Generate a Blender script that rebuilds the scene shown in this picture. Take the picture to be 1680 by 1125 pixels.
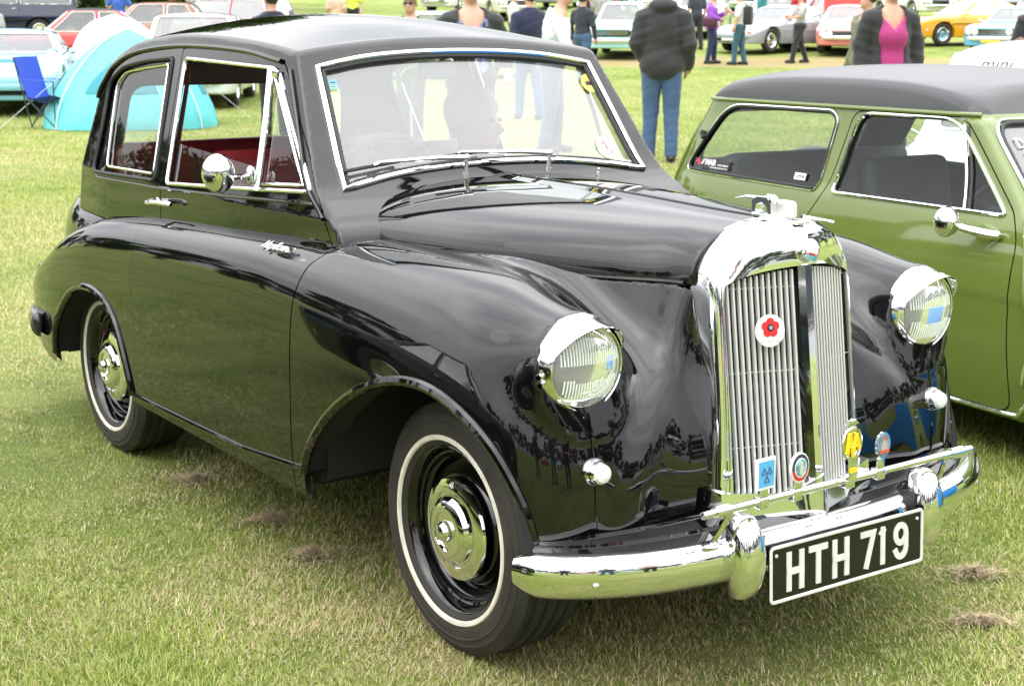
import bpy, bmesh, math, random
import numpy as np
from mathutils import Vector, Matrix
PI = math.pi
R = math.radians
random.seed(7)
np.random.seed(7)
scene = bpy.context.scene
for o in list(bpy.data.objects):
    bpy.data.objects.remove(o)
COL = scene.collection

# ------------------------------------------------------------------ camera
cam_d = bpy.data.cameras.new('camera')
cam = bpy.data.objects.new('camera', cam_d)
COL.objects.link(cam)
scene.camera = cam
CAMP = Vector((2.85, -2.48, 1.515))
yaw, pitch, roll = R(144.45), R(-12.3), R(0.25)
fw = Vector((math.cos(pitch) * math.cos(yaw), math.cos(pitch) * math.sin(yaw), math.sin(pitch)))
rt = fw.cross(Vector((0, 0, 1))).normalized()
up = rt.cross(fw)
c_, s_ = math.cos(roll), math.sin(roll)
rt2 = rt * c_ + up * s_
up2 = -rt * s_ + up * c_
cam.matrix_world = Matrix(((rt2.x, up2.x, -fw.x, CAMP.x), (rt2.y, up2.y, -fw.y, CAMP.y),
                           (rt2.z, up2.z, -fw.z, CAMP.z), (0, 0, 0, 1)))
cam_d.sensor_width = 36
cam_d.lens = 2425 / 1680 * 36
cam_d.clip_end = 2000
cam_d.dof.use_dof = True
cam_d.dof.focus_distance = 3.6
cam_d.dof.aperture_fstop = 9.5

# ------------------------------------------------------------------ world, sun, exposure
SUN_EL, SUN_AZ = R(52), R(-75)          # direction towards the sun, azimuth from +x
world = bpy.data.worlds.new('World')
scene.world = world
world.use_nodes = True
wn = world.node_tree
wn.nodes.clear()
def wnode(t, **k):
    n = wn.nodes.new(t)
    for a, b in k.items():
        setattr(n, a, b)
    return n
sky = wnode('ShaderNodeTexSky', sky_type='NISHITA', sun_disc=False)
sky.sun_elevation = SUN_EL
sky.sun_rotation = PI / 2 - SUN_AZ
sky.dust_density = 4.0
sky.air_density = 1.0
hs = wnode('ShaderNodeHueSaturation')
hs.inputs['Saturation'].default_value = 0.12
wn.links.new(sky.outputs[0], hs.inputs['Color'])
tc = wnode('ShaderNodeTexCoord')
mp = wnode('ShaderNodeMapping')
mp.inputs['Scale'].default_value = (1, 1, 2.6)
wn.links.new(tc.outputs['Generated'], mp.inputs['Vector'])
ns = wnode('ShaderNodeTexNoise')
ns.inputs['Scale'].default_value = 2.3
ns.inputs['Detail'].default_value = 7
wn.links.new(mp.outputs[0], ns.inputs['Vector'])
cr = wnode('ShaderNodeValToRGB')
cr.color_ramp.elements[0].position = 0.36
cr.color_ramp.elements[0].color = (14.0, 14.4, 15.2, 1)
cr.color_ramp.elements[1].position = 0.68
cr.color_ramp.elements[1].color = (24.0, 24.0, 23.8, 1)
wn.links.new(ns.outputs[0], cr.inputs[0])
mx = wnode('ShaderNodeMixRGB')
mx.inputs[0].default_value = 0.75
wn.links.new(hs.outputs[0], mx.inputs[1])
wn.links.new(cr.outputs[0], mx.inputs[2])
# an overcast sky is about three times brighter overhead than at the horizon
sxyz = wnode('ShaderNodeSeparateXYZ')
wn.links.new(tc.outputs['Generated'], sxyz.inputs[0])
grd = wnode('ShaderNodeMapRange')
grd.inputs['From Min'].default_value = 0.0
grd.inputs['From Max'].default_value = 1.0
grd.inputs['To Min'].default_value = 0.42
grd.inputs['To Max'].default_value = 1.9
wn.links.new(sxyz.outputs['Z'], grd.inputs[0])
scl = wnode('ShaderNodeVectorMath', operation='SCALE')
wn.links.new(mx.outputs[0], scl.inputs[0])
wn.links.new(grd.outputs[0], scl.inputs['Scale'])
bg = wnode('ShaderNodeBackground')
bg.inputs['Strength'].default_value = 0.13
wn.links.new(scl.outputs[0], bg.inputs['Color'])
wo = wnode('ShaderNodeOutputWorld')
wn.links.new(bg.outputs[0], wo.inputs[0])

sun_d = bpy.data.lights.new('sun', 'SUN')
sun_d.energy = 0.8
sun_d.angle = R(75)
sun_d.color = (1.0, 0.96, 0.9)
sun = bpy.data.objects.new('sun', sun_d)
COL.objects.link(sun)
sd = Vector((math.cos(SUN_EL) * math.cos(SUN_AZ), math.cos(SUN_EL) * math.sin(SUN_AZ), math.sin(SUN_EL)))
sun.rotation_euler = sd.to_track_quat('Z', 'Y').to_euler()

scene.view_settings.view_transform = 'Standard'
scene.view_settings.look = 'None'
scene.view_settings.gamma = 1
scene.view_settings.exposure = 0.26
scene.render.engine = 'CYCLES'

# ------------------------------------------------------------------ object helpers
def link(o, parent=None):
    COL.objects.link(o)
    if parent is not None:
        o.parent = parent
    return o

def tag(o, label=None, cat=None, group=None, kind=None):
    if label: o['label'] = label
    if cat: o['category'] = cat
    if group: o['group'] = group
    if kind: o['kind'] = kind
    return o

def thing(name, label, cat, loc=(0, 0, 0), rz=0.0, group=None):
    o = bpy.data.objects.new(name, None)
    o.empty_display_size = 0.1
    link(o)
    o.location = loc
    o.rotation_euler = (0, 0, rz)
    return tag(o, label, cat, group)

def mesh_of(name, geo, mats, smooth=35, normals=None):
    """geo: list of (V, F) or (V, F, material_index)"""
    if not isinstance(geo, list):
        geo = [geo]
    if not isinstance(mats, (list, tuple)):
        mats = [mats]
    Vs, loops, starts, midx = [], [], [], []
    off = 0
    ls = 0
    for g in geo:
        V, F = g[0], g[1]
        mi = g[2] if len(g) > 2 else 0
        V = np.asarray(V, float).reshape(-1, 3)
        Vs.append(V)
        if isinstance(F, np.ndarray):
            k = F.shape[1]
            loops.append((F + off).ravel())
            starts.append(ls + np.arange(len(F)) * k)
            ls += F.size
            midx.append(np.full(len(F), mi))
        else:
            l = [i + off for f in F for i in f]
            st, a = [], ls
            for f in F:
                st.append(a)
                a += len(f)
            ls = a
            loops.append(np.array(l, int))
            starts.append(np.array(st, int))
            midx.append(np.full(len(F), mi))
        off += len(V)
    V = np.concatenate(Vs)
    L = np.concatenate(loops)
    S = np.concatenate(starts)
    M = np.concatenate(midx)
    me = bpy.data.meshes.new(name)
    me.vertices.add(len(V))
    me.vertices.foreach_set('co', V.ravel())
    me.loops.add(len(L))
    me.loops.foreach_set('vertex_index', L.astype(np.int32))
    me.polygons.add(len(S))
    me.polygons.foreach_set('loop_start', S.astype(np.int32))
    for m in mats:
        me.materials.append(m)
    me.polygons.foreach_set('material_index', M.astype(np.int32))
    me.update(calc_edges=True)
    me.validate()
    if smooth:
        me.polygons.foreach_set('use_smooth', np.ones(len(me.polygons), bool))
        if normals is not None and len(normals) == len(me.vertices):
            me.normals_split_custom_set_from_vertices([tuple(n) for n in normals])
        else:
            me.set_sharp_from_angle(angle=R(smooth))
    else:
        me.polygons.foreach_set('use_smooth', np.zeros(len(me.polygons), bool))
    return me

def obj(name, geo, mats, parent=None, smooth=35, normals=None):
    me = mesh_of(name, geo, mats, smooth, normals)
    return link(bpy.data.objects.new(name, me), parent)

def copy_tree(o, parent=None):
    c = o.copy()
    COL.objects.link(c)
    c.parent = parent
    for ch in list(o.children):
        copy_tree(ch, c)
    return c

def xf(g, M):
    V = np.asarray(g[0], float)
    A = np.array(M.to_3x3())
    t = np.array(M.translation)
    return (V @ A.T + t, g[1]) + tuple(g[2:])

def mirror_y(g):
    V = np.array(g[0], float)
    V[:, 1] *= -1
    F = g[1][:, ::-1] if isinstance(g[1], np.ndarray) else [tuple(reversed(f)) for f in g[1]]
    return (V, F) + tuple(g[2:])

# ------------------------------------------------------------------ primitive geometry
def box(c, s, bev=0.0):
    cx, cy, cz = c
    hx, hy, hz = s[0] / 2, s[1] / 2, s[2] / 2
    if bev <= 0:
        V = [(cx + a * hx, cy + b * hy, cz + d * hz) for a in (-1, 1) for b in (-1, 1) for d in (-1, 1)]
        F = [(0, 1, 3, 2), (4, 6, 7, 5), (0, 4, 5, 1), (2, 3, 7, 6), (0, 2, 6, 4), (1, 5, 7, 3)]
        return V, F
    bm = bmesh.new()
    bmesh.ops.create_cube(bm, size=1)
    for v in bm.verts:
        v.co = Vector((v.co.x * s[0] + cx, v.co.y * s[1] + cy, v.co.z * s[2] + cz))
    bmesh.ops.bevel(bm, geom=bm.edges[:], offset=bev, segments=3, affect='EDGES', profile=0.5)
    V = [tuple(v.co) for v in bm.verts]
    F = [tuple(v.index for v in f.verts) for f in bm.faces]
    bm.free()
    return V, F

def frame_of(d):
    d = Vector(d).normalized()
    a = Vector((0, 0, 1)) if abs(d.z) < 0.9 else Vector((1, 0, 0))
    u = d.cross(a).normalized()
    return u, d.cross(u).normalized()

def tube(path, r, n=8, closed=False, caps=True, rad2=None):
    """round tube along a path; r may be a list; rad2 flattens along the second axis"""
    P = [Vector(p) for p in path]
    m = len(P)
    rs = r if isinstance(r, (list, tuple, np.ndarray)) else [r] * m
    V, F = [], []
    pu = None
    for i in range(m):
        if closed:
            t = P[(i + 1) % m] - P[i - 1]
        else:
            t = P[min(i + 1, m - 1)] - P[max(i - 1, 0)]
        if t.length < 1e-9:
            t = Vector((1, 0, 0))
        t.normalize()
        if pu is None:
            u, v = frame_of(t)
        else:
            u = (pu - t * pu.dot(t))
            if u.length < 1e-6:
                u, v = frame_of(t)
            u.normalize()
        v = t.cross(u)
        pu = u
        for k in range(n):
            a = 2 * PI * k / n
            V.append(tuple(P[i] + u * (rs[i] * math.cos(a)) + v * ((rad2 if rad2 else 1) * rs[i] * math.sin(a))))
    segs = m if closed else m - 1
    for i in range(segs):
        j = (i + 1) % m
        for k in range(n):
            k2 = (k + 1) % n
            F.append((i * n + k, i * n + k2, j * n + k2, j * n + k))
    if caps and not closed:
        F.append(tuple(range(n - 1, -1, -1)))
        F.append(tuple((m - 1) * n + k for k in range(n)))
    return V, F

def cyl(p0, p1, r0, r1=None, n=16):
    return tube([p0, p1], [r0, r0 if r1 is None else r1], n)

def lathe(prof, origin=(0, 0, 0), axis=(0, 1, 0), n=48, closed=False):
    """prof: list of (distance along axis, radius)"""
    o = Vector(origin)
    d = Vector(axis).normalized()
    u, v = frame_of(d)
    V, F = [], []
    m = len(prof)
    for a, r in prof:
        for k in range(n):
            t = 2 * PI * k / n
            V.append(tuple(o + d * a + u * (max(r, 1e-4) * math.cos(t)) + v * (max(r, 1e-4) * math.sin(t))))
    for i in range(m if closed else m - 1):
        j = (i + 1) % m
        for k in range(n):
            k2 = (k + 1) % n
            F.append((i * n + k, j * n + k, j * n + k2, i * n + k2))
    return V, F

def sweep(path, section, upv=(0, 0, 1), closed=False, closed_sec=True, caps=True, scale=None):
    """section: list of (side, up) offsets; side = tangent x up"""
    P = [Vector(p) for p in path]
    m, n = len(P), len(section)
    U = Vector(upv)
    V, F = [], []
    for i in range(m):
        t = (P[(i + 1) % m] - P[i - 1]) if closed else (P[min(i + 1, m - 1)] - P[max(i - 1, 0)])
        t.normalize()
        s = t.cross(U).normalized()
        w = s.cross(t)
        sc = scale[i] if scale else 1
        for a, b in section:
            V.append(tuple(P[i] + s * a * sc + w * b * sc))
    for i in range(m if closed else m - 1):
        j = (i + 1) % m
        for k in range(n if closed_sec else n - 1):
            k2 = (k + 1) % n
            F.append((i * n + k, i * n + k2, j * n + k2, j * n + k))
    if caps and not closed and closed_sec:
        F.append(tuple(range(n - 1, -1, -1)))
        F.append(tuple((m - 1) * n + k for k in range(n)))
    return V, F

def prism(poly, M, d):
    """polygon (u, v) in M's xy plane, extruded by d along its z"""
    n = len(poly)
    V = [tuple(M @ Vector((u, v, 0))) for u, v in poly] + [tuple(M @ Vector((u, v, d))) for u, v in poly]
    F = [tuple(range(n - 1, -1, -1)), tuple(range(n, 2 * n))]
    for i in range(n):
        j = (i + 1) % n
        F.append((i, j, n + j, n + i))
    return V, F

def ell(c, s, n=16, m=10):
    V, F = [], []
    for i in range(m + 1):
        t = PI * i / m
        for k in range(n):
            a = 2 * PI * k / n
            V.append((c[0] + s[0] * math.sin(t) * math.cos(a), c[1] + s[1] * math.sin(t) * math.sin(a), c[2] + s[2] * math.cos(t)))
    for i in range(m):
        for k in range(n):
            k2 = (k + 1) % n
            F.append((i * n + k, (i + 1) * n + k, (i + 1) * n + k2, i * n + k2))
    return V, F

def basis(o, x, y, z=None):
    x = Vector(x).normalized()
    y = Vector(y)
    y = (y - x * y.dot(x)).normalized()
    z = x.cross(y)
    o = Vector(o)
    return Matrix(((x.x, y.x, z.x, o.x), (x.y, y.y, z.y, o.y), (x.z, y.z, z.z, o.z), (0, 0, 0, 1)))

def crom(pts, n=8, closed=False):
    """Catmull-Rom through points of any dimension"""
    P = np.array(pts, float)
    m = len(P)
    out = []
    rng = range(m) if closed else range(m - 1)
    for i in rng:
        if closed:
            a, b, c, d = P[i - 1], P[i], P[(i + 1) % m], P[(i + 2) % m]
        else:
            b, c = P[i], P[i + 1]
            a = P[i - 1] if i > 0 else 2 * b - c
            d = P[i + 2] if i + 2 < m else 2 * c - b
        for k in range(n):
            t = k / n
            out.append(0.5 * (2 * b + (c - a) * t + (2 * a - 5 * b + 4 * c - d) * t * t + (3 * b - a - 3 * c + d) * t ** 3))
    if not closed:
        out.append(P[-1])
    return np.array(out)

def rpoly(pts, r, seg=5):
    """round the corners of a closed 2D polygon; r a number or one per corner"""
    P = [np.array(p, float) for p in pts]
    n = len(P)
    out = []
    for i in range(n):
        ri = r[i] if isinstance(r, (list, tuple)) else r
        a, b, c = P[i - 1], P[i], P[(i + 1) % n]
        u, v = a - b, c - b
        lu, lv = np.linalg.norm(u), np.linalg.norm(v)
        k = min(ri, lu * 0.48, lv * 0.48)
        p0, p2 = b + u / lu * k, b + v / lv * k
        for s in range(seg + 1):
            t = s / seg
            out.append((1 - t) ** 2 * p0 + 2 * t * (1 - t) * b + t * t * p2)
    return np.array(out)

def densify(P, d, closed=True):
    P = np.array(P, float)
    out = []
    n = len(P)
    for i in range(n if closed else n - 1):
        a, b = P[i], P[(i + 1) % n]
        k = max(1, int(np.linalg.norm(b - a) / d))
        for s in range(k):
            out.append(a + (b - a) * s / k)
    if not closed:
        out.append(P[-1])
    return np.array(out)

# ------------------------------------------------------------------ implicit surfaces
def smin(a, b, k):
    h = np.clip(0.5 + 0.5 * (b - a) / k, 0, 1)
    return b * (1 - h) + a * h - k * h * (1 - h)

def smax(a, b, k):
    return -smin(-a, -b, k)

def sstep(x, a, b):
    t = np.clip((x - a) / (b - a), 0, 1)
    return t * t * (3 - 2 * t)

def iso(f, lo, hi, h):
    """surface nets of f<0 inside the box, then pulled onto the surface; returns V, quads"""
    ax = [np.arange(lo[i], hi[i] + h, h) for i in range(3)]
    X, Y, Z = np.meshgrid(*ax, indexing='ij')
    D = f(X, Y, Z)
    s = D < 0
    nx, ny, nz = D.shape
    cnt = np.zeros((nx - 1, ny - 1, nz - 1))
    acc = np.zeros((nx - 1, ny - 1, nz - 1, 3))
    def sl(a, b, c):
        return (slice(a, nx - 1 + a), slice(b, ny - 1 + b), slice(c, nz - 1 + c))
    for axis in range(3):
        o1, o2 = [i for i in range(3) if i != axis]
        for i in (0, 1):
            for j in (0, 1):
                p = [0, 0, 0]
                p[o1], p[o2] = i, j
                q = list(p)
                q[axis] = 1
                d0, d1 = D[sl(*p)], D[sl(*q)]
                m = (d0 < 0) != (d1 < 0)
                t = np.where(m, d0 / np.where(m, d0 - d1, 1), 0)
                cnt += m
                acc[..., axis] += np.where(m, t, 0)
                acc[..., o1] += m * i
                acc[..., o2] += m * j
    act = cnt > 0
    idx = -np.ones(act.shape, int)
    idx[act] = np.arange(act.sum())
    I = np.argwhere(act)
    V = np.array(lo) + (I + acc[act] / cnt[act][:, None]) * h
    Q = []
    for axis in range(3):
        o1, o2 = (axis + 1) % 3, (axis + 2) % 3
        a = [slice(1, -1)] * 3
        a[axis] = slice(0, -1)
        b = list(a)
        b[axis] = slice(1, None)
        s0, s1 = s[tuple(a)], s[tuple(b)]
        for flip in (0, 1):
            m = (s0 & ~s1) if not flip else (~s0 & s1)
            E = np.argwhere(m)
            if not len(E):
                continue
            E[:, o1] += 1
            E[:, o2] += 1
            def cell(d1, d2):
                c = E.copy()
                c[:, o1] += d1
                c[:, o2] += d2
                return idx[c[:, 0], c[:, 1], c[:, 2]]
            q = np.stack([cell(-1, -1), cell(0, -1), cell(0, 0), cell(-1, 0)], 1)
            if flip:
                q = q[:, ::-1]
            Q.append(q)
    Q = np.concatenate(Q)
    Q = Q[(Q >= 0).all(1)]
    V = snap(f, V, 3, h)
    return V, Q

def grad(f, V, e=1e-3):
    x, y, z = V[:, 0], V[:, 1], V[:, 2]
    return np.stack([f(x + e, y, z) - f(x - e, y, z), f(x, y + e, z) - f(x, y - e, z), f(x, y, z + e) - f(x, y, z - e)], 1) / (2 * e)

def snap(f, V, it=2, lim=0.02):
    for _ in range(it):
        g = grad(f, V)
        d = f(V[:, 0], V[:, 1], V[:, 2])
        st = (d / np.maximum((g * g).sum(1), 1e-6))[:, None] * g
        l = np.linalg.norm(st, axis=1, keepdims=True)
        V = V - st * np.minimum(1, lim / np.maximum(l, 1e-9))
    return V

def nrm(f, V, e=1.5e-3):
    g = grad(f, V, e)
    return g / np.maximum(np.linalg.norm(g, axis=1, keepdims=True), 1e-9)

def tri(Q):
    return np.concatenate([Q[:, [0, 1, 2]], Q[:, [0, 2, 3]]]) if Q.shape[1] == 4 else Q

def clip(V, T, g):
    """keep the part where g >= 0 (g: value per vertex)"""
    g = np.where(np.abs(g) < 1e-7, 1e-7, g)
    s = g > 0
    c = s[T].sum(1)
    keep = [T[c == 3]]
    V = list([V])
    base = len(V[0])
    A = V[0]
    def cut(a, b):
        t = (g[a] / (g[a] - g[b]))[:, None]
        return A[a] + (A[b] - A[a]) * t
    newV, n0 = [], base
    for k in (1, 2):
        M = T[c == k]
        if not len(M):
            continue
        sm = s[M] if k == 1 else ~s[M]
        r = sm.argmax(1)
        i = np.arange(len(M))
        a, b, d = M[i, r], M[i, (r + 1) % 3], M[i, (r + 2) % 3]
        p, q = cut(a, b), cut(a, d)
        pi = n0 + i
        qi = n0 + len(M) + i
        n0 += 2 * len(M)
        newV += [p, q]
        if k == 1:
            keep.append(np.stack([a, pi, qi], 1))
        else:
            keep.append(np.stack([pi, b, d], 1))
            keep.append(np.stack([pi, d, qi], 1))
    W = np.concatenate([A] + newV)
    T2 = np.concatenate(keep)
    # weld duplicates and drop unused
    used, inv = np.unique(T2, return_inverse=True)
    W = W[used]
    T2 = inv.reshape(-1, 3)
    key = np.round(W * 2e5).astype(np.int64)
    _, first, inv = np.unique(key, axis=0, return_index=True, return_inverse=True)
    T2 = inv.reshape(-1)[T2]
    W = W[first]
    ok = (T2[:, 0] != T2[:, 1]) & (T2[:, 1] != T2[:, 2]) & (T2[:, 0] != T2[:, 2])
    return W, T2[ok]

def sdpoly(px, pz, poly):
    """signed distance to a closed polygon, negative inside"""
    P = np.array(poly, float)
    px = np.asarray(px, float)
    shp = px.shape
    px, pz = px.ravel(), np.asarray(pz, float).ravel()
    d = np.full(px.shape, 1e9)
    ins = np.zeros(px.shape, bool)
    n = len(P)
    for i in range(n):
        a, b = P[i - 1], P[i]
        e = b - a
        wx, wz = px - a[0], pz - a[1]
        t = np.clip((wx * e[0] + wz * e[1]) / max(e @ e, 1e-12), 0, 1)
        d = np.minimum(d, (wx - e[0] * t) ** 2 + (wz - e[1] * t) ** 2)
        c = ((a[1] > pz) != (b[1] > pz))
        if e[1] != 0:
            c &= px < (e[0] * (pz - a[1]) / e[1] + a[0])
            ins ^= c
    d = np.sqrt(d)
    return np.where(ins, -d, d).reshape(shp)

def solve_y(f, x, z, side=-1, ymax=1.2):
    """|y| where the surface is met coming from outside along y"""
    x, z = np.asarray(x, float), np.asarray(z, float)
    ys = np.linspace(ymax, 0.0, 160)
    D = np.array([f(x, side * np.full_like(x, y), z) for y in ys])
    i = (D < 0).argmax(0)
    i = np.maximum(i, 1)
    a, b = ys[i - 1], ys[i]
    for _ in range(25):
        m = (a + b) / 2
        ins = f(x, side * m, z) < 0
        b = np.where(ins, m, b)
        a = np.where(ins, a, m)
    return side * (a + b) / 2

def solve_axis(f, P, d, tmax=1.0, n=200):
    """march from points P along direction d until f<0"""
    P = np.asarray(P, float)
    d = np.asarray(d, float)
    d = d / np.linalg.norm(d)
    ts = np.linspace(0, tmax, n)
    D = np.array([f(*(P + d * t).T) for t in ts])
    i = np.maximum((D < 0).argmax(0), 1)
    a, b = ts[i - 1], ts[i]
    for _ in range(25):
        m = (a + b) / 2
        Q = P + d * m[:, None]
        ins = f(*Q.T) < 0
        b = np.where(ins, m, b)
        a = np.where(ins, a, m)
    return P + d * ((a + b) / 2)[:, None]

def cone(p, a, b, ra, rb):
    """tapered capsule distance; p = (X, Y, Z)"""
    a, b = np.array(a, float), np.array(b, float)
    e = b - a
    w = [p[i] - a[i] for i in range(3)]
    t = np.clip((w[0] * e[0] + w[1] * e[1] + w[2] * e[2]) / max(e @ e, 1e-12), 0, 1)
    d = np.sqrt(sum((w[i] - e[i] * t) ** 2 for i in range(3)))
    return d - (ra + (rb - ra) * t)

def elld(p, c, s):
    q = [(p[i] - c[i]) / s[i] for i in range(3)]
    k = np.sqrt(q[0] ** 2 + q[1] ** 2 + q[2] ** 2) + 1e-9
    return (k - 1) * min(s) if max(s) / min(s) < 1.01 else (k - 1) * (3 / (1 / s[0] + 1 / s[1] + 1 / s[2]))

def lut(xs, vs):
    """smooth interpolation table"""
    C = crom(np.stack([xs, vs], 1), 10)
    o = np.argsort(C[:, 0])
    a, b = C[o, 0], C[o, 1]
    return lambda x: np.interp(x, a, b)

# ------------------------------------------------------------------ materials
MATS = {}
def mat(name, col=(0.5, 0.5, 0.5), rough=0.5, metal=0.0, coat=0.0, spec=0.5, bump=None, vary=None, sheen=0.0, trans=0.0, ior=1.5, emit=None):
    """vary: (scale, amount) value noise on the colour; bump: (scale, strength)"""
    if name in MATS:
        return MATS[name]
    m = bpy.data.materials.new(name)
    m.use_nodes = True
    nt = m.node_tree
    b = nt.nodes['Principled BSDF']
    b.inputs['Base Color'].default_value = (*col, 1)
    b.inputs['Roughness'].default_value = rough
    b.inputs['Metallic'].default_value = metal
    b.inputs['Coat Weight'].default_value = coat
    b.inputs['Coat Roughness'].default_value = 0.02
    b.inputs['Specular IOR Level'].default_value = spec
    b.inputs['Sheen Weight'].default_value = sheen
    b.inputs['Transmission Weight'].default_value = trans
    b.inputs['IOR'].default_value = ior
    if vary or bump:
        tcn = nt.nodes.new('ShaderNodeTexCoord')
    if vary:
        n = nt.nodes.new('ShaderNodeTexNoise')
        n.inputs['Scale'].default_value = vary[0]
        n.inputs['Detail'].default_value = 6
        nt.links.new(tcn.outputs['Object'], n.inputs['Vector'])
        r = nt.nodes.new('ShaderNodeMapRange')
        r.inputs['From Min'].default_value = 0.3
        r.inputs['From Max'].default_value = 0.7
        r.inputs['To Min'].default_value = 1 - vary[1]
        r.inputs['To Max'].default_value = 1 + vary[1]
        nt.links.new(n.outputs[0], r.inputs[0])
        x = nt.nodes.new('ShaderNodeVectorMath')
        x.operation = 'SCALE'
        x.inputs[0].default_value = col
        nt.links.new(r.outputs[0], x.inputs['Scale'])
        nt.links.new(x.outputs[0], b.inputs['Base Color'])
        r2 = nt.nodes.new('ShaderNodeMapRange')
        r2.inputs['From Min'].default_value = 0.3
        r2.inputs['From Max'].default_value = 0.7
        r2.inputs['To Min'].default_value = max(0, rough - 0.08)
        r2.inputs['To Max'].default_value = rough + 0.08
        nt.links.new(n.outputs[0], r2.inputs[0])
        if rough > 0.15:
            nt.links.new(r2.outputs[0], b.inputs['Roughness'])
    if bump:
        n2 = nt.nodes.new('ShaderNodeTexNoise')
        n2.inputs['Scale'].default_value = bump[0]
        n2.inputs['Detail'].default_value = 3
        nt.links.new(tcn.outputs['Object'], n2.inputs['Vector'])
        bp = nt.nodes.new('ShaderNodeBump')
        bp.inputs['Strength'].default_value = bump[1]
        bp.inputs['Distance'].default_value = 0.01
        nt.links.new(n2.outputs[0], bp.inputs['Height'])
        nt.links.new(bp.outputs[0], b.inputs['Normal'])
    if emit:
        b.inputs['Emission Color'].default_value = (*emit, 1)
    MATS[name] = m
    return m

def glass_mat(name, tint=(0.9, 0.93, 0.92), refl=1.0, film=0.0, filmcol=(0.8, 0.82, 0.84), base=0.0):
    """thin window glass: see-through, mirror by Fresnel, optional pale film imitating reflected sky"""
    m = bpy.data.materials.new(name)
    m.use_nodes = True
    nt = m.node_tree
    nt.nodes.clear()
    N = nt.nodes.new
    tr = N('ShaderNodeBsdfTransparent')
    tr.inputs[0].default_value = (*tint, 1)
    gl = N('ShaderNodeBsdfGlossy')
    gl.inputs['Roughness'].default_value = 0.0
    gl.inputs['Color'].default_value = (1, 1, 1, 1)
    lw = N('ShaderNodeFresnel')
    lw.inputs['IOR'].default_value = 1.5
    mu = N('ShaderNodeMath')
    mu.operation = 'MULTIPLY_ADD'
    mu.use_clamp = True
    mu.inputs[1].default_value = refl * 1.8
    mu.inputs[2].default_value = base
    nt.links.new(lw.outputs[0], mu.inputs[0])
    mix = N('ShaderNodeMixShader')
    nt.links.new(mu.outputs[0], mix.inputs[0])
    nt.links.new(tr.outputs[0], mix.inputs[1])
    nt.links.new(gl.outputs[0], mix.inputs[2])
    out = N('ShaderNodeOutputMaterial')
    last = mix
    if film > 0:
        df = N('ShaderNodeBsdfDiffuse')
        df.inputs[0].default_value = (*filmcol, 1)
        no = N('ShaderNodeTexNoise')
        no.inputs['Scale'].default_value = 6
        no.inputs['Detail'].default_value = 5
        t = N('ShaderNodeTexCoord')
        nt.links.new(t.outputs['Object'], no.inputs['Vector'])
        mr = N('ShaderNodeMapRange')
        mr.inputs['To Min'].default_value = film * 0.6
        mr.inputs['To Max'].default_value = film * 1.4
        nt.links.new(no.outputs[0], mr.inputs[0])
        m2 = N('ShaderNodeMixShader')
        nt.links.new(mr.outputs[0], m2.inputs[0])
        nt.links.new(mix.outputs[0], m2.inputs[1])
        nt.links.new(df.outputs[0], m2.inputs[2])
        last = m2
    nt.links.new(last.outputs[0], out.inputs[0])
    return m

BLACK = mat('black_gloss_paint', (0.0028, 0.0028, 0.003), 0.03, coat=0.22, bump=(14, 0.006))
CHROME = mat('chrome', (0.83, 0.84, 0.85), 0.045, metal=1.0, bump=(26, 0.012))
SATIN = mat('satin_bright_metal', (0.72, 0.72, 0.70), 0.30, metal=0.45)
RUBBER = mat('tyre_rubber', (0.030, 0.026, 0.022), 0.70, vary=(7, 0.45), bump=(220, 0.25))
DARKRUB = mat('dark_rubber', (0.012, 0.012, 0.012), 0.5)
MATTE = mat('matt_black_underside', (0.010, 0.010, 0.010), 0.9)
CREAM = mat('cream_wall_band', (0.70, 0.66, 0.57), 0.6, vary=(30, 0.12))
REDL = mat('red_leather', (0.115, 0.008, 0.011), 0.38, vary=(6, 0.25), bump=(60, 0.1))
MAROON = mat('maroon_trim', (0.07, 0.006, 0.010), 0.5, vary=(5, 0.2))
LINING = mat('grey_headlining', (0.20, 0.20, 0.20), 0.85)
WHITEP = mat('white_enamel', (0.78, 0.78, 0.76), 0.3)
PLATEB = mat('plate_black', (0.008, 0.008, 0.008), 0.18)
PLATEL = mat('plate_letter_silver', (0.66, 0.65, 0.60), 0.55, vary=(20, 0.1))
TEAL = mat('teal_fabric', (0.02, 0.26, 0.30), 0.7)
GLASS = glass_mat('side_glass', (0.88, 0.92, 0.90), 0.6)
WSGLASS = glass_mat('windscreen_glass', (0.80, 0.84, 0.84), 1.2, film=0.085, base=0.04)  # pale film paints the veil of reflected sky into the screen
# ================================================================== the black saloon (front axle at x=0, forward +x)
CAR = thing('classic_saloon', 'glossy black 1950s razor-edged saloon with upright chrome grille and plate HTH 719', 'car')

zc_t = lut([-3.2, -2.95, -2.8, -2.55, -2.4, -2.2, -2.0, -1.6, -0.9, -0.5, 0.0, 0.3, 0.7], [0.52, 0.56, 0.60, 0.70, 0.765, 0.825, 0.865, 0.902, 0.936, 0.945, 0.945, 0.935, 0.925])
yb_t = lut([-1.0, -0.75, -0.57, -0.13, 0.21, 0.34, 0.45], [0.575, 0.56, 0.53, 0.43, 0.315, 0.256, 0.226])

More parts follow.
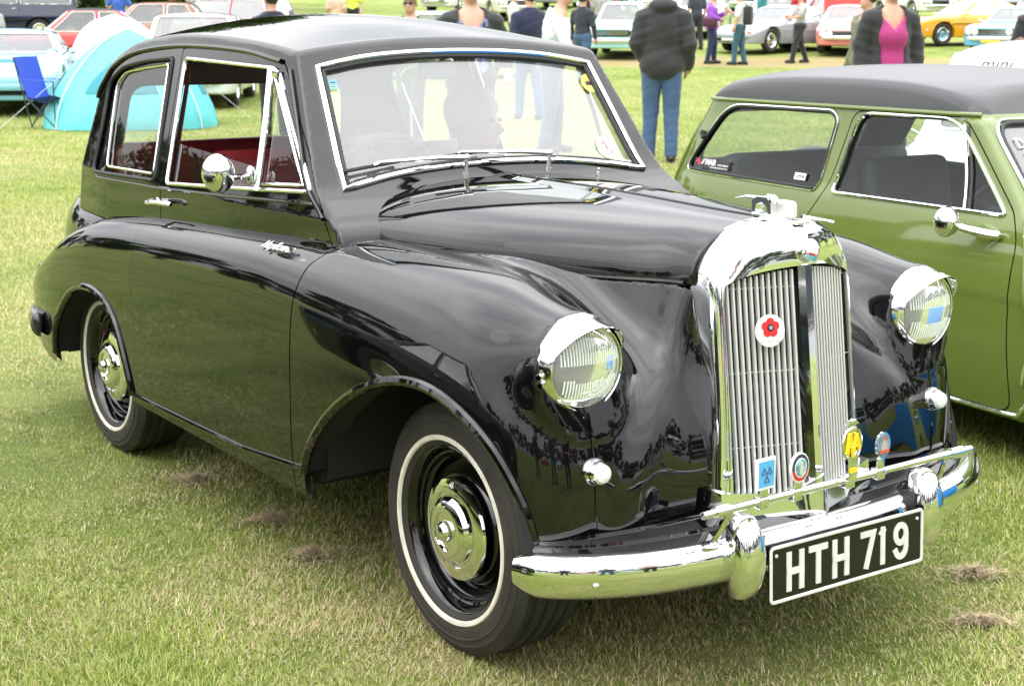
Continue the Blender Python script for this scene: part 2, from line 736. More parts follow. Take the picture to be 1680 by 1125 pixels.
def f_low(X, Y, Z):
    """wings, doors and front body below the bonnet"""
    y = np.abs(Y)
    xa = np.clip((X + 0.12) / 0.60, 0, 9)
    xb = np.clip((-2.0 - X) / 1.02, 0, 9)
    ya = np.clip((y - 0.38) / (0.395 - 0.018 * np.clip((0.5 - Z) / 0.25, 0, 1) ** 2), 0, 9)
    zcv = zc_t(X)
    fr = sstep(X, -0.30, 0.30)
    zin = zcv - 0.17 * fr * sstep(0.50 - y, 0.0, 0.22)
    za = np.clip((Z - 0.42) / (zin - 0.42), 0, 9)
    tf = xa ** 4 / (xa ** 4 + ya ** 4 + 1e-6)
    nz = 7.0 - (3.0 + 1.35 * tf) * sstep(X, -1.0, 0.30)
    pl = (xa ** 4.2 + xb ** 3.0 + ya ** 4.2) ** (1 / 4.2)
    q = (pl ** nz + za ** nz) ** (1 / nz)
    wing = (q - 1) * 0.42
    # lower front bulge of the nose
    blk = smax(smax(y - yb_t(X) - 0.004 - 0.34 * sstep(X, -0.5, 0.05) * np.clip(0.925 - Z, 0, 0.5), Z - 0.924 - 0.012 * sstep(X, 0.0, 0.4), 0.012), X - 0.405, 0.05)
    blk = smax(blk, -0.95 - X, 0.05)
    d = smin(wing, blk, 0.02 + 0.15 * sstep(X, -0.35, 0.15))
    pod = cone((X, y, Z), (-0.45, 0.575, 0.835), (0.50, 0.557, 0.790), 0.100, 0.112)
    pod = smax(pod, X - 0.405, 0.004)
    # underside cut of the pod blends into the wing
    d = smin(d, pod, 0.07)
    return d

sd_y = lambda z: 0.946 - 0.286 * z       # |y| of the cabin side plane
zrail = lut([-2.75, -2.56, -2.405, -2.348, -2.241, -2.04, -1.7, -1.25, -0.93, -0.6], [1.06, 1.18, 1.285, 1.333, 1.388, 1.436, 1.461, 1.452, 1.424, 1.37])
xfront = lut([0.80, 0.95, 1.0, 1.05, 1.10, 1.25, 1.45, 1.6], [-0.47, -0.50, -0.555, -0.640, -0.694, -0.799, -0.939, -1.044])
crown = lut([-2.9, -2.4, -1.9, -1.4, -1.0, -0.7], [0.045, 0.066, 0.074, 0.068, 0.042, 0.03])

def f_cab(X, Y, Z):
    y = np.abs(Y)
    w = np.where(Z > 1.0, sd_y(Z), 0.66 + 0.03 * np.clip(1.0 - Z, 0, 1))
    w = w * (1 - 0.045 * sstep(X, -1.15, -0.60) - 0.06 * sstep(-X, 2.05, 2.75))
    side = y - w
    top = Z - (zrail(X) + crown(X) * (1 - np.clip(y / 0.55, 0, 1.3) ** 2))
    fr = (X - xfront(Z)) * 0.82
    re = (-2.40 - 0.10 * (1 - np.clip(y / 0.5, 0, 1.3) ** 2) - 0.085 * np.clip((1.28 - Z) / 0.3, -0.3, 1.5)) - X
    d = smax(top * 0.95, side, 0.012)
    d = smax(d, fr, 0.014)
    return smax(d, re, 0.03)

def f_bon(X, Y, Z):
    y = np.abs(Y)
    yb = yb_t(X)
    h = 0.150 - 0.012 * sstep(X, -0.3, 0.4)
    q = (np.clip(y / yb, 0, 9) ** 2.5 + np.clip((Z - 0.925) / h, 0, 9) ** 2.5) ** (1 / 2.5)
    d = (q - 1) * 0.14
    d = d - 0.006 * np.clip(1 - y / 0.05, 0, 1)
    d = smax(d, 0.917 + 0.012 * sstep(X, 0.0, 0.4) - Z, 0.006)
    return smax(smax(d, X - 0.408, 0.008), -0.82 - X, 0.01)

def f_boot(X, Y, Z):
    y = np.abs(Y)
    q = ((np.clip((-2.2 - X) / 0.93, 0, 9) ** 2.4 + np.clip(y / 0.692, 0, 9) ** 2.4) ** (6 / 2.4) + np.clip((Z - 0.4) / 0.525, 0, 9) ** 6) ** (1 / 6)
    return smax((q - 1) * 0.5, X + 2.1, 0.02)

def half(f, lo, hi, h, proj=True):
    V, Q = iso(f, (lo[0], lo[1], lo[2]), (hi[0], 2 * h, hi[2]), h)
    T = tri(Q)
    V, T = clip(V, T, -V[:, 1])
    m = np.abs(V[:, 1]) < 1e-5
    V[m, 1] = 0
    return V, T

def shell(name, f, V, T, m, parent, side=0, thick=0.0, inner=None, label=None):
    """side 0: as is; +1 mirror only; 2: both halves in one object"""
    N = nrm(f, V)
    geos = []
    if side in (0, 2):
        geos.append((V, T, N))
    if side in (1, 2):
        V2, N2 = V.copy(), N.copy()
        V2[:, 1] *= -1
        N2[:, 1] *= -1
        geos.append((V2, T[:, ::-1], N2))
    g = [(a, b, 0) for a, b, c in geos]
    nn = [c for a, b, c in geos]
    mats = [m]
    if inner is not None:
        mats.append(inner)
        for a, b, c in geos:
            g.append((a - c * thick, b[:, ::-1], 1))
            nn.append(-c)
    o = obj(name, g, mats, parent, normals=np.concatenate(nn))
    if label: o['label'] = label
    return o

def edge_skip(d):
    return d

# ---- arches, seams and cut lines (x, z)
ARCH_F = crom([(-0.475, 0.20), (-0.475, 0.30), (-0.468, 0.373), (-0.42, 0.455), (-0.325, 0.55), (-0.20, 0.632), (-0.077, 0.682), (0.04, 0.708), (0.15, 0.706), (0.255, 0.672), (0.338, 0.612), (0.392, 0.53), (0.418, 0.45), (0.428, 0.36), (0.430, 0.20)], 6)
ARCH_R = crom([(-2.47, 0.20), (-2.455, 0.30), (-2.43, 0.37), (-2.385, 0.44), (-2.30, 0.515), (-2.21, 0.575), (-2.11, 0.61), (-2.02, 0.622), (-1.93, 0.616), (-1.85, 0.592), (-1.775, 0.535), (-1.717, 0.44), (-1.682, 0.335), (-1.675, 0.20)], 6)
def sill_z(x):
    z = np.interp(x, [-3.2, -2.80, -2.57, -2.45, -1.68, -0.47, 0.42, 0.50], [0.36, 0.32, 0.275, 0.275, 0.292, 0.292, 0.37, 0.40])
    return z

H = 0.0145
V0, T0 = half(f_low, (-3.10, -0.84, 0.20), (0.56, 0, 1.0), H)
V0, T0 = clip(V0, T0, V0[:, 2] - sill_z(V0[:, 0]))
V0, T0 = clip(V0, T0, np.maximum(sdpoly(V0[:, 0], V0[:, 2], ARCH_F), 0.45 + V0[:, 1]))
V0, T0 = clip(V0, T0, np.maximum(sdpoly(V0[:, 0], V0[:, 2], ARCH_R), 0.40 + V0[:, 1]))
# open the cabin floor area
gi = np.maximum.reduce([np.abs(V0[:, 1]) - 0.585, V0[:, 0] + 0.76, -2.40 - V0[:, 0], 0.70 - V0[:, 2]])
V0, T0 = clip(V0, T0, gi)
gi = np.maximum.reduce([np.abs(V0[:, 1]) - yb_t(V0[:, 0]) + 0.05, -0.66 - V0[:, 0], V0[:, 0] - 0.36, 0.86 - V0[:, 2]])
V0, T0 = clip(V0, T0, gi)
GAP = 0.0028
DF = lambda z: np.interp(z, [0.2, 0.385, 0.64, 0.80, 0.90, 0.935, 0.95, 1.2], [-0.535, -0.535, -0.530, -0.524, -0.505, -0.48, -0.45, -0.40])
DR = -1.625
sx = V0[:, 0] - DF(V0[:, 2])
Vw, Tw = clip(V0, T0, sx - GAP)
Vd, Td = clip(V0, T0, -sx - GAP)
Vq, Tq = clip(Vd, Td, DR - 0.0007 - Vd[:, 0])
Vd, Td = clip(Vd, Td, Vd[:, 0] - DR - 0.0007)
for s in (0, 1):
    shell('front_wing', f_low, Vw, Tw, BLACK, CAR, s, 0.018, MATTE)
    shell('lower_door_panel', f_low, Vd, Td, BLACK, CAR, s, 0.022, MAROON)
    shell('rear_wing', f_low, Vq, Tq, BLACK, CAR, s, 0.018, MATTE)

# seam down the nose of each wing and lip beads round the arches
def side_path(f, P, side=-1, out=0.0):
    P = np.asarray(P, float)
    y = solve_y(f, P[:, 0], P[:, 1], side)
    V = np.stack([P[:, 0], y, P[:, 1]], 1)
    V = V[np.abs(y) < 1.15]
    return V + nrm(f, V) * out

for s in (-1, 1):
    P = ARCH_F[(ARCH_F[:, 1] > 0.35)]
    P = side_path(f_low, P, s, 0.0)
    obj('arch_lip', tube(P, 0.0125, 8, rad2=1.0), BLACK, CAR)
    P2 = ARCH_R[(ARCH_R[:, 1] > 0.30)]
    P2 = side_path(f_low, P2, s, 0.0)
    obj('arch_lip', tube(P2, 0.0125, 8), BLACK, CAR)
    # inner arch flange, turned in towards the wheel
    for P_, nm in ((P, 'arch_flange'), (P2, 'arch_flange')):
        A = np.array(P_)
        B = A.copy()
        B[:, 1] -= s * 0.10
        k = len(A)
        V = np.concatenate([A, B])
        F = [(i, i + 1, k + i + 1, k + i) for i in range(k - 1)]
        obj(nm, (V, F), MATTE, CAR)
    # nose seam (raised bead) under the headlamp
    zs = np.linspace(0.690, 0.40, 24)
    P3 = solve_axis(f_low, np.stack([np.full(24, 0.8), np.full(24, s * 0.557), zs], 1), (-1, 0, 0), 0.6)
    obj('nose_seam', tube(P3, 0.0035, 6), BLACK, CAR)
    # bead along the sill
    xs = np.linspace(-1.655, -0.475, 30)
    zb_ = np.interp(xs, [-1.66, -1.25, -0.83, -0.47], [0.318, 0.326, 0.338, 0.372])
    obj('sill_bead', tube(side_path(f_low, np.stack([xs, zb_], 1), s, -0.002), 0.009, 8), BLACK, CAR)

# ---- bonnet and scuttle
Vb, Tb = half(f_bon, (-0.86, -0.62, 0.88), (0.44, 0, 1.13), 0.011)
rear_b = -0.60 - 0.055 * (1 - (Vb[:, 1] / 0.53) ** 2)
Vb1, Tb1 = clip(Vb, Tb, Vb[:, 0] - rear_b - 0.0025)
shell('bonnet', f_bon, Vb1, Tb1, BLACK, CAR, 2)
Vb2, Tb2 = clip(Vb, Tb, rear_b - 0.0025 - Vb[:, 0])
shell('scuttle_panel', f_bon, Vb2, Tb2, BLACK, CAR, 2)
xs = np.linspace(-0.62, 0.365, 40)
P = []
for x in xs:
    P.append((x, 0.0, 0.0))
P = solve_axis(f_bon, [(x, 0, 1.3) for x in xs], (0, 0, -1), 0.4)
obj('bonnet_bead', tube(P, 0.0035, 6), BLACK, CAR)
for s in (-1, 1):
    xs = np.linspace(-0.60, 0.388, 40)
    obj('bonnet_lip', tube([(x, s * (float(yb_t(x)) + 0.001), 0.923 + 0.012 * float(sstep(x, 0.0, 0.4))) for x in xs], 0.006, 8), BLACK, CAR)

# ---- boot
Vt, Tt = half(f_boot, (-3.20, -0.76, 0.33), (-2.04, 0, 1.0), 0.025)
Vt, Tt = clip(Vt, Tt, np.maximum(Vt[:, 2] - 0.66, -2.62 - Vt[:, 0]))
shell('boot_lid', f_boot, Vt, Tt, BLACK, CAR, 2)

# ---- cabin
DOORWIN = rpoly([(-1.640, 1.392), (-0.998, 1.378), (-0.690, 1.062), (-1.575, 1.008)], [0.02, 0.03, 0.02, 0.015], 4)
DOORUP = rpoly([(-1.678, 1.425), (-1.3, 1.432), (-0.972, 1.402), (-0.640, 1.050), (-0.585, 0.992), (-0.535, 0.92), (-0.530, 0.80), (-1.625, 0.80), (-1.625, 1.0)], [0.01, 0.02, 0.03, 0.03, 0.02, 0.02, 0, 0, 0.02], 4)
QWIN = rpoly([(-1.742, 1.392), (-1.963, 1.378), (-2.16, 1.352), (-2.262, 1.298), (-2.240, 1.15), (-2.238, 0.992), (-1.676, 1.008)], [0.015, 0.05, 0.06, 0.04, 0.05, 0.03, 0.02], 4)
WSY = [(-0.530, 1.072), (-0.495, 1.388)]
WS = list(crom([(-0.528, 1.066), (-0.35, 1.093), (-0.17, 1.107), (0.0, 1.111)], 6)[:-1])
WS = WS + [(-p[0], p[1]) for p in reversed(WS)]
WT = list(crom([(0.482, 1.383), (0.33, 1.407), (0.17, 1.419), (0.0, 1.423)], 6)[:-1])
WT = WT + [(-p[0], p[1]) for p in reversed(WT)]
WSCR = np.array([tuple(p) for p in WS] + [tuple(p) for p in WT])
RWIN = rpoly([(-0.47, 1.015), (0.47, 1.015), (0.44, 1.285), (-0.44, 1.285)], 0.07)

Vk, Tk = half(f_cab, (-2.86, -0.74, 0.78), (-0.42, 0, 1.58), 0.0145)
Vk, Tk = clip(Vk, Tk, Vk[:, 2] - 0.84)
gw = sdpoly(Vk[:, 1], Vk[:, 2], WSCR)
Vk, Tk = clip(Vk, Tk, np.maximum(gw, -0.60 * 0 - 1.02 - Vk[:, 0]))
# keep the screen opening only at the front; nothing else is cut by the same outline
# windscreen surface is x > -1.02 and facing forward
gr = sdpoly(Vk[:, 1], Vk[:, 2], RWIN)
Vk, Tk = clip(Vk, Tk, np.maximum(gr, Vk[:, 0] + 2.36))
sidef = lambda V: (0.66 - np.abs(nrm(f_cab, V)[:, 1])) * 0.05
gq = np.maximum.reduce([sdpoly(Vk[:, 0], Vk[:, 2], QWIN), 0.40 + Vk[:, 1], sidef(Vk)])
Vk, Tk = clip(Vk, Tk, gq)
gd = np.maximum.reduce([sdpoly(Vk[:, 0], Vk[:, 2], DOORWIN), 0.40 + Vk[:, 1], sidef(Vk)])
Vk, Tk = clip(Vk, Tk, gd)
gs = np.maximum.reduce([sdpoly(Vk[:, 0], Vk[:, 2], DOORUP), 0.45 + Vk[:, 1], sidef(Vk)])
Vk1, Tk1 = clip(Vk, Tk, gs - 0.002)
Vk2, Tk2 = clip(Vk, Tk, -gs - 0.003)
shell('cabin_shell', f_cab, Vk1, Tk1, BLACK, CAR, 2, 0.022, LINING)
for s in (0, 1):
    shell('upper_door_frame', f_cab, Vk2, Tk2, BLACK, CAR, s, 0.024, MAROON)

def cab_loop(poly, s, out=0.0, d=0.02):
    return side_path(f_cab, densify(poly, d), s, out)

def glass_poly(poly, s, inset=-0.006, d=0.03):
    """fan of the window following the cabin side"""
    P = densify(poly, d)
    c = P.mean(0)
    rings = [P, c + (P - c) * 0.5, np.array([c])]
    V = np.concatenate([side_path(f_cab, r, s, inset) for r in rings])
    n = len(P)
    F = [(i, (i + 1) % n, n + (i + 1) % n, n + i) for i in range(n)] + [(n + i, n + (i + 1) % n, 2 * n) for i in range(n)]
    return V, F

for s in (-1, 1):
    # gutter above the doors
    g = [(-2.37, 1.240), (-2.32, 1.300), (-2.235, 1.358), (-2.05, 1.404), (-1.70, 1.430), (-1.25, 1.424), (-0.985, 1.398)]
    obj('rain_gutter', tube(side_path(f_cab, crom(g, 8), s, 0.004), 0.0075, 8), BLACK, CAR)
    zz_ = np.linspace(1.375, 1.00, 24)
    obj('rain_gutter', tube(side_path(f_cab, np.stack([xfront(zz_) - 0.040, zz_], 1), s, 0.003), 0.0065, 8), BLACK, CAR)
    fr = obj('door_window_frame', tube(cab_loop(DOORWIN, s, 0.001), 0.0065, 8, closed=True), CHROME, CAR)
    # lowered main glass, vent window
    low = [(-1.572, 1.012), (-0.985, 1.050), (-0.998, 1.105), (-1.24, 1.118), (-1.592, 1.135)]
    obj('door_glass', glass_poly(np.array(low), s, -0.012), GLASS, CAR)
    vent = [(-0.972, 1.058), (-0.722, 1.068), (-0.998, 1.350), (-1.028, 1.372)]
    obj('vent_glass', glass_poly(np.array(vent), s, -0.006), GLASS, CAR)
    obj('vent_bar', tube(side_path(f_cab, densify([(-0.963, 1.040), (-0.996, 1.232), (-1.035, 1.376)], 0.03, False), s, 0.004), 0.010, 8), CHROME, CAR)
    obj('vent_frame', tube(side_path(f_cab, densify([(-0.94, 1.062), (-0.730, 1.076), (-1.005, 1.362)], 0.03, False), s, 0.002), 0.006, 8), CHROME, CAR)
    obj('vent_latch', [xf(box((0, 0, 0), (0.035, 0.012, 0.02), 0.003), Matrix.Translation(Vector(tuple(side_path(f_cab, [(-0.99, 1.362)], s, 0.010)[0]))))], CHROME, CAR)
    obj('quarter_window_frame', tube(cab_loop(QWIN, s, 0.001), 0.007, 8, closed=True), DARKRUB, CAR)
    obj('quarter_glass', glass_poly(QWIN, s, -0.008), GLASS, CAR)
    qi = rpoly([(-1.77, 1.372), (-1.963, 1.356), (-2.13, 1.335), (-2.185, 1.295), (-2.150, 1.16), (-2.110, 1.02), (-1.70, 1.028)], [0.015, 0.04, 0.05, 0.03, 0.05, 0.02, 0.02], 4)
    obj('quarter_glass_rail', tube(cab_loop(qi, s, -0.002), 0.0045, 6, closed=True), CHROME, CAR)
    obj('belt_trim', tube(side_path(f_cab, np.stack([np.linspace(-2.22, -0.60, 30), np.interp(np.linspace(-2.22, -0.60, 30), [-2.24, -1.6, -0.6], [0.975, 0.990, 1.036])], 1), s, 0.0), 0.006, 8), BLACK, CAR)

# ---- windscreen
def ws_pt(P, out=0.0):
    P = np.asarray(P, float)
    Q = solve_axis(f_cab, np.stack([np.full(len(P), -0.2), P[:, 0], P[:, 1]], 1), (-1, 0, 0), 1.2, 300)
    return Q + nrm(f_cab, Q) * out
WD = densify(WSCR, 0.03)
n_ = len(WD)
cen = WD.mean(0)
ring = [WD, cen + (WD - cen) * 0.55, np.array([cen])]
gv = np.concatenate([ws_pt(r, -0.010) for r in ring])
gf = [(i, (i + 1) % n_, n_ + (i + 1) % n_, n_ + i) for i in range(n_)] + [(n_ + i, n_ + (i + 1) % n_, 2 * n_) for i in range(n_)]
ws_o = obj('windscreen', (gv, gf), WSGLASS, CAR)
obj('windscreen_trim', tube(ws_pt(WD, 0.004), 0.0085, 10, closed=True), CHROME, CAR)
WI = cen + (WD - cen) * np.array([0.966, 0.935])
obj('windscreen_seal', tube(ws_pt(WI, 0.000), 0.0075, 8, closed=True), DARKRUB, CAR)
rg = densify(RWIN, 0.05)
obj('rear_window', (np.concatenate([np.array([[-2.485 - 0.28 * (1.28 - b), a, b] for a, b in rg]), [[-2.55, 0, 1.15]]]), [(i, (i + 1) % len(rg), len(rg)) for i in range(len(rg))]), GLASS, CAR)

# stickers on the screen
def disc(c, nrmv, upv, rx, ry, th=0.001, n=28):
    z = Vector(nrmv).normalized()
    y = Vector(upv)
    y = (y - z * y.dot(z)).normalized()
    x = y.cross(z)
    M = Matrix(((x.x, y.x, z.x, c[0]), (x.y, y.y, z.y, c[1]), (x.z, y.z, z.z, c[2]), (0, 0, 0, 1)))
    return prism([(rx * math.cos(2 * PI * i / n), ry * math.sin(2 * PI * i / n)) for i in range(n)], M, th), M

def text_geo(s, size, M, depth=0.0006, shear=0.0, bold=0.0, spacing=1.0):
    cu = bpy.data.curves.new('t', 'FONT')
    cu.body = s
    cu.size = size
    cu.align_x = 'CENTER'
    cu.align_y = 'CENTER'
    cu.extrude = depth
    cu.shear = shear
    cu.offset = bold
    cu.space_character = spacing
    cu.resolution_u = 3
    o = bpy.data.objects.new('t', cu)
    COL.objects.link(o)
    dg = bpy.context.evaluated_depsgraph_get()
    me = o.evaluated_get(dg).to_mesh()
    V = [tuple(M @ v.co) for v in me.vertices]
    F = [tuple(p.vertices) for p in me.polygons]
    o.evaluated_get(dg).to_mesh_clear()
    bpy.data.objects.remove(o)
    bpy.data.curves.remove(cu)
    return V, F

YEL = mat('sticker_yellow', (0.80, 0.66, 0.12), 0.5)
WHT = mat('sticker_white', (0.82, 0.82, 0.80), 0.5)
RED = mat('sticker_red', (0.62, 0.02, 0.03), 0.4)
INK = mat('sticker_ink', (0.015, 0.015, 0.02), 0.5)
BLU = mat('badge_blue', (0.10, 0.38, 0.70), 0.35)
wsn = Vector(tuple(nrm(f_cab, ws_pt([(0.2, 1.25)]))[0]))
p = ws_pt([(0.462, 1.325)], -0.004)[0]
g, M = disc(p, wsn, (0, 0, 1), 0.030, 0.034)
st = obj('round_sticker', g, YEL, CAR)
st['label'] = 'round yellow sticker with a crown'
crw = [(-0.016, -0.008), (-0.018, 0.010), (-0.009, 0.002), (-0.006, 0.013), (0, 0.003), (0.006, 0.013), (0.009, 0.002), (0.018, 0.010), (0.016, -0.008)]
obj('crown_mark', prism(crw, M @ Matrix.Translation((0, 0, 0.0012)), 0.0008), INK, st)
p = ws_pt([(0.430, 1.135)], -0.004)[0]
g, M = disc(p, wsn, (0, 0, 1), 0.036, 0.040)
st = obj('round_sticker', g, WHT, CAR)
st['label'] = 'round white sticker with red lettering'
obj('sticker_lettering', [text_geo('A', 0.030, M @ Matrix.Translation((-0.006, 0.014, 0.0012)) @ Matrix.Rotation(-0.5, 4, 'Z')), text_geo('K', 0.028, M @ Matrix.Translation((0.002, -0.004, 0.0012)) @ Matrix.Rotation(-0.5, 4, 'Z')), text_geo('R', 0.026, M @ Matrix.Translation((0.012, -0.020, 0.0012)) @ Matrix.Rotation(-0.5, 4, 'Z'))], RED, st)
p = ws_pt([(-0.452, 1.340)], -0.004)[0]
_, M = disc(p, wsn, (0, 0, 1), 0.03, 0.03)
obj('small_blue_sticker', [prism([(-0.02, a), (0.02, a), (0.02, a + 0.006), (-0.02, a + 0.006)], M, 0.001) for a in (-0.016, -0.004, 0.008)], BLU, CAR)

# ---- wipers
for (px, pz), (ex, ez), (b0, b1) in [((-0.151, 1.078), (-0.402, 1.118), ((-0.515, 1.106), (-0.330, 1.124))), ((0.143, 1.100), (-0.128, 1.133), ((-0.225, 1.126), (-0.040, 1.138)))]:
    base = solve_axis(f_bon, [(-0.662, px + 0.012, 1.3)], (0, 0, -1), 0.5)[0]
    w = thing('windscreen_wiper', None, None)
    w.parent = CAR
    piv = ws_pt([(px, 1.118)], 0.035)[0]
    piv = np.array([base[0] + 0.012, base[1], base[2] + 0.062])
    obj('spindle', [cyl(base - [0, 0, 0.01], base + [0.004, 0, 0.018], 0.011), cyl(base, piv, 0.009, 0.006), ell(piv, (0.010, 0.010, 0.010))], CHROME, w)
    A = ws_pt([(ex, ez)], 0.022)[0]
    obj('wiper_arm', tube([piv, piv + (A - piv) * 0.35 + np.array([0.008, 0, 0.004]), A], [0.0075, 0.0065, 0.004], 8), CHROME, w)
    B0, B1 = ws_pt([b0], 0.010)[0], ws_pt([b1], 0.010)[0]
    obj('wiper_blade', tube([B0, B1], 0.0055, 6), DARKRUB, w)
    obj('blade_bridge', tube([A + (B0 - A) * 0.02, (B0 + B1) / 2 + np.array([0.008, 0, 0.004])], 0.0045, 6), CHROME, w)
# washer jet
bj = solve_axis(f_bon, [(-0.64, 0.33, 1.3)], (0, 0, -1), 0.5)[0]
obj('washer_jet', [cyl(bj, bj + [0, 0, 0.014], 0.007), cyl(bj + [0, 0, 0.013], bj + [0.004, 0, 0.024], 0.004)], CHROME, CAR)

# ---- door furniture
for s in (-1, 1):
    a = side_path(f_cab, [(-1.640, 0.945)], s, 0.0)[0]
    b = side_path(f_cab, [(-1.480, 0.953)], s, 0.0)[0]
    n3 = np.array([0, s, 0])
    h = obj('door_handle', [tube([a, a + n3 * 0.03], 0.010, 10), tube(crom([a + n3 * 0.032 - [0.02, 0, 0], a + n3 * 0.036, (a + b) / 2 + n3 * 0.038 + [0, 0, 0.004], b + n3 * 0.026], 5), [0.006] + [0.009] * 14 + [0.006], 8), ell(a + n3 * 0.004, (0.016, 0.004, 0.014))], CHROME, CAR)
    # wing script
    if s < 0:
        yv = float(solve_axis(f_low, [(-0.70, -1.0, 0.905)], (0, 1, 0), 0.6)[0][1])
        q = solve_axis(f_low, [(-0.70, -0.70, 1.2)], (0, 0, -1), 0.5)[0]
        q = side_path(f_low, [(-0.700, 0.915)], -1, 0.007)[0]
        nn = nrm(f_low, q[None])[0]
        M = basis(q, (1, 0, 0.03), np.cross(nn, (1, 0, 0.03)))
        obj('name_script', text_geo('Mayflower', 0.042, M, 0.0015, 0.35, 0.0004), CHROME, CAR)

# ---- door mirror (on the driver's side)
mir = thing('door_mirror', None, None)
mir.parent = CAR
mc = np.array((-0.944, -0.765, 1.098))
ax = Vector((-1.0, 0.25, 0.02)).normalized()
prof = [(-0.030, 0.002), (-0.029, 0.018), (-0.022, 0.034), (-0.010, 0.045), (0.004, 0.0495), (0.010, 0.0500), (0.013, 0.048)]
head = lathe(prof, (0, 0, 0), ax, 32)
V = np.array(head[0]) * [1, 0.92, 1.10] + mc
obj('mirror_head', (V, head[1]), CHROME, mir)
g = lathe([(0.012, 0.048), (0.0115, 0.001)], (0, 0, 0), ax, 32)
obj('mirror_glass', (np.array(g[0]) * [1, 0.92, 1.10] + mc, g[1]), mat('mirror_silver', (0.9, 0.9, 0.9), 0.01, metal=1.0), mir)
mb_ = np.array((-0.975, -0.655, 1.085))
obj('mirror_arm', [tube(crom([mc + [0.012, 0, -0.01], mc + [0.015, 0.05, -0.010], mb_ + [0, -0.012, -0.002]], 6), 0.007, 8), ell(mb_, (0.014, 0.014, 0.028))], CHROME, mir)

# ---- wheels
def wheel(loc, side, parent):
    """local axle along y, outer face towards side"""
    w = thing('wheel', None, None, loc)
    w.parent = parent
    ax = (0, side, 0)
    RR = 0.315
    pr = [(-0.105, 0.195), (-0.122, 0.225), (-0.126, 0.262), (-0.112, 0.292), (-0.092, 0.306)]
    for k in range(5):
        a = -0.072 + k * 0.033
        pr += [(a - 0.010, 0.3125 - 0.004 * abs(k - 2) / 2), (a + 0.0085, 0.3135 - 0.004 * abs(k - 2) / 2), (a + 0.0105, 0.304), (a + 0.0195, 0.304)]
    pr = pr[:-2]
    pr += [(0.072, 0.3055), (0.078, 0.298), (0.084, 0.288), (0.0865, 0.2865), (0.0885, 0.281), (0.0875, 0.279), (0.0905, 0.268), (0.0925, 0.2665), (0.0925, 0.2635), (0.0910, 0.262), (0.0925, 0.248), (0.0918, 0.240), (0.0905, 0.2345), (0.086, 0.217), (0.078, 0.206), (0.068, 0.197)]
    obj('tyre', lathe([(a - 0.0, r) for a, r in pr], (0, -side * 0.0, 0), ax, 96), RUBBER, w, smooth=28)
    obj('cream_band', lathe([(0.0905, 0.2335), (0.0938, 0.2310), (0.0930, 0.2225), (0.0880, 0.2195)], (0, 0, 0), ax, 96), CREAM, w)
    dp = 0.040
    rimp = [(0.060, 0.199), (0.072, 0.2060), (0.0775, 0.2065), (0.0790, 0.2035), (0.074, 0.197), (0.060, 0.192), (0.052, 0.189), (0.049, 0.184), (0.036, 0.180), (0.032, 0.175), (0.016, 0.171), (0.008, 0.163), (0.010, 0.153), (0.026, 0.144), (0.040, 0.138), (0.046, 0.132), (0.048, 0.120), (0.048, 0.02)]
    obj('rim', lathe(rimp, (0, 0, 0), ax, 96), BLACK, w)
    capp = [(0.018, 0.1265), (0.027, 0.1270), (0.033, 0.1240), (0.037, 0.112), (0.039, 0.098), (0.0395, 0.094), (0.033, 0.091), (0.033, 0.088), (0.045, 0.083), (0.054, 0.074), (0.059, 0.064), (0.061, 0.054), (0.0605, 0.049), (0.055, 0.0465), (0.055, 0.042), (0.057, 0.030), (0.057, 0.027), (0.067, 0.0255), (0.076, 0.018), (0.080, 0.008), (0.0805, 0.0005)]
    obj('hubcap', lathe([(a + dp, r) for a, r in capp], (0, 0, 0), ax, 72), CHROME, w, smooth=18)
    obj('tyre_valve', [cyl((-0.155, side * 0.010, 0.03), (-0.158, side * 0.040, 0.033), 0.004)], DARKRUB, w)
    obj('inner_drum', lathe([(-0.10, 0.02), (-0.10, 0.13), (-0.045, 0.13), (-0.045, 0.02)], (0, 0, 0), ax, 32), MATTE, w)
    return w
wheel((0.018, -0.552, 0.318), -1, CAR)
wheel((0.0, 0.552, 0.312), 1, CAR)
wheel((-2.134, -0.590, 0.312), -1, CAR)
wheel((-2.134, 0.590, 0.312), 1, CAR)

# ---- underside and wheel wells
def open_cyl(cx, cz, r, y0, y1, a0=0, a1=PI, n=20):
    V, F = [], []
    for i in range(n + 1):
        t = a0 + (a1 - a0) * i / n
        V += [(cx + r * math.cos(t), y0, cz + r * math.sin(t)), (cx + r * math.cos(t), y1, cz + r * math.sin(t))]
    F = [(2 * i, 2 * i + 1, 2 * i + 3, 2 * i + 2) for i in range(n)]
    return V, F
un = [box((-1.06, 0, 0.35), (1.15, 1.42, 0.06)), box((-1.08, 0, 0.30), (3.0, 0.5, 0.12)), box((-0.10, 0, 0.50), (0.60, 0.60, 0.40)), box((-2.10, 0, 0.50), (0.72, 0.70, 0.30)), box((-2.75, 0, 0.42), (0.5, 0.9, 0.16)), box((-0.545, 0, 0.55), (0.03, 1.40, 0.50)), box((-1.60, 0, 0.48), (0.03, 1.3, 0.3))]
for s in (-1, 1):
    un += [open_cyl(0.0, 0.34, 0.44, s * 0.32, s * 0.72), open_cyl(-2.09, 0.30, 0.40, s * 0.36, s * 0.70)]
    un += [box((-0.14, s * 0.325, 0.51), (0.58, 0.02, 0.36)), box((-2.09, s * 0.365, 0.50), (0.80, 0.02, 0.42))]
    un += [cyl((0, s * 0.25, 0.31), (0, s * 0.5, 0.31), 0.03), cyl((0.02, s * 0.42, 0.30), (0.02, s * 0.38, 0.62), 0.022)]
un.append(cyl((-2.134, -0.55, 0.31), (-2.134, 0.55, 0.31), 0.04))
obj('underbody', un, MATTE, CAR)

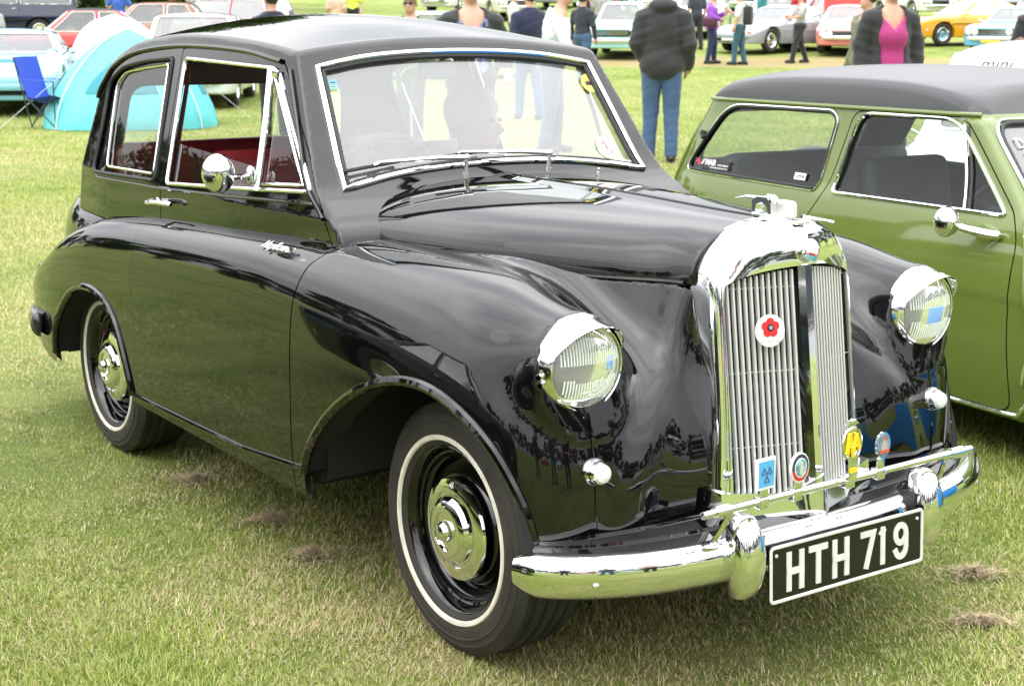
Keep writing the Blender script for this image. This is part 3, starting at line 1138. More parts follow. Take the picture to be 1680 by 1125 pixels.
# ---- headlamps
LENS = glass_mat('lens_glass', (0.97, 0.98, 0.97), 0.9, film=0.22, filmcol=(0.85, 0.86, 0.83))  # white film puts the bright sky caught by the lens into its colour
REFL = mat('lamp_reflector', (0.93, 0.93, 0.91), 0.30, metal=1.0, bump=(40, 0.25))
def headlamp(s):
    hl = thing('headlamp', None, None)
    hl.parent = CAR
    o = Vector((0.400, s * 0.557, 0.790))
    ax = Vector((1, 0, -0.015)).normalized()
    obj('lamp_ring', lathe([(-0.012, 0.1125), (0.000, 0.1140), (0.008, 0.1115), (0.018, 0.1080), (0.028, 0.1025), (0.036, 0.0975), (0.039, 0.0950), (0.037, 0.0925), (0.028, 0.0915)], o, ax, 64), CHROME, hl)
    obj('reflector', lathe([(0.028, 0.092), (0.010, 0.086), (-0.02, 0.064), (-0.045, 0.030), (-0.055, 0.001)], o, ax, 40), REFL, hl)
    obj('bulb', ell(o + ax * -0.02, (0.016, 0.011, 0.011)), WHITEP, hl)
    # fluted lens
    prof = [(0.032, 0.0920), (0.040, 0.0850), (0.050, 0.066), (0.056, 0.044), (0.059, 0.02), (0.0595, 0.0005)]
    obj('lens', lathe(prof, o, ax, 48), LENS, hl)
    fl = []
    for i in range(-11, 12):
        y = i * 0.0068
        zz = math.sqrt(max(0, 0.084 ** 2 - y * y))
        top, bot = min(zz, 0.085), -zz
        segs = [(top, 0.012)] if zz > 0.02 else []
        if -0.07 < y < 0.07:
            segs.append((-0.028 if abs(y) < 0.045 else -0.02, max(bot, -0.066)))
        for z0, z1 in segs:
            if z0 - z1 < 0.008:
                continue
            pts = []
            for k in range(7):
                z = z0 + (z1 - z0) * k / 6
                r = math.hypot(y, z)
                pts.append(o + Vector((np.interp(r, [0, 0.02, 0.044, 0.066, 0.085, 0.092], [0.0585, 0.058, 0.055, 0.049, 0.039, 0.031]), y, z)))
            fl.append(tube(pts, 0.0020, 5))
    f = obj('lens_flutes', fl, mat('lens_flute_glass', (0.75, 0.78, 0.74), 0.12, spec=0.8), hl)
    f['kind'] = 'stuff'
    # peak over the lamp
    V, F = [], []
    N_ = 24
    for k in range(N_ + 1):
        t = R(20) + R(140) * k / N_
        w = math.sin((t - R(20)) / R(140) * PI)
        for a, r in ((0.014, 0.1115), (0.028, 0.1055), (0.040 + 0.022 * w, 0.1005 + 0.003 * w), (0.044 + 0.048 * w, 0.0985 + 0.001 * w), (0.042 + 0.048 * w, 0.0955 + 0.001 * w), (0.036, 0.0980)):
            V.append(tuple(o + ax * a + Vector((0, math.cos(t) * r, math.sin(t) * r))))
    for k in range(N_):
        for j in range(5):
            F.append((k * 6 + j, k * 6 + j + 1, (k + 1) * 6 + j + 1, (k + 1) * 6 + j))
    obj('lamp_peak', (V, F), CHROME, hl)
    obj('ring_clip', box(o + Vector((0.032, 0, -0.110)), (0.022, 0.030, 0.007), 0.002), CHROME, hl)
    obj('adjuster_screw', [cyl(o + Vector((0.012, s * 0.103, -0.01)), o + Vector((0.020, s * 0.117, -0.01)), 0.008, 0.006), cyl(o + Vector((0.012, s * 0.100, -0.028)), o + Vector((0.020, s * 0.114, -0.028)), 0.006)], CHROME, hl)
    # side lamp
    q = solve_axis(f_low, [(0.8, s * 0.557, 0.565)], (-1, 0, 0), 0.6)[0]
    sl = thing('side_lamp', None, None)
    sl.parent = CAR
    nn = Vector((1, 0, 0.06))
    obj('lamp_base', lathe([(-0.01, 0.031), (0.006, 0.0305), (0.012, 0.027)], q, nn, 32), CHROME, sl)
    obj('chrome_rim', lathe([(0.006, 0.0265), (0.020, 0.0255), (0.026, 0.0225), (0.026, 0.019)], q, nn, 32), CHROME, sl)
    obj('white_lens', lathe([(0.024, 0.0215), (0.034, 0.019), (0.040, 0.012), (0.042, 0.0005)], q, nn, 32), mat('white_lamp_lens', (0.80, 0.80, 0.78), 0.12, coat=0.6), sl)
for s in (-1, 1):
    headlamp(s)

# ---- radiator shell and grille
def gx(y, z):
    """front face of the grille at (y, z)"""
    lean = 0.466 + (0.934 - z) * 0.140
    return lean + 0.062 * (1 - min(1, abs(y) / 0.2)) + (abs(y) > 0.2) * 0
GR = thing('radiator_grille', None, None)
GR.parent = CAR
out_y = [0.262, 0.255, 0.248, 0.243, 0.240, 0.239, 0.236, 0.228, 0.200, 0.150, 0.090, 0.040, 0.0]
out_z = [0.395, 0.46, 0.55, 0.65, 0.80, 0.900, 0.945, 0.975, 1.012, 1.045, 1.063, 1.069, 1.071]
OP = crom(np.stack([out_y, out_z], 1), 3)
OP = OP * [0.935, 1.0]
OP = np.concatenate([OP * [-1, 1], OP[::-1][1:]])            # from lower left, over the top, to lower right
in_y = [0.208, 0.206, 0.204, 0.203, 0.202, 0.201, 0.200, 0.194, 0.150, 0.110, 0.070, 0.03, 0.0]
in_z = [0.425, 0.47, 0.56, 0.66, 0.80, 0.88, 0.918, 0.938, 0.954, 0.963, 0.969, 0.973, 0.975]
IP = crom(np.stack([in_y, in_z], 1), 3)
IP = np.concatenate([IP * [-1, 1], IP[::-1][1:]])
def fx(y, z):
    return 0.466 + (0.934 - z) * 0.135 + 0.070 * max(0, 1 - abs(y) / 0.215)
rows = []
n1 = len(OP)
topw = np.clip((OP[:, 1] - 0.9) / 0.12, 0, 1)
front_o = [(fx(y * 0.93, min(z, 0.99)) - 0.030 - 0.010 * w, y, z) for (y, z), w in zip(OP, topw)]
back = [(0.392 + 0.05 * max(0, (0.62 - z)) , y * 1.01, z) for y, z in OP]
mid = [(fx(y * 0.93, min(z, 0.99)) - 0.006, y * 0.972, z - 0.012 * w) for (y, z), w in zip(OP, topw)]
mid2 = [(fx(y * 0.9, min(z, 0.985)) + 0.002, y * 0.93, z - 0.028 * w) for (y, z), w in zip(OP, topw)]
inn = [(fx(y, z) + 0.004, y, z) for y, z in IP]
inn2 = [(fx(y, z) - 0.010, y * 0.985, z - 0.004) for y, z in IP]
inn3 = [(fx(y, z) - 0.035, y * 0.985, z - 0.004) for y, z in IP]
layers = [back, front_o, mid, mid2, inn, inn2, inn3]
V = [p for L_ in layers for p in L_]
F = []
for j in range(len(layers) - 1):
    for i in range(n1 - 1):
        F.append((j * n1 + i, j * n1 + i + 1, (j + 1) * n1 + i + 1, (j + 1) * n1 + i))
obj('radiator_shell', (V, F), CHROME, GR, smooth=33)
# lower apron plate of the shell, angled to the middle
V, F = [], []
for (y, z, dx) in [(-0.245, 0.475, 0), (-0.04, 0.455, 0), (0, 0.50, 0.012), (0.04, 0.455, 0), (0.245, 0.475, 0)]:
    V += [(fx(y, 0.45) + 0.004 + dx, y, z), (fx(y, 0.40) + 0.010 + dx, y, 0.385)]
F = [(2 * i, 2 * i + 1, 2 * i + 3, 2 * i + 2) for i in range(4)]
k = len(V)
V += [(x - 0.05, y, z) for x, y, z in V]
F += [(2 * i, 2 * i + 2, k + 2 * i + 2, k + 2 * i) for i in range(4)]
obj('shell_apron', (V, F), CHROME, GR, smooth=20)
# ridge bar down the middle
pts = [(fx(0, z) + 0.004, 0, z) for z in np.linspace(0.975, 0.44, 12)]
obj('centre_bar', sweep(pts, [(0.019, -0.012), (0.012, 0.004), (0.0, 0.012), (-0.012, 0.004), (-0.019, -0.012)], (1, 0, 0)), CHROME, GR, smooth=20)
# slats, thin blades set on edge
for s in (-1, 1):
    for i in range(12):
        y = s * (0.0275 + i * 0.0142)
        zt = float(np.interp(abs(y), [0, 0.07, 0.15, 0.194, 0.2], [0.971, 0.965, 0.952, 0.936, 0.92])) - 0.004
        a, b = fx(y, zt), fx(y, 0.43)
        V = []
        for z in (zt, 0.43):
            xf_ = fx(y, z) - 0.008
            V += [(xf_ - 0.011, y - 0.0010, z), (xf_ - 0.004, y - 0.0032, z), (xf_, y - 0.0024, z), (xf_ + 0.0014, y, z), (xf_, y + 0.0024, z), (xf_ - 0.004, y + 0.0032, z), (xf_ - 0.011, y + 0.0010, z)]
        F = [tuple(range(6, -1, -1)), tuple(range(7, 14))] + [(j, (j + 1) % 7, 7 + (j + 1) % 7, 7 + j) for j in range(7)]
        obj('slat', (V, F), SATIN, GR)
for z in (0.925, 0.735, 0.565):
    for s in (-1, 1):
        obj('cross_wire', tube([(fx(s * 0.02, z) - 0.016, s * 0.02, z), (fx(s * 0.2, z) - 0.016, s * 0.2, z - 0.0)], 0.0011, 5), SATIN, GR)
obj('radiator_core', [box((0.415, 0, 0.68), (0.03, 0.40, 0.52)), box((0.37, 0, 0.66), (0.06, 0.40, 0.50))], MATTE, GR)
# poppy badge
pc = Vector((fx(-0.1, 0.83) + 0.010, -0.105, 0.833))
yy = Vector((0.30, -1, 0)).normalized()
nz_ = Vector((1.0, -0.30, 0.12)).normalized()
g, M = disc(pc, nz_, (0, 0, 1), 0.037, 0.037, 0.003)
pop = obj('poppy_badge', g, WHITEP, CAR)
pet = []
for k in range(5):
    a = R(90 + 72 * k)
    pet_p = []
    for j in range(12):
        t = 2 * PI * j / 12
        u, v = 0.0095 * math.cos(t), 0.0102 * math.sin(t)
        pet_p.append((math.cos(a) * (0.0135 + u) - math.sin(a) * v, 0.007 + math.sin(a) * (0.0135 + u) + math.cos(a) * v))
    pet.append(prism(pet_p, M @ Matrix.Translation((0, 0, 0.0031 + 0.0002 * k)), 0.0012))
obj('red_petals', pet, RED, pop)
obj('dark_centre', prism([(0.0082 * math.cos(2 * PI * j / 16), 0.007 + 0.0082 * math.sin(2 * PI * j / 16)) for j in range(16)], M @ Matrix.Translation((0, 0, 0.0050)), 0.001), INK, pop)
obj('grey_ring', prism([(0.0045 * math.cos(2 * PI * j / 16), 0.007 + 0.0045 * math.sin(2 * PI * j / 16)) for j in range(16)], M @ Matrix.Translation((0, 0, 0.0062)), 0.001), mat('badge_grey', (0.3, 0.33, 0.33), 0.4), pop)
obj('badge_script', text_geo('Lest We Forget', 0.0095, M @ Matrix.Translation((0, -0.024, 0.0032)), 0.0002, 0.3), mat('badge_grey', (0.3, 0.33, 0.33), 0.4), pop)
# enamel badge on the header of the shell
bc = Vector((fx(0, 1.0) + 0.010, 0.0, 1.008))
g = lathe([(-0.02, 0.026), (0.002, 0.0275), (0.008, 0.0265), (0.009, 0.0235)], bc, (1, 0, 0.25), 36)
hb = obj('header_badge', g, CHROME, CAR)
g = lathe([(0.0085, 0.0235), (0.014, 0.018), (0.018, 0.008), (0.0185, 0.0005)], bc, (1, 0, 0.25), 36)
m_ = bpy.data.materials.new('badge_enamel')
m_.use_nodes = True
nt = m_.node_tree
t_ = nt.nodes.new('ShaderNodeTexCoord'); sp_ = nt.nodes.new('ShaderNodeSeparateXYZ'); nz2 = nt.nodes.new('ShaderNodeTexNoise'); nz2.inputs['Scale'].default_value = 55
ad = nt.nodes.new('ShaderNodeMath'); ad.operation = 'MULTIPLY_ADD'; ad.inputs[1].default_value = 14.0; ad.inputs[2].default_value = -13.65
a2 = nt.nodes.new('ShaderNodeMath'); a2.operation = 'MULTIPLY_ADD'; a2.inputs[1].default_value = 1.1
rp = nt.nodes.new('ShaderNodeValToRGB'); rp.color_ramp.interpolation = 'CONSTANT'
rp.color_ramp.elements[0].color = (0.16, 0.55, 0.70, 1); rp.color_ramp.elements[1].position = 0.85; rp.color_ramp.elements[1].color = (0.45, 0.03, 0.05, 1)
e = rp.color_ramp.elements.new(1.0 - 0.001); e.color = (0.75, 0.72, 0.70, 1); e.position = 0.999
nt.links.new(t_.outputs['Object'], sp_.inputs[0]); nt.links.new(t_.outputs['Object'], nz2.inputs['Vector'])
nt.links.new(sp_.outputs['Z'], ad.inputs[0]); nt.links.new(nz2.outputs[0], a2.inputs[0]); nt.links.new(ad.outputs[0], a2.inputs[2])
nt.links.new(a2.outputs[0], rp.inputs[0]); nt.links.new(rp.outputs[0], nt.nodes['Principled BSDF'].inputs['Base Color'])
nt.nodes['Principled BSDF'].inputs['Roughness'].default_value = 0.1
obj('enamel_dome', g, m_, hb)
# mascot on the radiator cap
mas = thing('bonnet_mascot', None, None)
mas.parent = CAR
obj('mascot_base', [box((0.415, 0, 1.074), (0.10, 0.035, 0.010), 0.004), box((0.49, 0.0, 1.068), (0.055, 0.040, 0.006), 0.002)], CHROME, mas)
arch = [(-0.030, 0.0), (-0.032, 0.030), (-0.018, 0.040), (0.018, 0.040), (0.030, 0.026), (0.032, 0.0), (0.022, 0.0), (0.018, 0.020), (0.0, 0.029), (-0.018, 0.022), (-0.020, 0.0)]
M = basis((0.395, 0.016, 1.076), (1, 0, 0), (0, 0, 1))
obj('mascot_arch', prism(arch, M @ Matrix.Translation((0, 0, 0)), 0.030), CHROME, mas)
obj('mascot_wing', [tube([(0.375, 0, 1.112), (0.335, 0, 1.112), (0.295, 0, 1.104)], [0.010, 0.008, 0.002], 8, rad2=0.5), tube([(0.40, 0, 1.120), (0.42, 0, 1.116), (0.44, 0, 1.106)], [0.003, 0.008, 0.004], 8)], CHROME, mas)
M = basis((0.440, 0.022, 1.076), (1, 0, -0.05), (0, 0, 1))
obj('mascot_plaque', prism(rpoly([(-0.018, 0), (0.036, 0), (0.030, 0.036), (-0.018, 0.036)], 0.01), M, 0.012), SATIN, mas)
# bonnet side catch seen beyond the mascot
obj('cap_bar', [tube([(0.44, 0.075, 1.070), (0.47, 0.15, 1.055)], [0.0075, 0.005], 8, rad2=0.6)], CHROME, mas)

# ---- bumper, overriders, number plate, badge bar
BP = crom([(0.430, -0.742), (0.490, -0.705), (0.555, -0.618), (0.610, -0.49), (0.640, -0.34), (0.652, -0.17), (0.655, 0.0), (0.652, 0.17), (0.640, 0.34), (0.610, 0.49), (0.555, 0.618), (0.490, 0.705), (0.430, 0.742)], 6)
BPz = [(x, y, 0.372) for x, y in BP]
sec = [(-0.030, 0.036), (-0.012, 0.041), (0.004, 0.038), (0.014, 0.028), (0.020, 0.012), (0.021, -0.006), (0.019, -0.026), (0.012, -0.042), (-0.002, -0.056), (-0.016, -0.058), (-0.008, -0.046), (0.006, -0.012), (0.002, 0.015), (-0.012, 0.028), (-0.030, 0.028)]
bump = thing('front_bumper', None, None)
bump.parent = CAR
sc = [1 - 0.35 * max(0, 1 - i / 5) ** 2 - 0.35 * max(0, 1 - (len(BPz) - 1 - i) / 5) ** 2 for i in range(len(BPz))]
obj('bumper_blade', sweep(BPz, sec, scale=sc), CHROME, bump, smooth=55)
for s in (-1, 1):
    obj('bumper_bolt', ell((0.567, s * 0.628, 0.352), (0.008, 0.010, 0.010)), CHROME, bump)
    # overrider
    zz = [0.278, 0.290, 0.315, 0.35, 0.39, 0.425, 0.455, 0.468, 0.474]
    ww = [0.014, 0.030, 0.038, 0.041, 0.041, 0.038, 0.033, 0.024, 0.008]
    xx = [0.668, 0.690, 0.706, 0.712, 0.712, 0.704, 0.690, 0.680, 0.668]
    xb = [0.650, 0.640, 0.634, 0.632, 0.632, 0.630, 0.628, 0.630, 0.642]
    V, F = [], []
    K = 20
    for z, w, x1, x0 in zip(zz, ww, xx, xb):
        for k in range(K):
            t = 2 * PI * k / K
            cx, hx = (x0 + x1) / 2, (x1 - x0) / 2
            cc, ss = math.cos(t), math.sin(t)
            V.append((cx + hx * math.copysign(abs(cc) ** 0.75, cc), s * 0.297 + w * math.copysign(abs(ss) ** 0.75, ss), z))
    for i in range(len(zz) - 1):
        for k in range(K):
            F.append((i * K + k, i * K + (k + 1) % K, (i + 1) * K + (k + 1) % K, (i + 1) * K + k))
    F += [tuple(range(K - 1, -1, -1)), tuple((len(zz) - 1) * K + k for k in range(K))]
    obj('overrider', (V, F), CHROME, bump, smooth=60)
    obj('overrider_gasket', sweep([(0.668 - 0.012 * 0, s * 0.252, z) for z in (0.325, 0.42)], [(0.006, -0.035), (0.006, 0.010), (-0.002, 0.010), (-0.002, -0.035)], (1, 0, 0)), DARKRUB, bump)
# number plate, standing proud of the bumper between the overriders
PL = thing('number_plate', None, None)
PL.parent = CAR
Mp = basis((0.700, 0.0, 0.330), (0.02, 1, 0), (-0.06, 0, 1))
PW, PH = 0.498, 0.132
pl = rpoly([(-PW / 2, -PH / 2), (PW / 2, -PH / 2), (PW / 2, PH / 2), (-PW / 2, PH / 2)], 0.012)
obj('plate_backing', prism(pl, Mp, 0.004), PLATEB, PL)
rim = densify(rpoly([(-PW / 2 + 0.004, -PH / 2 + 0.004), (PW / 2 - 0.004, -PH / 2 + 0.004), (PW / 2 - 0.004, PH / 2 - 0.004), (-PW / 2 + 0.004, PH / 2 - 0.004)], 0.010), 0.05)
obj('plate_border', tube([Mp @ Vector((u, v, 0.0050)) for u, v in rim], 0.0042, 8, closed=True, rad2=0.7), PLATEL, PL)
def strokes(ch):
    if ch == 'H': return [[(0, 0), (0, 1)], [(1, 0), (1, 1)], [(0, 0.5), (1, 0.5)]]
    if ch == 'T': return [[(-0.12, 1), (1.12, 1)], [(0.5, 0), (0.5, 1)]]
    if ch == '7': return [[(0, 1), (1.0, 1), (0.36, 0)]]
    if ch == '1': return [[(0.5, 0), (0.5, 1.0)], [(0.10, 0.84), (0.5, 0.98)]]
    if ch == '9':
        P = [(0.5 + 0.5 * math.cos(R(a)), 0.72 + 0.28 * math.sin(R(a))) for a in range(0, 361, 20)]
        Q = [(1.0, 0.72), (1.0, 0.27)] + [(0.5 + 0.5 * math.cos(R(a)), 0.27 + 0.27 * math.sin(R(a))) for a in range(-20, -171, -20)]
        return [P, Q]
def letter(ch, x0, w, h, sw, M):
    geo = []
    hh, w2 = h - sw, w - sw
    for si, st in enumerate(strokes(ch)):
        P = [Vector((x0 + sw / 2 + a * w2, -hh / 2 + b * hh)) for a, b in st]
        L_, R_ = [], []
        for i, p in enumerate(P):
            d0 = (P[i] - P[i - 1]).normalized() if i > 0 else None
            d1 = (P[i + 1] - P[i]).normalized() if i < len(P) - 1 else None
            d = ((d0 + d1).normalized() if d0 and d1 else (d0 or d1))
            nv = Vector((-d.y, d.x))
            k = 1.0
            if d0 and d1:
                k = 1 / max(0.35, nv.dot(Vector((-d0.y, d0.x))))
            e = Vector((0, 0))
            if i == 0: e = -d * sw / 2
            if i == len(P) - 1: e = d * sw / 2
            if len(P) > 15: e = Vector((0, 0))
            elif len(P) > 4 and i == 0: e = Vector((0, 0))
            if ch in '7' or (ch == '1' and len(P) == 2 and st[0][0] < 0.4):
                if i == 0: e = Vector((0, 0)) if ch == '1' else -d * sw / 2
            L_.append(p + e + nv * (sw / 2 * k))
            R_.append(p + e - nv * (sw / 2 * k))
        poly = L_ + R_[::-1]
        n = len(P)
        V = [tuple(M @ Vector((q.x, q.y, 0))) for q in L_ + R_] + [tuple(M @ Vector((q.x, q.y, 0.0025 + 0.0004 * si))) for q in L_ + R_]
        F = []
        for i in range(n - 1):
            F.append((2 * n + i, 2 * n + i + 1, 3 * n + i + 1, 3 * n + i))
            F.append((i, i + 1, 2 * n + i + 1, 2 * n + i))
            F.append((n + i, 3 * n + i, 3 * n + i + 1, n + i + 1))
        F += [(0, 2 * n, 3 * n, n), (n - 1, 2 * n - 1, 4 * n - 1, 3 * n - 1)]
        geo.append((V, F))
    return geo
x = -0.198
for ch, w, gap in [('H', 0.053, 0.020), ('T', 0.050, 0.020), ('H', 0.053, 0.038), ('7', 0.050, 0.006), ('1', 0.036, 0.018), ('9', 0.050, 0.0)]:
    obj('plate_letter', letter(ch, x, w, 0.090, 0.0145, Mp @ Matrix.Translation((0, 0, 0.0042))), PLATEL, PL, smooth=0)
    x += w + gap
obj('plate_screws', [ell(Mp @ Vector((u, 0.043, 0.004)), (0.004, 0.004, 0.004)) for u in (-0.228, 0.228)], WHITEP, PL)
obj('plate_bracket', [box((0.685, 0, 0.35), (0.03, 0.24, 0.05))], MATTE, PL)
# badge bar
bb = thing('badge_bar', None, None)
bb.parent = CAR
obj('bar', [tube([(0.684, -0.43, 0.503), (0.684, 0.245 + 0.18, 0.503)], 0.0088, 12)], CHROME, bb)
for s in (-1, 1):
    obj('bar_end', [cyl((0.684, s * 0.365, 0.503), (0.684, s * 0.405, 0.503), 0.0135, n=16), cyl((0.684, s * 0.405, 0.503), (0.684, s * 0.44, 0.503), 0.0085, n=12)], CHROME, bb)
    obj('bar_stay', [tube([(0.684, s * 0.352, 0.503), (0.664, s * 0.362, 0.455), (0.640, s * 0.368, 0.412)], [0.008, 0.007, 0.007], 8), ell((0.640, s * 0.368, 0.412), (0.020, 0.026, 0.005))], CHROME, bb)
def clampb(y):
    return [box((0.690, y, 0.503), (0.026, 0.026, 0.026), 0.004), box((0.696, y, 0.527), (0.006, 0.024, 0.030), 0.002)]
# 1: blue square with three triangles
b1 = thing('bar_badge', None, None); b1.parent = CAR
b1['label'] = 'square pale blue badge with three triangles'
obj('badge_clamp', clampb(-0.275), CHROME, b1)
M = basis((0.699, -0.278, 0.572), (-0.05, 1, 0), (-0.03, 0, 1))
sq = lambda a, b: [(-a, -b), (a, -b), (a, b), (-a, b)]
obj('badge_plate', prism(sq(0.029, 0.034), M, 0.006), WHITEP, b1)
obj('badge_face', prism(sq(0.0235, 0.028), M @ Matrix.Translation((0, 0, 0.0062)), 0.001), BLU, b1)
tr = []
for (cx_, cy_) in [(-0.0085, 0.006), (0.0085, 0.006), (0.0, -0.012)]:
    P_ = [(cx_ - 0.0075, cy_ - 0.0062), (cx_ + 0.0075, cy_ - 0.0062), (cx_, cy_ + 0.0075)]
    tr.append(tube([M @ Vector((u, v, 0.0078)) for u, v in P_], 0.0011, 5, closed=True))
obj('triangle_marks', tr, INK, b1)
# 2: round badge, white rim, red and dark ring
def round_badge(y, z, rx, ry, rim_m, lab):
    b = thing('bar_badge', None, None); b.parent = CAR
    b['label'] = lab
    obj('badge_clamp', clampb(y), CHROME, b)
    M = basis((0.700, y - 0.004, z), (-0.05, 1, 0), (-0.03, 0, 1))
    c_ = lambda k, n=28: [(rx * k * math.cos(2 * PI * i / n), ry * k * math.sin(2 * PI * i / n)) for i in range(n)]
    obj('badge_rim', prism(c_(1), M, 0.006), rim_m, b)
    return b, M, c_
b2, M, c_ = round_badge(-0.172, 0.568, 0.0295, 0.0335, WHITEP, 'round badge with red and dark ring and a painted centre')
half_u = [(0.0262 * math.cos(R(a)), 0.030 * math.sin(R(a))) for a in range(-10, 191, 10)]
half_d = [(0.0262 * math.cos(R(a)), 0.030 * math.sin(R(a))) for a in range(190, 351, 10)]
obj('dark_ring', prism(half_u, M @ Matrix.Translation((0, 0, 0.0062)), 0.001), mat('badge_navy', (0.03, 0.04, 0.08), 0.3), b2)
obj('red_ring', prism(half_d, M @ Matrix.Translation((0, 0, 0.0062)), 0.001), RED, b2)
obj('white_ring', prism(c_(0.66), M @ Matrix.Translation((0, 0, 0.0073)), 0.001), WHITEP, b2)
obj('painted_centre', prism(c_(0.58), M @ Matrix.Translation((0, 0, 0.0084)), 0.001), mat('badge_landscape', (0.20, 0.42, 0.42), 0.3, vary=(70, 0.8)), b2)
obj('centre_figure', [prism([(-0.004, -0.014), (0.006, -0.014), (0.004, 0.004), (0.006, 0.012), (-0.002, 0.014), (-0.005, 0.002)], M @ Matrix.Translation((0, 0, 0.0095)), 0.001)], mat('badge_cream', (0.55, 0.50, 0.40), 0.4), b2)
# 3: yellow and chrome winged badge
b3 = thing('bar_badge', None, None); b3.parent = CAR
b3['label'] = 'yellow and chrome winged badge, tallest on the bar'
M = basis((0.700, -0.010, 0.594), (-0.05, 1, 0), (-0.03, 0, 1))
obj('badge_clamp', [box((0.692, -0.008, 0.503), (0.028, 0.030, 0.026), 0.004), prism(rpoly([(-0.015, -0.085), (0.015, -0.085), (0.018, -0.028), (-0.018, -0.028)], 0.004), M, 0.008)], CHROME, b3)
rg_ = [(0.031 * math.cos(2 * PI * i / 30), 0.037 * math.sin(2 * PI * i / 30)) for i in range(30)]
obj('badge_ring', [tube([M @ Vector((u, v, 0.003)) for u, v in rg_], 0.0035, 8, closed=True), prism([(u * 0.95, v * 0.95) for u, v in rg_], M, 0.002)], CHROME, b3)
YB = mat('badge_yellow', (0.80, 0.58, 0.02), 0.3)
def abar(pts, w):
    return [tube([M @ Vector((u, v, 0.006)) for u, v in pts], w, 8, rad2=0.7)]
obj('yellow_letters', abar([(-0.020, -0.020), (-0.013, 0.026)], 0.0062) + abar([(-0.013, 0.026), (0.002, -0.030)], 0.0052) + abar([(0.000, -0.022), (0.012, 0.022)], 0.0058) + abar([(0.012, 0.022), (0.022, -0.016)], 0.0052) + abar([(-0.016, -0.006), (0.018, -0.006)], 0.0035), YB, b3)
obj('badge_wings', [prism(rpoly([(-0.022, 0.003), (-0.008, 0.0), (0, -0.006), (0.008, 0.0), (0.022, 0.003), (0.014, 0.008), (0.010, 0.014), (0.003, 0.009), (0, 0.016), (-0.003, 0.009), (-0.010, 0.014), (-0.014, 0.008)], 0.001, 2), M @ Matrix.Translation((0, 0.042, -0.002)), 0.007)], CHROME, b3)
obj('number_tab', [prism(sq(0.013, 0.0055), M @ Matrix.Translation((0, -0.060, 0.0085)), 0.001)], YB, b3)
# 4: oval badge with castle
b4, M, c_ = round_badge(0.098, 0.574, 0.0245, 0.031, CHROME, 'oval enamel badge with a red and grey castle')
obj('enamel_field', prism(c_(0.90), M @ Matrix.Translation((0, 0, 0.0062)), 0.001), mat('badge_slate', (0.16, 0.24, 0.33), 0.3, vary=(60, 0.3)), b4)
obj('castle_mark', [prism([(-0.012, -0.012), (0.012, -0.012), (0.009, 0.008), (0.006, 0.008), (0.005, 0.018), (-0.005, 0.018), (-0.006, 0.008), (-0.009, 0.008)], M @ Matrix.Translation((0, 0, 0.0073)), 0.0012)], mat('badge_stone', (0.42, 0.38, 0.33), 0.4), b4)
obj('red_scroll', [prism([(-0.017, -0.018), (0.017, -0.018), (0.016, -0.010), (-0.016, -0.010)], M @ Matrix.Translation((0, 0, 0.0086)), 0.001), ], mat('badge_orange_red', (0.55, 0.10, 0.05), 0.4), b4)
obj('red_crest', prism([(-0.006, 0.014), (0.006, 0.014), (0.0, 0.024)], M @ Matrix.Translation((0, 0, 0.0086)), 0.001), mat('badge_orange_red', (0.55, 0.10, 0.05), 0.4), b4)

# splash apron between wings and bumper
AO = crom([(0.440, -0.700), (0.500, -0.640), (0.550, -0.54), (0.590, -0.42), (0.615, -0.26), (0.625, 0.0), (0.615, 0.26), (0.590, 0.42), (0.550, 0.54), (0.500, 0.640), (0.440, 0.700)], 5)
AI = crom([(0.405, -0.690), (0.435, -0.620), (0.450, -0.54), (0.455, -0.42), (0.455, -0.26), (0.455, 0.0), (0.455, 0.26), (0.455, 0.42), (0.450, 0.54), (0.435, 0.620), (0.405, 0.690)], 5)
V, F = [], []
n_ = len(AO)
tt = [0.0, 0.32, 0.34, 0.36, 0.68, 0.70, 0.72, 1.0, 1.0]
dz = [0, 0, 0.006, 0, 0, 0.006, 0, 0, -0.09]
for j, (t, d) in enumerate(zip(tt, dz)):
    for a, b in zip(AI, AO):
        V.append((a[0] + (b[0] - a[0]) * t, a[1] + (b[1] - a[1]) * t, 0.432 - 0.030 * t + d))
for j in range(len(tt) - 1):
    for i in range(n_ - 1):
        F.append((j * n_ + i, j * n_ + i + 1, (j + 1) * n_ + i + 1, (j + 1) * n_ + i))
obj('splash_apron', (V, F), BLACK, CAR, smooth=25)
V = [(0.36, y, z) for y in (-0.62, 0.62) for z in (0.30, 0.46)]
obj('lower_front_panel', [box((0.39, 0, 0.39), (0.03, 1.24, 0.16)), box((0.52, -0.30, 0.36), (0.25, 0.04, 0.03)), box((0.52, 0.30, 0.36), (0.25, 0.04, 0.03))], MATTE, CAR)

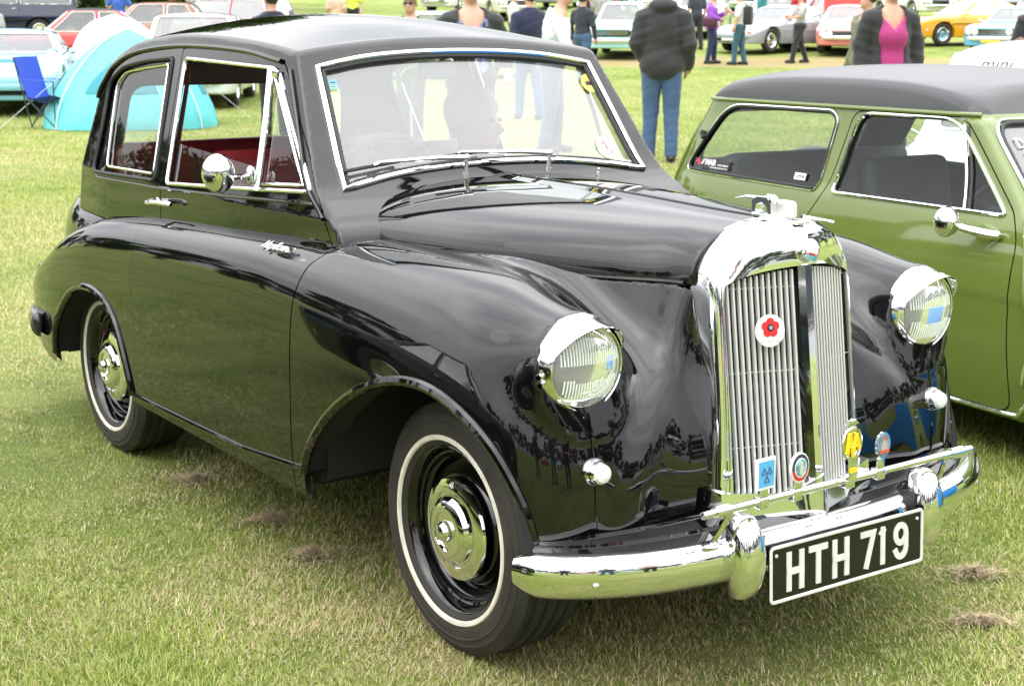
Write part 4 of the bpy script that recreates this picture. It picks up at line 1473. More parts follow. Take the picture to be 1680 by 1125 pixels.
# ---- rear lamp, rear bumper end
for s in (-1, 1):
    q = side_path(f_low, [(-2.60, 0.600)], s)[0]
    obj('tail_lamp', [lathe([(-0.06, 0.028), (0.02, 0.034), (0.05, 0.030), (0.066, 0.016), (0.068, 0.0005)], (-2.66, s * 0.690, 0.585), (-1, s * 0.15, 0), 24)], mat('dark_lamp_housing', (0.03, 0.03, 0.035), 0.12, coat=0.5), CAR)
obj('rear_bumper_cap', [ell((-2.60, s * 0.772, 0.40), (0.03, 0.022, 0.043)) for s in (-1,)], mat('dark_bumper', (0.02, 0.02, 0.022), 0.2, coat=0.4), CAR)
RBP = crom([(-2.60, -0.775), (-2.76, -0.73), (-2.95, -0.62), (-3.08, -0.3), (-3.10, 0), (-3.08, 0.3), (-2.95, 0.62), (-2.76, 0.73), (-2.60, 0.775)], 5)
obj('rear_bumper', sweep([(x, y, 0.40) for x, y in RBP], [(-a, b * 0.9) for a, b in sec][::-1]), mat('dark_bumper', (0.02, 0.02, 0.022), 0.2, coat=0.4), CAR, smooth=55)

# ---- interior
IN = thing('car_interior', None, None)
IN.parent = CAR
def seat(x, y, w, h0, name, bench=False):
    s_ = thing(name, None, None)
    s_.parent = CAR
    obj('seat_cushion', box((x + 0.22, y, 0.62), (0.50, w, 0.18), 0.06), REDL, s_)
    M = Matrix.Translation((x - 0.06, y, 0.86)) @ Matrix.Rotation(R(-12), 4, 'Y')
    obj('seat_back', xf(box((0, 0, 0), (0.13, w, h0), 0.05), M), REDL, s_)
    ns_ = max(3, int(w / 0.09))
    pl_ = []
    for k in range(1, ns_):
        yy_ = y - w / 2 + w * k / ns_
        pl_.append(tube([M @ Vector((0.066, yy_ - y, -h0 / 2 + 0.06)), M @ Vector((0.066, yy_ - y, h0 / 2 - 0.05))], 0.006, 5))
    obj('seat_piping', pl_, MAROON, s_)
seat(-1.42, -0.30, 0.50, 0.50, 'front_seat')
seat(-1.42, 0.30, 0.50, 0.50, 'front_seat')
seat(-2.12, 0, 1.18, 0.46, 'rear_seat')
obj('interior_floor', box((-1.4, 0, 0.40), (1.7, 1.30, 0.04)), MAROON, IN)
obj('interior_bulkhead', box((-2.42, 0, 0.70), (0.04, 1.16, 0.52)), MAROON, IN)
obj('parcel_shelf', box((-2.36, 0, 0.955), (0.22, 1.08, 0.02)), MAROON, IN)
obj('dashboard', [box((-0.80, 0, 0.965), (0.16, 1.14, 0.14), 0.03), box((-0.70, 0, 1.01), (0.16, 1.10, 0.03), 0.01)], mat('walnut_dashboard', (0.10, 0.085, 0.075), 0.4), IN)
for s in (-1, 1):
    obj('door_card', box((-1.14, s * 0.60, 0.76), (0.80, 0.03, 0.42)), MAROON, IN)
    obj('rear_side_card', box((-2.0, s * 0.555, 0.76), (0.66, 0.03, 0.40)), MAROON, IN)
sw = thing('steering_wheel', None, None)
sw.parent = CAR
Mw = Matrix.Translation((-0.965, -0.250, 1.020)) @ Matrix.Rotation(R(-62), 4, 'Y')
IVORY = mat('grey_wheel_rim', (0.10, 0.10, 0.10), 0.3)
obj('wheel_rim', tube([Mw @ Vector((0.185 * math.cos(t), 0.185 * math.sin(t), 0)) for t in np.linspace(0, 2 * PI, 48, endpoint=False)], 0.0095, 8, closed=True), IVORY, sw)
obj('wheel_spokes', [tube([Mw @ Vector((0, 0, -0.02)), Mw @ Vector((0.18 * math.cos(R(a)), 0.18 * math.sin(R(a)), 0))], 0.005, 6) for a in (180, 60, -60)], IVORY, sw)
obj('steering_column', [cyl(Mw @ Vector((0, 0, 0.01)), Mw @ Vector((0, 0, -0.45)), 0.022), ell(Mw @ Vector((0, 0, 0.0)), (0.03, 0.03, 0.03))], IVORY, sw)
rv = thing('rear_view_mirror', None, None)
rv.parent = CAR
obj('mirror_back', box((-0.955, -0.045, 1.368), (0.018, 0.125, 0.050), 0.008), mat('grey_plastic', (0.25, 0.25, 0.26), 0.4), rv)
obj('mirror_stem', cyl((-0.955, -0.045, 1.38), (-0.93, -0.0, 1.43), 0.006), CHROME, rv)
# ================================================================== terrain
FH = Vector((fw.x, fw.y, 0)).normalized()
RH = Vector((rt.x, rt.y, 0)).normalized()
def gz(x, y):
    d = (x - CAMP.x) * FH.x + (y - CAMP.y) * FH.y
    z = 0.008 * 2 * np.logaddexp(0, (d - 8) / 2) + 0.05 * 4 * np.logaddexp(0, (d - 34.5) / 4)
    return z - 0.008 * 2 * np.logaddexp(0, (d - 140) / 2) - 0.05 * 4 * np.logaddexp(0, (d - 140) / 4)
def place(u, d):
    """ground point at camera-plan distance d, photo column u"""
    p = CAMP + FH * d + RH * ((u - 840) / 2425 * d * 1.012)
    return Vector((p.x, p.y, float(gz(p.x, p.y))))
def ground_pt(u, v):
    dr = fw + rt2 * ((u - 840) / 2425) - up2 * ((v - 562.5) / 2425)
    t = 2.0
    for _ in range(4000):
        p = CAMP + dr * t
        if p.z <= float(gz(p.x, p.y)):
            break
        t += 0.03
    return Vector((p.x, p.y, float(gz(p.x, p.y))))
A_AWAY = math.atan2(FH.y, FH.x)
A_RIGHT = math.atan2(RH.y, RH.x)
A_TO = A_AWAY + PI
A_LEFT = A_RIGHT + PI

xs_ = np.concatenate([-np.geomspace(400, 16, 26), np.linspace(-15, 15, 61), np.geomspace(16, 400, 26)])
ds_ = np.concatenate([-np.geomspace(400, 8, 20), np.linspace(-7, 60, 120), np.geomspace(62, 600, 30)])
G1, G2 = np.meshgrid(xs_, ds_, indexing='ij')
GX = CAMP.x + RH.x * G1 + FH.x * G2
GY = CAMP.y + RH.y * G1 + FH.y * G2
GZ = gz(GX, GY)
nI, nJ = G1.shape
ii, jj = np.meshgrid(np.arange(nI - 1), np.arange(nJ - 1), indexing='ij')
a_ = (ii * nJ + jj).ravel()
GF = np.stack([a_, a_ + nJ, a_ + nJ + 1, a_ + 1], 1)

def ground_material():
    m = bpy.data.materials.new('field_turf')
    m.use_nodes = True
    nt = m.node_tree
    N, L = nt.nodes.new, nt.links.new
    b = nt.nodes['Principled BSDF']
    b.inputs['Roughness'].default_value = 0.9
    b.inputs['Specular IOR Level'].default_value = 0.2
    geo = N('ShaderNodeNewGeometry')
    def noise(sc, det=6, rough=0.6):
        n = N('ShaderNodeTexNoise')
        n.inputs['Scale'].default_value = sc
        n.inputs['Detail'].default_value = det
        n.inputs['Roughness'].default_value = rough
        L(geo.outputs['Position'], n.inputs['Vector'])
        return n
    n1, n2, n3 = noise(0.55, 5), noise(3.2, 7, 0.7), noise(38, 6, 0.75)
    add = N('ShaderNodeMath'); add.operation = 'ADD'
    L(n1.outputs[0], add.inputs[0]); L(n2.outputs[0], add.inputs[1])
    ad2 = N('ShaderNodeMath'); ad2.operation = 'MULTIPLY_ADD'; ad2.inputs[1].default_value = 0.7
    L(n3.outputs[0], ad2.inputs[0]); L(add.outputs[0], ad2.inputs[2])
    r = N('ShaderNodeValToRGB')
    mr = N('ShaderNodeMapRange'); mr.inputs['From Min'].default_value = 0.9; mr.inputs['From Max'].default_value = 1.8
    L(ad2.outputs[0], mr.inputs[0]); L(mr.outputs[0], r.inputs[0])
    e = r.color_ramp.elements
    e[0].position = 0.15; e[0].color = (0.105, 0.150, 0.034, 1)
    e[1].position = 0.92; e[1].color = (0.42, 0.37, 0.19, 1)
    for p_, c_ in ((0.40, (0.195, 0.262, 0.056, 1)), (0.60, (0.270, 0.320, 0.085, 1)), (0.76, (0.350, 0.335, 0.140, 1))):
        x = e.new(p_); x.color = c_
    # worn track across the far field, straw coloured
    dt = N('ShaderNodeVectorMath'); dt.operation = 'DOT_PRODUCT'
    dt.inputs[1].default_value = (FH.x, FH.y, 0)
    L(geo.outputs['Position'], dt.inputs[0])
    off = N('ShaderNodeMath'); off.operation = 'SUBTRACT'
    off.inputs[1].default_value = CAMP.x * FH.x + CAMP.y * FH.y + 38.3
    L(dt.outputs['Value'], off.inputs[0])
    wob = N('ShaderNodeMath'); wob.operation = 'MULTIPLY_ADD'; wob.inputs[1].default_value = 3.0
    L(n1.outputs[0], wob.inputs[0]); L(off.outputs[0], wob.inputs[2])
    ab = N('ShaderNodeMath'); ab.operation = 'SUBTRACT'; ab.inputs[1].default_value = 1.5
    L(wob.outputs[0], ab.inputs[0])
    ab2 = N('ShaderNodeMath'); ab2.operation = 'ABSOLUTE'; L(ab.outputs[0], ab2.inputs[0])
    tk = N('ShaderNodeMapRange'); tk.inputs['From Min'].default_value = 0.9; tk.inputs['From Max'].default_value = 2.6
    tk.inputs['To Min'].default_value = 0.75; tk.inputs['To Max'].default_value = 0.0
    L(ab2.outputs[0], tk.inputs[0])
    mxr = N('ShaderNodeMixRGB'); mxr.inputs[2].default_value = (0.36, 0.26, 0.14, 1)
    L(tk.outputs[0], mxr.inputs[0]); L(r.outputs[0], mxr.inputs[1])
    L(mxr.outputs[0], b.inputs['Base Color'])
    bp = N('ShaderNodeBump'); bp.inputs['Strength'].default_value = 0.9; bp.inputs['Distance'].default_value = 0.03
    n4 = noise(60, 5, 0.8)
    L(n4.outputs[0], bp.inputs['Height']); L(bp.outputs[0], b.inputs['Normal'])
    return m
gr = obj('ground', (np.stack([GX.ravel(), GY.ravel(), GZ.ravel()], 1), GF), ground_material(), smooth=60)
tag(gr, kind='structure')

# ---- grass blades: one mesh, thinning out with distance from where one stands
def vnoise(x, y, seed=0):
    r = np.random.RandomState(seed)
    out = np.zeros_like(x)
    for k, s in enumerate((0.45, 0.9, 1.9, 4.1, 9.0)):
        for j in range(4):
            th = r.uniform(0, 2 * PI)
            ph = r.uniform(0, 2 * PI)
            f = s * r.uniform(0.7, 1.3)
            out += np.sin((x * math.cos(th) + y * math.sin(th)) * f * 2 + ph + 1.3 * np.sin((x * math.sin(th) - y * math.cos(th)) * f * 1.7 + ph * 2)) / (1.5 ** k)
    return out / 6.0

def grass_mesh(name, zones, seed, lab):
    r = np.random.RandomState(seed)
    rad = np.concatenate([a * (b / a) ** r.rand(n) for n, a, b, c, d in zones])
    ang = A_AWAY + np.concatenate([r.uniform(c, d, n) for n, a, b, c, d in zones])
    N = len(rad)
    x = CAMP.x + rad * np.cos(ang)
    y = CAMP.y + rad * np.sin(ang)
    z = gz(x, y)
    n = vnoise(x, y, 3)
    n2 = vnoise(x * 2.3 + 7, y * 2.3, 5)
    dry = np.clip(0.45 + 0.95 * n + 0.30 * n2, 0.04, 0.97)
    straw = r.rand(N) < dry * 0.85
    # blades lean more where dry; little mats of cut grass
    for (pu, pv, pr, am) in [(900, 1085, 0.35, 0.5), (650, 1050, 0.22, 0.4), (520, 930, 0.22, 0.35), (310, 800, 0.25, 0.35), (180, 950, 0.25, 0.25), (30, 480, 1.6, 0.3), (20, 420, 1.5, 0.25), (1330, 1060, 0.25, 0.3), (1600, 960, 0.15, 0.4)]:
        g_ = ground_pt(pu, pv)
        dry = dry + am * np.exp(-((x - g_.x) ** 2 + (y - g_.y) ** 2) / (2 * pr * pr))
    dry = np.clip(dry, 0.04, 0.97)
    straw = r.rand(N) < dry * 0.85
    L = r.uniform(0.014, 0.040, N) * np.where(straw, 0.85, 1.0) * (1 + 0.55 * n2) * np.clip(rad / 6, 1, 1.5)
    long_ = r.rand(N) < 0.012
    L = np.where(long_, L * 1.9, L)
    W = r.uniform(0.0008, 0.0019, N) * np.clip(rad / 3.6, 1.0, 4.2)
    yaw_ = r.uniform(0, 2 * PI, N)
    lean = np.where(straw, r.uniform(0.7, 1.5, N), r.uniform(0.15, 1.25, N))
    cx, sx_ = np.cos(yaw_), np.sin(yaw_)
    wx, wy = -sx_, cx
    bend = r.uniform(0.1, 0.7, N)
    def pt(t):
        a = lean * 0.55 + bend * t
        return x + cx * L * t * np.sin(a), y + sx_ * L * t * np.sin(a), z - 0.004 + L * t * np.cos(a)
    P0, P1, P2 = pt(0.0), pt(0.55), pt(1.0)
    V = np.empty((N, 5, 3))
    V[:, 0] = np.stack([P0[0] - wx * W, P0[1] - wy * W, P0[2]], 1)
    V[:, 1] = np.stack([P0[0] + wx * W, P0[1] + wy * W, P0[2]], 1)
    V[:, 2] = np.stack([P1[0] - wx * W * 0.8, P1[1] - wy * W * 0.8, P1[2]], 1)
    V[:, 3] = np.stack([P1[0] + wx * W * 0.8, P1[1] + wy * W * 0.8, P1[2]], 1)
    V[:, 4] = np.stack(P2, 1)
    b = (np.arange(N) * 5)[:, None]
    nb = b[rad < 5.0]
    T = np.concatenate([nb + [0, 1, 3], nb + [0, 3, 2], nb + [2, 3, 4], b[rad >= 5.0] + [0, 1, 4]])
    g1 = np.array([0.215, 0.300, 0.046]); g2 = np.array([0.460, 0.510, 0.115])
    s1 = np.array([0.68, 0.58, 0.34]); s2 = np.array([0.50, 0.39, 0.21])
    k = r.rand(N)[:, None]
    c = np.where(straw[:, None], s1 + (s2 - s1) * k ** 1.5, g1 + (g2 - g1) * k)
    mean = (g1 + g2) / 2 * (1 - dry[:, None] * 0.8) + (s1 + s2) / 2 * dry[:, None] * 0.8
    c = c + (mean - c) * np.clip((rad - 3.5) / 11, 0, 0.8)[:, None]
    c = c * (1 + 0.18 * n2[:, None])
    m = bpy.data.materials.get('grass_blades')
    if m is None:
        m = bpy.data.materials.new('grass_blades')
        m.use_nodes = True
        nt = m.node_tree
        nt.nodes.clear()
        at = nt.nodes.new('ShaderNodeAttribute'); at.attribute_name = 'blade_colour'
        df = nt.nodes.new('ShaderNodeBsdfDiffuse'); tl = nt.nodes.new('ShaderNodeBsdfTranslucent')
        gl = nt.nodes.new('ShaderNodeBsdfGlossy'); gl.inputs['Roughness'].default_value = 0.45
        ms = nt.nodes.new('ShaderNodeMixShader'); ms.inputs[0].default_value = 0.35
        m2 = nt.nodes.new('ShaderNodeMixShader'); m2.inputs[0].default_value = 0.05
        ou = nt.nodes.new('ShaderNodeOutputMaterial')
        nt.links.new(at.outputs['Color'], df.inputs[0]); nt.links.new(at.outputs['Color'], tl.inputs[0])
        nt.links.new(df.outputs[0], ms.inputs[1]); nt.links.new(tl.outputs[0], ms.inputs[2])
        nt.links.new(ms.outputs[0], m2.inputs[1]); nt.links.new(gl.outputs[0], m2.inputs[2])
        nt.links.new(m2.outputs[0], ou.inputs[0])
    me = bpy.data.meshes.new(name)
    me.vertices.add(N * 5)
    me.vertices.foreach_set('co', V.ravel())
    me.loops.add(len(T) * 3)
    me.loops.foreach_set('vertex_index', T.ravel().astype(np.int32))
    me.polygons.add(len(T))
    me.polygons.foreach_set('loop_start', (np.arange(len(T)) * 3).astype(np.int32))
    me.materials.append(m)
    ca = me.attributes.new('blade_colour', 'FLOAT_COLOR', 'POINT')
    cc = np.ones((N, 5, 4))
    cc[:, :, :3] = c[:, None, :]
    ca.data.foreach_set('color', cc.ravel().astype(np.float32))
    me.update(calc_edges=True)
    o = link(bpy.data.objects.new(name, me))
    tag(o, lab, 'grass', kind='stuff')
grass_mesh('grass', [(930000, 1.35, 36, R(-25), R(25)), (130000, 1.0, 11, R(25), R(80)), (60000, 1.0, 9, R(-60), R(-25))], 11, 'short mown grass, green with straw coloured dry patches')
# cut-grass tufts lying on the turf: little mats of dry clippings
def clipping_mat(u, v, w, d, n, seed):
    r = np.random.RandomState(seed)
    c = ground_pt(u, v)
    geo = []
    V, F = [], []
    for i in range(n):
        a = r.uniform(0, 2 * PI)
        q = abs(r.normal()) * 0.55 * (1 + 0.5 * math.sin(3 * a + seed) + 0.3 * math.sin(5 * a))
        p = c + RH * (q * w * math.cos(a)) + FH * (q * d * math.sin(a))
        h = 0.012 + 0.022 * max(0, 1 - q) * r.rand()
        t = r.uniform(0, 2 * PI)
        l = r.uniform(0.02, 0.05)
        dx, dy = math.cos(t) * l, math.sin(t) * l
        k = len(V)
        wx, wy = -math.sin(t) * 0.0013, math.cos(t) * 0.0013
        V += [(p.x - wx, p.y - wy, p.z + h), (p.x + wx, p.y + wy, p.z + h), (p.x + dx, p.y + dy, p.z + h + r.uniform(-0.012, 0.014))]
        F.append((k, k + 1, k + 2))
    o = obj('dry_clippings', (V, F), mat('dry_clippings_straw', (0.40, 0.31, 0.20), 0.9, vary=(40, 0.5)), smooth=0)
    return o
for i, (u, v, w, d, lab) in enumerate([(1600, 948, 0.13, 0.06, 'brown mat of dry clippings right of the number plate'), (1610, 1030, 0.15, 0.05, 'brown mat of dry clippings near the lower right edge'), (440, 858, 0.10, 0.07, 'brown mat of dry clippings below the sill, left of the front tyre'), (510, 920, 0.12, 0.07, 'brown mat of dry clippings left of the front tyre, low'), (320, 795, 0.10, 0.06, 'brown mat of dry clippings below the middle of the sill')]):
    o = clipping_mat(u, v, w, d, 420, 40 + i)
    tag(o, lab, 'clippings', 'mats of dry clippings on the turf', 'stuff')

# ================================================================== cars
def tint(name, c, rough=0.06, coat=0.5):
    return mat(name, c, rough, coat=coat, bump=(12, 0.004))
FGLASS = glass_mat('far_glass', (0.55, 0.60, 0.60), 1.1, film=0.12)
DGLASS = glass_mat('dark_glass', (0.80, 0.86, 0.84), 0.45)
LAMPW = mat('lamp_white', (0.8, 0.8, 0.78), 0.15, coat=0.5)
AMBER = mat('amber_lens', (0.75, 0.22, 0.02), 0.2)
INTD = mat('dark_trim', (0.035, 0.036, 0.038), 0.6)

def poly_lut(pts):
    xs = [p[0] for p in pts]
    zs = [p[1] for p in pts]
    return lambda x: np.interp(x, xs, zs)

def build_car(name, label, group, u=None, d=None, rz=0.0, loc=None, L=4.2, W=1.62, deck=None, gh=None, Hh=1.35, paint=None, roofpaint=None, wb=2.5, wr=0.31, h=0.04, belt=0.88, face='bar', bumper=None, windows=True, amber=False, vinyl=None, tumble=0.20, glass=None, bulge=0.0, plate=None, rough=False):
    """deck: bonnet/belt/boot line (x,z) rear to front, x=0 mid-car; gh: (rear base x, rear top x, front top x, front base x)"""
    if loc is None:
        loc = place(u, d)
    t = thing(name, label, 'car', loc, rz, group)
    hl = L / 2
    deck = deck or [(-hl, 0.80), (-hl + 0.9, 0.88), (0.5, 0.88), (hl - 0.25, 0.78), (hl, 0.66)]
    gh = gh or (-hl + 0.85, -hl + 1.25, 0.25, 0.85)
    dk = poly_lut(deck)
    hw = W / 2
    ax = (wb / 2 + 0.05, -wb / 2 + 0.05)
    def f(X, Y, Z):
        y = np.abs(Y)
        px = np.clip((np.abs(X) - hl + 0.45) / 0.45, 0, 9)
        wz = hw - 0.05 * np.clip((Z - 0.55) / 0.35, 0, 1.5) ** 2 - 0.05 * np.clip((0.45 - Z) / 0.3, 0, 1) ** 2
        py = np.clip((y - wz + 0.30) / 0.30, 0, 9)
        pl = ((px ** 3.5 + py ** 3.5) ** (1 / 3.5) - 1) * 0.32
        top = Z - dk(X) - bulge * np.exp(-((np.abs(X - ax[0]) / 0.5) ** 2)) * np.exp(-(((y - hw + 0.2) / 0.2) ** 2))
        low = smax(smax(pl, top, 0.09), 0.22 - Z, 0.03)
        tt = np.clip((Z - belt) / (Hh - belt), -0.5, 1.2)
        fr = (X - (gh[3] + (gh[2] - gh[3]) * tt)) * 0.8
        re = ((gh[0] + (gh[1] - gh[0]) * tt) - X) * 0.8
        si = y - (hw - 0.07 - tumble * tt)
        rf = Z - Hh + 0.05 * (X - (gh[1] + gh[2]) / 2) ** 2 + 0.09 * (y / hw) ** 2
        up_ = smax(smax(smax(fr, re, 0.05), si, 0.06), rf, 0.07)
        up_ = smax(up_, 0.6 - Z, 0.02)
        dd_ = smin(low, up_, 0.025)
        for a in ax:
            r_ = np.sqrt((X - a) ** 2 + (Z - wr) ** 2)
            dd_ = np.maximum(dd_, -np.maximum(r_ - wr * 1.17, hw - 0.26 - y))
        return dd_
    V, Q = iso(f, (-hl - 0.08, -hw - 0.06, 0.14), (hl + 0.08, hw + 0.06, Hh + 0.10), h)
    T = tri(Q)
    zb, zt = belt + 0.035, Hh - 0.085
    tb, tp = (zb - belt) / (Hh - belt), (zt - belt) / (Hh - belt)
    fx_ = lambda q: gh[3] + (gh[2] - gh[3]) * q
    rx_ = lambda q: gh[0] + (gh[1] - gh[0]) * q
    mid = (gh[1] + gh[2]) / 2 - 0.05
    side_w = [rpoly([(rx_(tb) + 0.14, zb), (mid - 0.05, zb), (mid - 0.05, zt), (rx_(tp) + 0.14, zt)], 0.05, 3),
              rpoly([(mid + 0.04, zb), (fx_(tb) - 0.14, zb), (fx_(tp) - 0.10, zt), (mid + 0.04, zt)], 0.05, 3)]
    yw = hw - 0.07 - tumble * tb - 0.10
    yt = hw - 0.07 - tumble * tp - 0.08
    fwin = rpoly([(-yw, zb + 0.01), (yw, zb + 0.01), (yt, zt + 0.01), (-yt, zt + 0.01)], 0.05, 3)
    if windows:
        for P in side_w:
            V, T = clip(V, T, np.maximum(sdpoly(V[:, 0], V[:, 2], P), hw - 0.07 - tumble - 0.05 - np.abs(V[:, 1])))
        mfront = (gh[2] + gh[3]) / 2
        V, T = clip(V, T, np.maximum(sdpoly(V[:, 1], V[:, 2], fwin), np.minimum(gh[2] - 0.12 - V[:, 0], 9)) if gh[2] - 0.12 > 0 or True else 0)
        V, T = clip(V, T, np.maximum(sdpoly(V[:, 1], V[:, 2], fwin), V[:, 0] - gh[1] - 0.06))
    def part(nm, V_, T_, m):
        N_ = nrm(f, V_)
        return obj(nm, [(V_, T_, 0), (V_ - N_ * 0.03, T_[:, ::-1], 1)], [m, INTD], t, normals=np.concatenate([N_, -N_]))
    if roofpaint is not None:
        zl = zt + 0.02
        Va, Ta = clip(V, T, V[:, 2] - zl)
        Vb_, Tb_ = clip(V, T, zl - V[:, 2])
        part('roof', Va, Ta, roofpaint)
        part('body', Vb_, Tb_, paint)
    else:
        part('body', V, T, paint)
    G_ = glass or FGLASS
    if windows:
        for s in (-1, 1):
            for P in side_w:
                PD = densify(P, 0.1)
                n = len(PD)
                W3 = [(x, s * (hw - 0.07 - tumble * (z - belt) / (Hh - belt) - 0.012), z) for x, z in PD]
                obj('side_window', (W3, [tuple(range(n))]), G_, t)
                obj('window_trim', tube([(x, y + s * 0.012, z) for x, y, z in W3], 0.007, 6, closed=True), CHROME, t)
        for nm, q in (('front_screen', fx_), ('rear_screen', rx_)):
            sg = 1 if nm[0] == 'f' else -1
            W3 = [(q((z - belt) / (Hh - belt)) - sg * 0.012, y, z) for y, z in fwin]
            obj(nm, (W3, [tuple(range(len(W3)))]), G_, t)
            obj('screen_trim', tube([(x + sg * 0.02, y, z) for x, y, z in W3], 0.008, 6, closed=True), CHROME, t)
        obj('seats', [box((x, y, 0.74), (0.14, 0.5, 0.55), 0.05) for x in (0.0, -0.8) for y in (-0.32, 0.32)], INTD, t)
    # wheels
    for a in ax:
        for s in (-1, 1):
            w = thing('wheel', None, None, (a, s * (hw - 0.13), wr))
            w.parent = t
            obj('tyre', lathe([(-0.09, wr * 0.66), (-0.10, wr * 0.85), (-0.07, wr), (0.06, wr), (0.09, wr * 0.86), (0.085, wr * 0.68), (0.07, wr * 0.62)], (0, 0, 0), (0, s, 0), 28), RUBBER, w)
            obj('rim', lathe([(0.07, wr * 0.64), (0.078, wr * 0.60), (0.03, wr * 0.52), (0.02, wr * 0.3), (0.045, wr * 0.25), (0.05, 0.001)], (0, 0, 0), (0, s, 0), 24), CHROME, w)
    obj('underbody', [box((0, 0, 0.33), (L - 0.9, W - 0.55, 0.22))], MATTE, t)
    # face
    zf = float(dk(hl - 0.1))
    xf_ = hl
    BM = bumper or CHROME
    bx = crom([(hl - 0.30, -hw + 0.02, 0.42), (hl - 0.05, -hw + 0.14, 0.42), (hl + 0.055, -hw * 0.45, 0.42), (hl + 0.07, 0, 0.42), (hl + 0.055, hw * 0.45, 0.42), (hl - 0.05, hw - 0.14, 0.42), (hl - 0.30, hw - 0.02, 0.42)], 4)
    obj('front_bumper', sweep(bx, [(-0.02, 0.045), (0.015, 0.05), (0.03, 0.02), (0.03, -0.02), (0.015, -0.05), (-0.02, -0.045)]), BM, t)
    rb_ = bx * [-1, 1, 1]
    obj('rear_bumper', sweep(rb_[::-1], [(-0.02, 0.045), (0.015, 0.05), (0.03, 0.02), (0.03, -0.02), (0.015, -0.05), (-0.02, -0.045)]), BM, t)
    ym = hw - 0.22
    zl_ = zf - 0.13
    if face == 'bar':
        obj('grille', box((hl - 0.005, 0, zl_), (0.05, 2 * ym + 0.22, 0.17), 0.01), MATTE, t)
        for k in range(4):
            obj('grille_bar', box((hl + 0.022, 0, zl_ - 0.06 + 0.04 * k), (0.006, 2 * ym - 0.30, 0.008)), CHROME, t)
    elif face == 'mouth':
        obj('grille', prism(rpoly([(-0.42, -0.10), (0.42, -0.10), (0.50, 0.0), (0.40, 0.08), (-0.40, 0.08), (-0.50, 0.0)], 0.05), basis((hl - 0.03, 0, zl_ - 0.04), (0, 1, 0), (0, 0, 1)), 0.05), MATTE, t)
        for k in range(4):
            obj('grille_bar', box((hl + 0.025, 0, zl_ - 0.09 + 0.04 * k), (0.006, 0.80, 0.010)), CHROME, t)
    elif face == 'low':
        obj('grille', box((hl - 0.02, 0, 0.36), (0.10, 1.0, 0.12), 0.02), MATTE, t)
    for s in (-1, 1):
        if face != 'low':
            lamps = [0.0, -0.17] if face == 'bar' else [0.0]
            for o_ in lamps:
                obj('headlamp', lathe([(-0.04, 0.085), (0.012, 0.088), (0.020, 0.078), (0.034, 0.05), (0.04, 0.001)], (hl + 0.012, s * (ym + o_ + 0.02), zl_), (1, 0, 0), 20), LAMPW, t)
        if amber or face != 'bar':
            obj('indicator', box((hl + 0.01 - 0.05, s * (hw - 0.22), 0.52 if face == 'low' else zl_ - 0.14), (0.06, 0.12, 0.05), 0.01), AMBER, t)
        obj('tail_lamp', box((-hl + 0.0, s * ym, zf - 0.12), (0.06, 0.16, 0.10), 0.015), RED, t)
        obj('door_line', tube([(fx_(0) - 0.05, s * (hw + 0.002), belt - 0.06), (fx_(0) - 0.05, s * (hw - 0.004), 0.33)], 0.004, 4), MATTE, t)
        obj('door_line', tube([(mid - 0.02, s * (hw + 0.002), belt - 0.06), (mid - 0.02, s * (hw - 0.004), 0.30)], 0.004, 4), MATTE, t)
        obj('door_mirror', [ell((fx_(0) - 0.15, s * (hw + 0.06), belt + 0.06), (0.05, 0.06, 0.045), 12, 8), cyl((fx_(0) - 0.15, s * (hw - 0.06), belt), (fx_(0) - 0.15, s * (hw + 0.04), belt + 0.05), 0.008)], CHROME, t)
        obj('door_handle', box((mid + 0.12, s * (hw - 0.005), belt - 0.10), (0.12, 0.03, 0.02), 0.005), CHROME, t)
    if plate:
        M = basis((hl + 0.075, 0, 0.36), (0, 1, 0), (0, 0, 1))
        pb = obj('front_plate', prism([(-0.26, -0.055), (0.26, -0.055), (0.26, 0.055), (-0.26, 0.055)], M, 0.01), plate, t)
    return t

